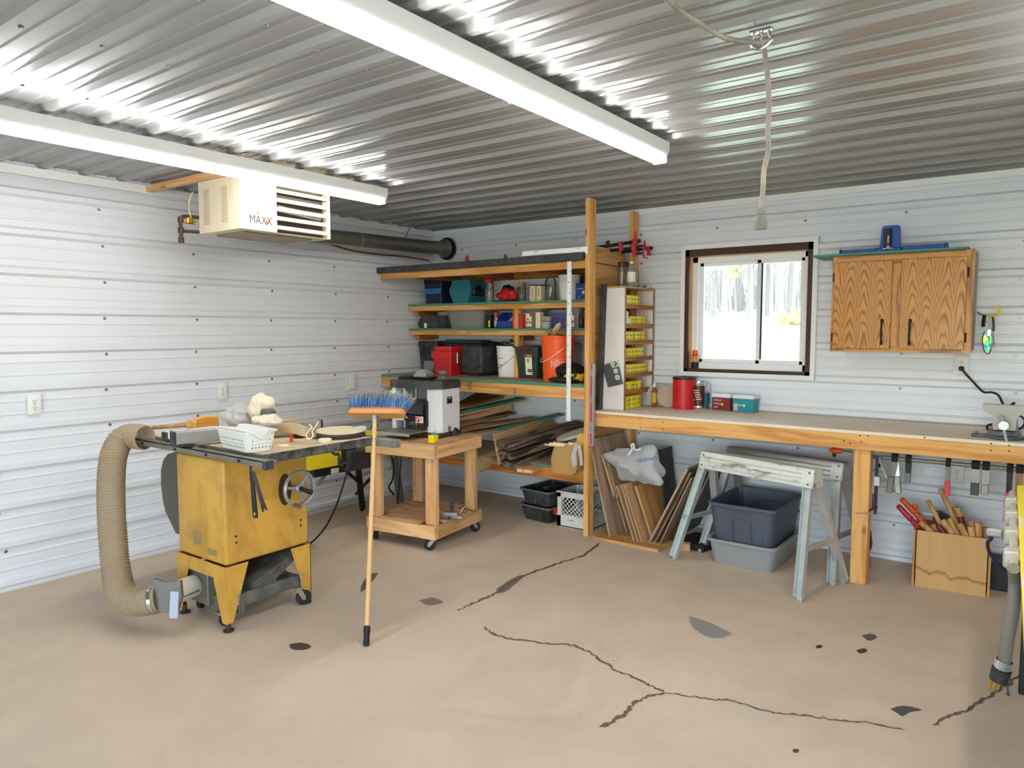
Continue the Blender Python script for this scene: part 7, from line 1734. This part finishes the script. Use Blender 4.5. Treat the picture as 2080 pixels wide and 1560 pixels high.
MB().box((.55, bxo.y-.13, bxo.z+.0), (.66, bxo.y-.02, zt+.02), .004).build('clamp_bracket', M['black'], ys, W=True)
for px, py in ((700, 933), (703, 945)):
    p = X(px, py, x=.72); MB().cyl((.70, p.y, p.z), (.74, p.y-.05, p.z-.02), .016, .012, 12).build('plug', M['rubber'], eb, W=True)
def legbar(p, q, w, m): p, q = Vector(p), Vector(q); d = q-p; MB().box((0, -w, -w*.6), (d.length, w, w*.6), .003, M=frame(p, d, (0, 1, 0) if abs(d.y) < d.length*.9 else (1, 0, 0))).build('leg', m, ys, W=True)
legbar(X(727, 948, x=.55), X(737, 1036, x=.40), .022, M['black']); legbar(X(690, 945, x=.50), X(735, 985, x=.52), .012, M['black']); legbar(X(722, 1005, x=.45), X(768, 955, x=.5), .012, M['black'])
legbar(X(668, 955, x=.45), X(645, 985, x=.42), .014, M['galv']); legbar(X(800, 925, x=.42), X(817, 1036, x=.30), .030, plain('leg_grey', '8a8c8e', .5, .3)); legbar((.40, yA+.12, zb2-.02), (.33, yA+.05, .012), .02, M['black'])
t = thing('power_lead', 'black power cord running from the folding stand down to the floor behind the saw', 'cord', X(630, 1108, z=.01))
MB().tube(arc([X(715, 945, x=.76), X(705, 960, x=.80), X(696, 990, x=.85), X(682, 1030, x=.92), X(660, 1072, x=.98), X(630, 1104, z=.010), X(600, 1120, z=.008)], 6), .0065, 8).build('cable', M['rubber'], t, W=True)
t = thing('power_lead', 'black cord drooping behind the left legs of the cart', 'cord', (.6, -1.3, .4)); MB().tube(arc([X(795, 925, x=.62), X(800, 950, x=.62), X(797, 975, x=.62), X(790, 990, x=.62), X(800, 1005, x=.6)], 5), .007, 7).build('cable', M['rubber'], t, W=True)
t = thing('power_lead', 'thin straight black cord hanging down to the floor behind the cart', 'cord', (.45, -1.0, .2)); MB().tube([X(816, 920, x=.42), X(812, 970, x=.42), X(807, 1024, x=.42)], .005, 6).build('cable', M['rubber'], t, W=True)

# ---------------------------------------------------------------- unit heater, flue, gas pipe
hx0_, hx1_, hy0_, hy1_, hz0, hz1 = .570, 1.000, -2.730, -2.082, 2.084, 2.392
ht = thing('unit_heater', 'beige ceiling unit heater with a louvred front, hung in the corner over the table saw', 'heater', ((hx0_+hx1_)/2, (hy0_+hy1_)/2, hz0))
HT = M['heater']; gy0 = X(562, 400, x=hx1_).y; gz0, gz1 = X(568, 473, x=hx1_).z, X(566, 376, x=hx1_).z
mb = MB(); mb.box((hx0_, hy0_, hz0), (hx1_-.055, hy1_, hz1), .002); mb.box((hx1_-.0549, hy0_, hz0), (hx1_, gy0, hz1), .002); mb.box((hx1_-.0549, hy1_-.02, hz0), (hx1_, hy1_, hz1), .001); mb.box((hx1_-.0549, gy0, hz0), (hx1_, hy1_-.02, gz0), .001); mb.box((hx1_-.0549, gy0, gz1), (hx1_, hy1_-.02, hz1), .001)
mb.build('casing', HT, ht, W=True)
MB().box((hx1_-.0545, gy0+.001, gz0), (hx1_-.050, hy1_-.021, gz1)).build('grille_back', plain('heater_dark', '3b332b', .6), ht, W=True)
MB().cyl((hx1_-.045, gy0+.03, (gz0+gz1)/2+.01), (hx1_-.045, hy1_-.05, (gz0+gz1)/2-.01), .022, n=14).build('heat_tube', M['galv'], ht, W=True)
for k in range(5):
    z = gz0+(gz1-gz0)*(k+.62)/5.2; MB().box((-.018, gy0+.004, -.0035), (.018, hy1_-.028, .0035), .0015, M=Tr(hx1_-.012, 0, z) @ Ry(.75)).build('louver', HT, ht, W=True)
mb = MB()
for cx_, n_ in ((.655, 19), (.845, 19)):
    for k in range(n_): mb.box((cx_-.030, hy0_-.0030, hz0+.05+k*.0112), (cx_+.030, hy0_+.001, hz0+.0535+k*.0112), .0008)
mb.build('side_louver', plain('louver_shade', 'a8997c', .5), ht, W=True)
mb = MB()
for y, z in ((hy0_+.012, hz1-.045), (hy0_+.012, hz0+.045), (hy0_+.025, hz0+.008), (gy0-.006, hz0+.006), (hy1_-.01, hz0+.006)): mb.cyl((hx1_, y, z), (hx1_+.003, y, z), .004, n=8)
mb.build('screw', M['galv'], ht, W=True)
lp = Vector((hx1_+.0004, X(530, 450, x=hx1_).y, X(530, 448, x=hx1_).z)); FMx = frame(lp, (0, 1, 0), (0, 0, 1))
text('MAXX', .068, M['ink'], ht, FMx, 'logo_letters', True, ext=.0008, sx=.80); text('BIG    HEATER', .013, M['tape_blue'], ht, FMx @ Tr(.0, .038, 0), 'logo_letters', True)
MB().prism([(0, .016), (.010, 0), (0, -.016), (-.010, 0)], .0012, FMx @ Tr(.040, -.002, .0008)).build('logo_flame', M['orange'], ht, W=True); MB().prism([(-.007, 0), (.007, 0), (.004, .012), (0, .020), (-.005, .010)], .0008, FMx @ Tr(-.020, .034, 0)).build('logo_flame', M['orange'], ht, W=True)
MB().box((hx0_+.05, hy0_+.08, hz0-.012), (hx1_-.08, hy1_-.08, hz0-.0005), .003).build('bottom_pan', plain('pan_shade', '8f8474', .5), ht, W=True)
for y in (-2.745, -2.12):
    o = MB().box((.006, y-.019, 2.394), (1.06, y+.019, 2.432), .002).build('mounting_batten', FRESH['x']); tag(o, ('near' if y < -2.5 else 'far')+' pine batten under the ceiling carrying the heater', 'batten', 'heater battens')
fl = thing('flue_pipe', 'galvanised flue pipe from the heater to a black-ringed collar in the back wall', 'pipe', (.27, -1.0, 2.16))
FA, FB = Vector((.385, hy1_+.001, 2.185)), Vector((.185, -.035, 2.262)); GP = plain('flue_galv', '7f8078', .38, .7, dirt=.3, dcol=(.3, .27, .2))
MB().tube([FA, FB], .058, 28).build('duct', GP, fl, W=True)
dq = (FB-FA).normalized().to_track_quat('Z', 'Y').to_matrix().to_4x4(); mb = MB()
for f in (.18, .42): mb.lathe([(.0585, -.006), (.0605, -.003), (.0605, .003), (.0585, .006)], 28, Matrix.Translation(FA.lerp(FB, f)) @ dq, cap=False)
mb.build('seam_ring', M['galv'], fl, W=True)
MB().lathe([(.058, -.10), (.085, -.035), (.088, -.028), (.060, -.027)], 30, Matrix.Translation(FB) @ dq).build('collar', GP, fl, W=True)
MB().lathe([(.06, -.024), (.104, -.024), (.104, .0), (.06, .0)], 30, Matrix.Translation(Vector((FB.x, -.012, FB.z))) @ Rx(-PI/2) @ Tr(0, 0, .0)).build('wall_ring', M['black'], fl, W=True)
MB().box((-.012, -.018, .0), (.012, .018, .001), M=Matrix.Translation(FA.lerp(FB, .22)+Vector((.052, -.010, .026))) @ Ry(1.1)).build('sticker', M['paper'], fl, W=True)
p = FA.lerp(FB, .13); MB().cyl((p.x, p.y, p.z+.058), (p.x, p.y, 2.40), .004, n=8).box((p.x-.012, p.y-.012, 2.36), (p.x+.012, p.y+.012, 2.41), .004).box((p.x-.02, p.y-.06, 2.425), (p.x+.02, p.y+.06, 2.434)).build('hanger', M['charcoal'], fl, W=True)
p = FA.lerp(FB, .72); MB().tube(arc([(p.x-.03, p.y, p.z+.045), (p.x+.01, p.y+.01, 2.37), (p.x+.06, p.y+.03, 2.425)], 4), .003, 6).build('hanger', M['charcoal'], fl, W=True)
t = thing('air_line', 'thin red-brown tube running along the left wall below the flue pipe', 'tube', X(770, 522, x=.05)); MB().tube(arc([X(672, 497, x=.12), X(720, 510, x=.06), X(770, 517, x=.04), X(820, 521, x=.05), X(872, 529, x=.12)], 6), .007, 8).build('tube', plain('tube_red', '7a3324', .5), t, W=True)
gp = thing('gas_pipe', 'dark iron gas pipe with a yellow valve on the left side of the heater', 'pipe', X(367, 490, x=.50)); gx = .50
v0, v1, v2 = X(367, 488, x=gx), X(368, 446, x=gx), X(380, 440, x=gx); v3 = Vector((hx0_+.005, -2.80, v2.z)); v1.y = v0.y = (v0.y+v1.y)/2
MB().tube(arc([v0, v0.lerp(v1, .5), v1, v1+Vector((.0, .02, .02)), Vector((gx, v1.y+.07, v1.z+.024)), Vector((gx+.04, v1.y+.16, v1.z+.024)), Vector((hx0_+.004, hy0_+.06, v1.z+.024))], 4), .011, 10).build('pipe_run', M['rust_pipe'], gp, W=True)
for nm, z in (('cap', v0.z), ('tee', v0.z+(v1.z-v0.z)*.48), ('elbow', v1.z)): MB().cyl((gx, v0.y, z-.016), (gx, v0.y, z+.016), .017, n=12).build(nm, M['rust_pipe'], gp, W=True)
z = v0.z+(v1.z-v0.z)*.45; MB().cyl((gx, v0.y, z), (gx+.06, hy0_+.05, z), .010, n=10).build('branch', M['rust_pipe'], gp, W=True)
p = X(385, 448, x=gx); MB().box((gx-.012, p.y-.02, p.z-.018), (gx+.016, p.y+.02, p.z+.018), .004).box((gx+.0, p.y-.06, p.z-.022), (gx+.008, p.y+.03, p.z-.016), .002).build('valve', M['brass'], gp, W=True)
MB().tube(arc([X(392, 390, x=.52), X(385, 405, x=.50), X(384, 425, x=.50), X(388, 442, x=.52)], 4), .003, 6).build('thermostat_wire', M['cream'], gp, W=True)

# ---------------------------------------------------------------- cord hanging from the ceiling
hkp = X(1546, 84, z=2.40); ck = thing('ceiling_hook', 'small chromed hook plate on the ceiling holding the hanging cord', 'hook', hkp)
MB().box((hkp.x-.035, hkp.y-.012, 2.428), (hkp.x+.035, hkp.y+.012, 2.436), .002).cyl((hkp.x, hkp.y, 2.40), (hkp.x, hkp.y, 2.43), .006, n=10).build('plate', M['chrome'], ck, W=True)
MB().tube(arc([(hkp.x-.02, hkp.y, 2.425), (hkp.x-.03, hkp.y, 2.395), (hkp.x, hkp.y, 2.378), (hkp.x+.03, hkp.y, 2.395), (hkp.x+.022, hkp.y, 2.425)], 5), .006, 8).build('ring', M['chrome'], ck, W=True)
ec = thing('hanging_lead', 'pale extension cord looped along the ceiling and hanging down in front of the window wall', 'cord', X(1545, 465, y=hkp.y))
Hy = hkp.y
pts = [X(1340, -20, z=2.41), X(1362, 6, z=2.405), X(1385, 25, z=2.40), X(1418, 46, z=2.39), X(1440, 60, z=2.385), X(1470, 76, z=2.385), X(1505, 84, z=2.385), X(1535, 86, z=2.385), X(1549, 92, y=Hy), X(1555, 120, y=Hy), X(1560, 165, y=Hy), X(1562, 215, y=Hy), X(1560, 265, y=Hy), X(1561, 305, y=Hy), X(1552, 345, y=Hy), X(1550, 385, y=Hy), X(1546, 425, y=Hy)]
def cordmat():
    t = NT('cord_dusty'); v = t.coord((1, 1, 1), False); t.set(Base__Color=t.mix(t.ramp(t.noise(v, 9, 3), [(.4, (0, 0, 0)), (.6, (1, 1, 1))]), hx('a39a8a'), hx('7e786d')), Roughness=.6); return t.m
MB().tube(arc(pts, 6), .0078, 10).build('cable', cordmat(), ec, W=True)
a, b = X(1546, 424, y=Hy), X(1545, 466, y=Hy); L = a.z-b.z; Mx = Tr(b.x, b.y, b.z)
MB().lathe([(.017, 0), (.018, .004), (.018, L*.45), (.015, L*.62), (.010, L*.72), (.010, L)], 16, Mx).build('connector', plain('conn_grey', '6d7068', .5), ec, W=True)
mb = MB()
for k in range(5): mb.lathe([(.0112, L*(.74+.05*k)), (.0122, L*(.75+.05*k)), (.0112, L*(.765+.05*k))], 14, Mx, cap=False)
for k in range(4): mb.box((-.019, -.010, L*(.10+.09*k)), (.019, .010, L*(.13+.09*k)), .002, M=Mx)
mb.build('grip_ribs', plain('conn_light', 'a8aaa0', .5), ec, W=True)

# ---------------------------------------------------------------- yellow bench at the right edge with its power strip
e0, e1 = Vector((4.673, -1.498, .85)), Vector((4.729, -3.367, .85)); ed = (e1-e0).normalized(); en = Vector((-ed.y, ed.x, 0)); L = (e1-e0).length
yt = thing('yellow_bench', 'yellow-topped work table at the right edge with a power strip on its left side', 'table', (e0.x+.4, -2.43, 0)); TM = frame(e0, ed, en)
def yel():
    t = NT('worn_yellow_paint'); v = t.coord((1, 1, 1)); t.set(Base__Color=t.mix(t.ramp(t.noise(v, 3.0, 5, .7), [(.55, (0, 0, 0)), (.62, (.9,)*3)]), hx('f2d927'), hx('e4dcd2')), Roughness=.5); return t.m
if (TM.to_3x3() @ Vector((0, 0, 1))).z < 0: TM = TM @ Rx(PI)
sy = 1 if (TM.to_3x3() @ Vector((0, 1, 0))).x > 0 else -1
MB().box((0, 0, -.030), (L, sy*.75, 0), .003, M=TM).build('table_top', yel(), yt, W=True); MB().box((.03, sy*.02, -.12), (L-.004, sy*.73, -.031), .003, M=TM).build('apron', M['black'], yt, W=True)
for x in (.06, L-.12):
    for y in (.04, .66): MB().box((x, sy*y, -.85), (x+.07, sy*(y+.05), -.121), .003, M=TM).build('leg', M['black'], yt, W=True)
ps = thing('power_strip', 'dusty grey metal multi-outlet strip fixed along the left edge of the yellow table', 'power strip', X(2060, 1080, z=.80))
PSM = plain('strip_grey', 'c3bdb0', .5, .2, dirt=.5, dcol=(.4, .36, .28))
q0, q1 = X(2059, 1002, z=.82), X(2063, 1152, z=.82); q0 += Vector((-.004, 0, 0)); q1 += Vector((-.004, 0, 0))
MB().tube([q0, q1], .013, 10).build('conduit', PSM, ps, W=True)
for i, py in enumerate((1022, 1050, 1088, 1132)):
    p = q0.lerp(q1, ((1/(1-0)) * ((X(2060, py, z=.82).y-q0.y)/(q1.y-q0.y)))); ob_ = MB().box((-.026, -.038, -.030), (.018, .030, .024), .008, M=Tr(*p)).cyl(p+Vector((0, -.052, 0)), p+Vector((0, -.034, 0)), .021, n=14).build('outlet_box', PSM, ps, W=True); MB().box((-.028, -.026, -.018), (-.0255, .02, .014), M=Tr(*p)).build('receptacle', M['charcoal'], ob_, W=True)
tc_ = thing('plug_lead', 'thick grey cord hanging from the power strip with a black plug at its lower end', 'cord', X(2022, 1392, y=-2.62))
e = q1+Vector((0, -.02, 0))
MB().tube(arc([e, X(2062, 1185, y=-2.66), X(2057, 1240, y=-2.68), X(2048, 1290, y=-2.68), X(2040, 1345, y=-2.66)], 6), .017, 12).build('cable', plain('cord_grey', '76736c', .6, dirt=.5), tc_, W=True)
a, b = X(2040, 1342, y=-2.66), X(2028, 1382, y=-2.655); pg = MB().tube([a, a.lerp(b, .35), a.lerp(b, .4), b], [.022, .020, .026, .024], 12).build('plug', M['blackd'], tc_, W=True)
mb = MB()
for dx in (-9, 2): p = X(2024+dx, 1380, y=-2.655); mb.cyl(p, p+Vector((-.006, 0, -.035)), .004, n=8)
mb.build('prongs', M['brass'], pg, W=True)
mb = MB(); 
for k in range(4): c_ = a.lerp(b, .03+.10*k); mb.lathe([(.0215, -.003), (.0235, 0), (.0215, .003)], 14, Matrix.Translation(c_) @ (b-a).to_track_quat('Z', 'Y').to_matrix().to_4x4(), cap=False)
mb.build('tie_wrap', M['galv'], tc_, W=True)
MB().tube(arc([X(2040, 1348, y=-2.64), X(2046, 1362, y=-2.64), X(2046, 1385, y=-2.64), X(2048, 1412, y=-2.64)], 4), [.003]*8+[.003]*4+[.006], 6).build('ground_tail', M['charcoal'], tc_, W=True)
p = q0.lerp(q1, (X(2060, 1088, z=.82).y-q0.y)/(q1.y-q0.y)); bc_ = thing('plug_lead', 'black cord plugged into the side of the power strip and looping down', 'cord', p)
MB().box((-.075, -.012, -.012), (-.029, .012, .014), .005, M=Tr(*p)).build('plug', plain('plug_clear', 'a8a49a', .4), bc_, W=True)
MB().tube(arc([p+Vector((-.072, 0, .001)), X(2014, 1092, y=p.y), X(2006, 1103, y=p.y), X(2010, 1122, y=p.y+.02), X(2026, 1145, y=p.y+.05), X(2046, 1160, y=p.y+.08), X(2066, 1172, y=p.y+.1)], 6), .0058, 8).build('cable', M['navy'], bc_, W=True)
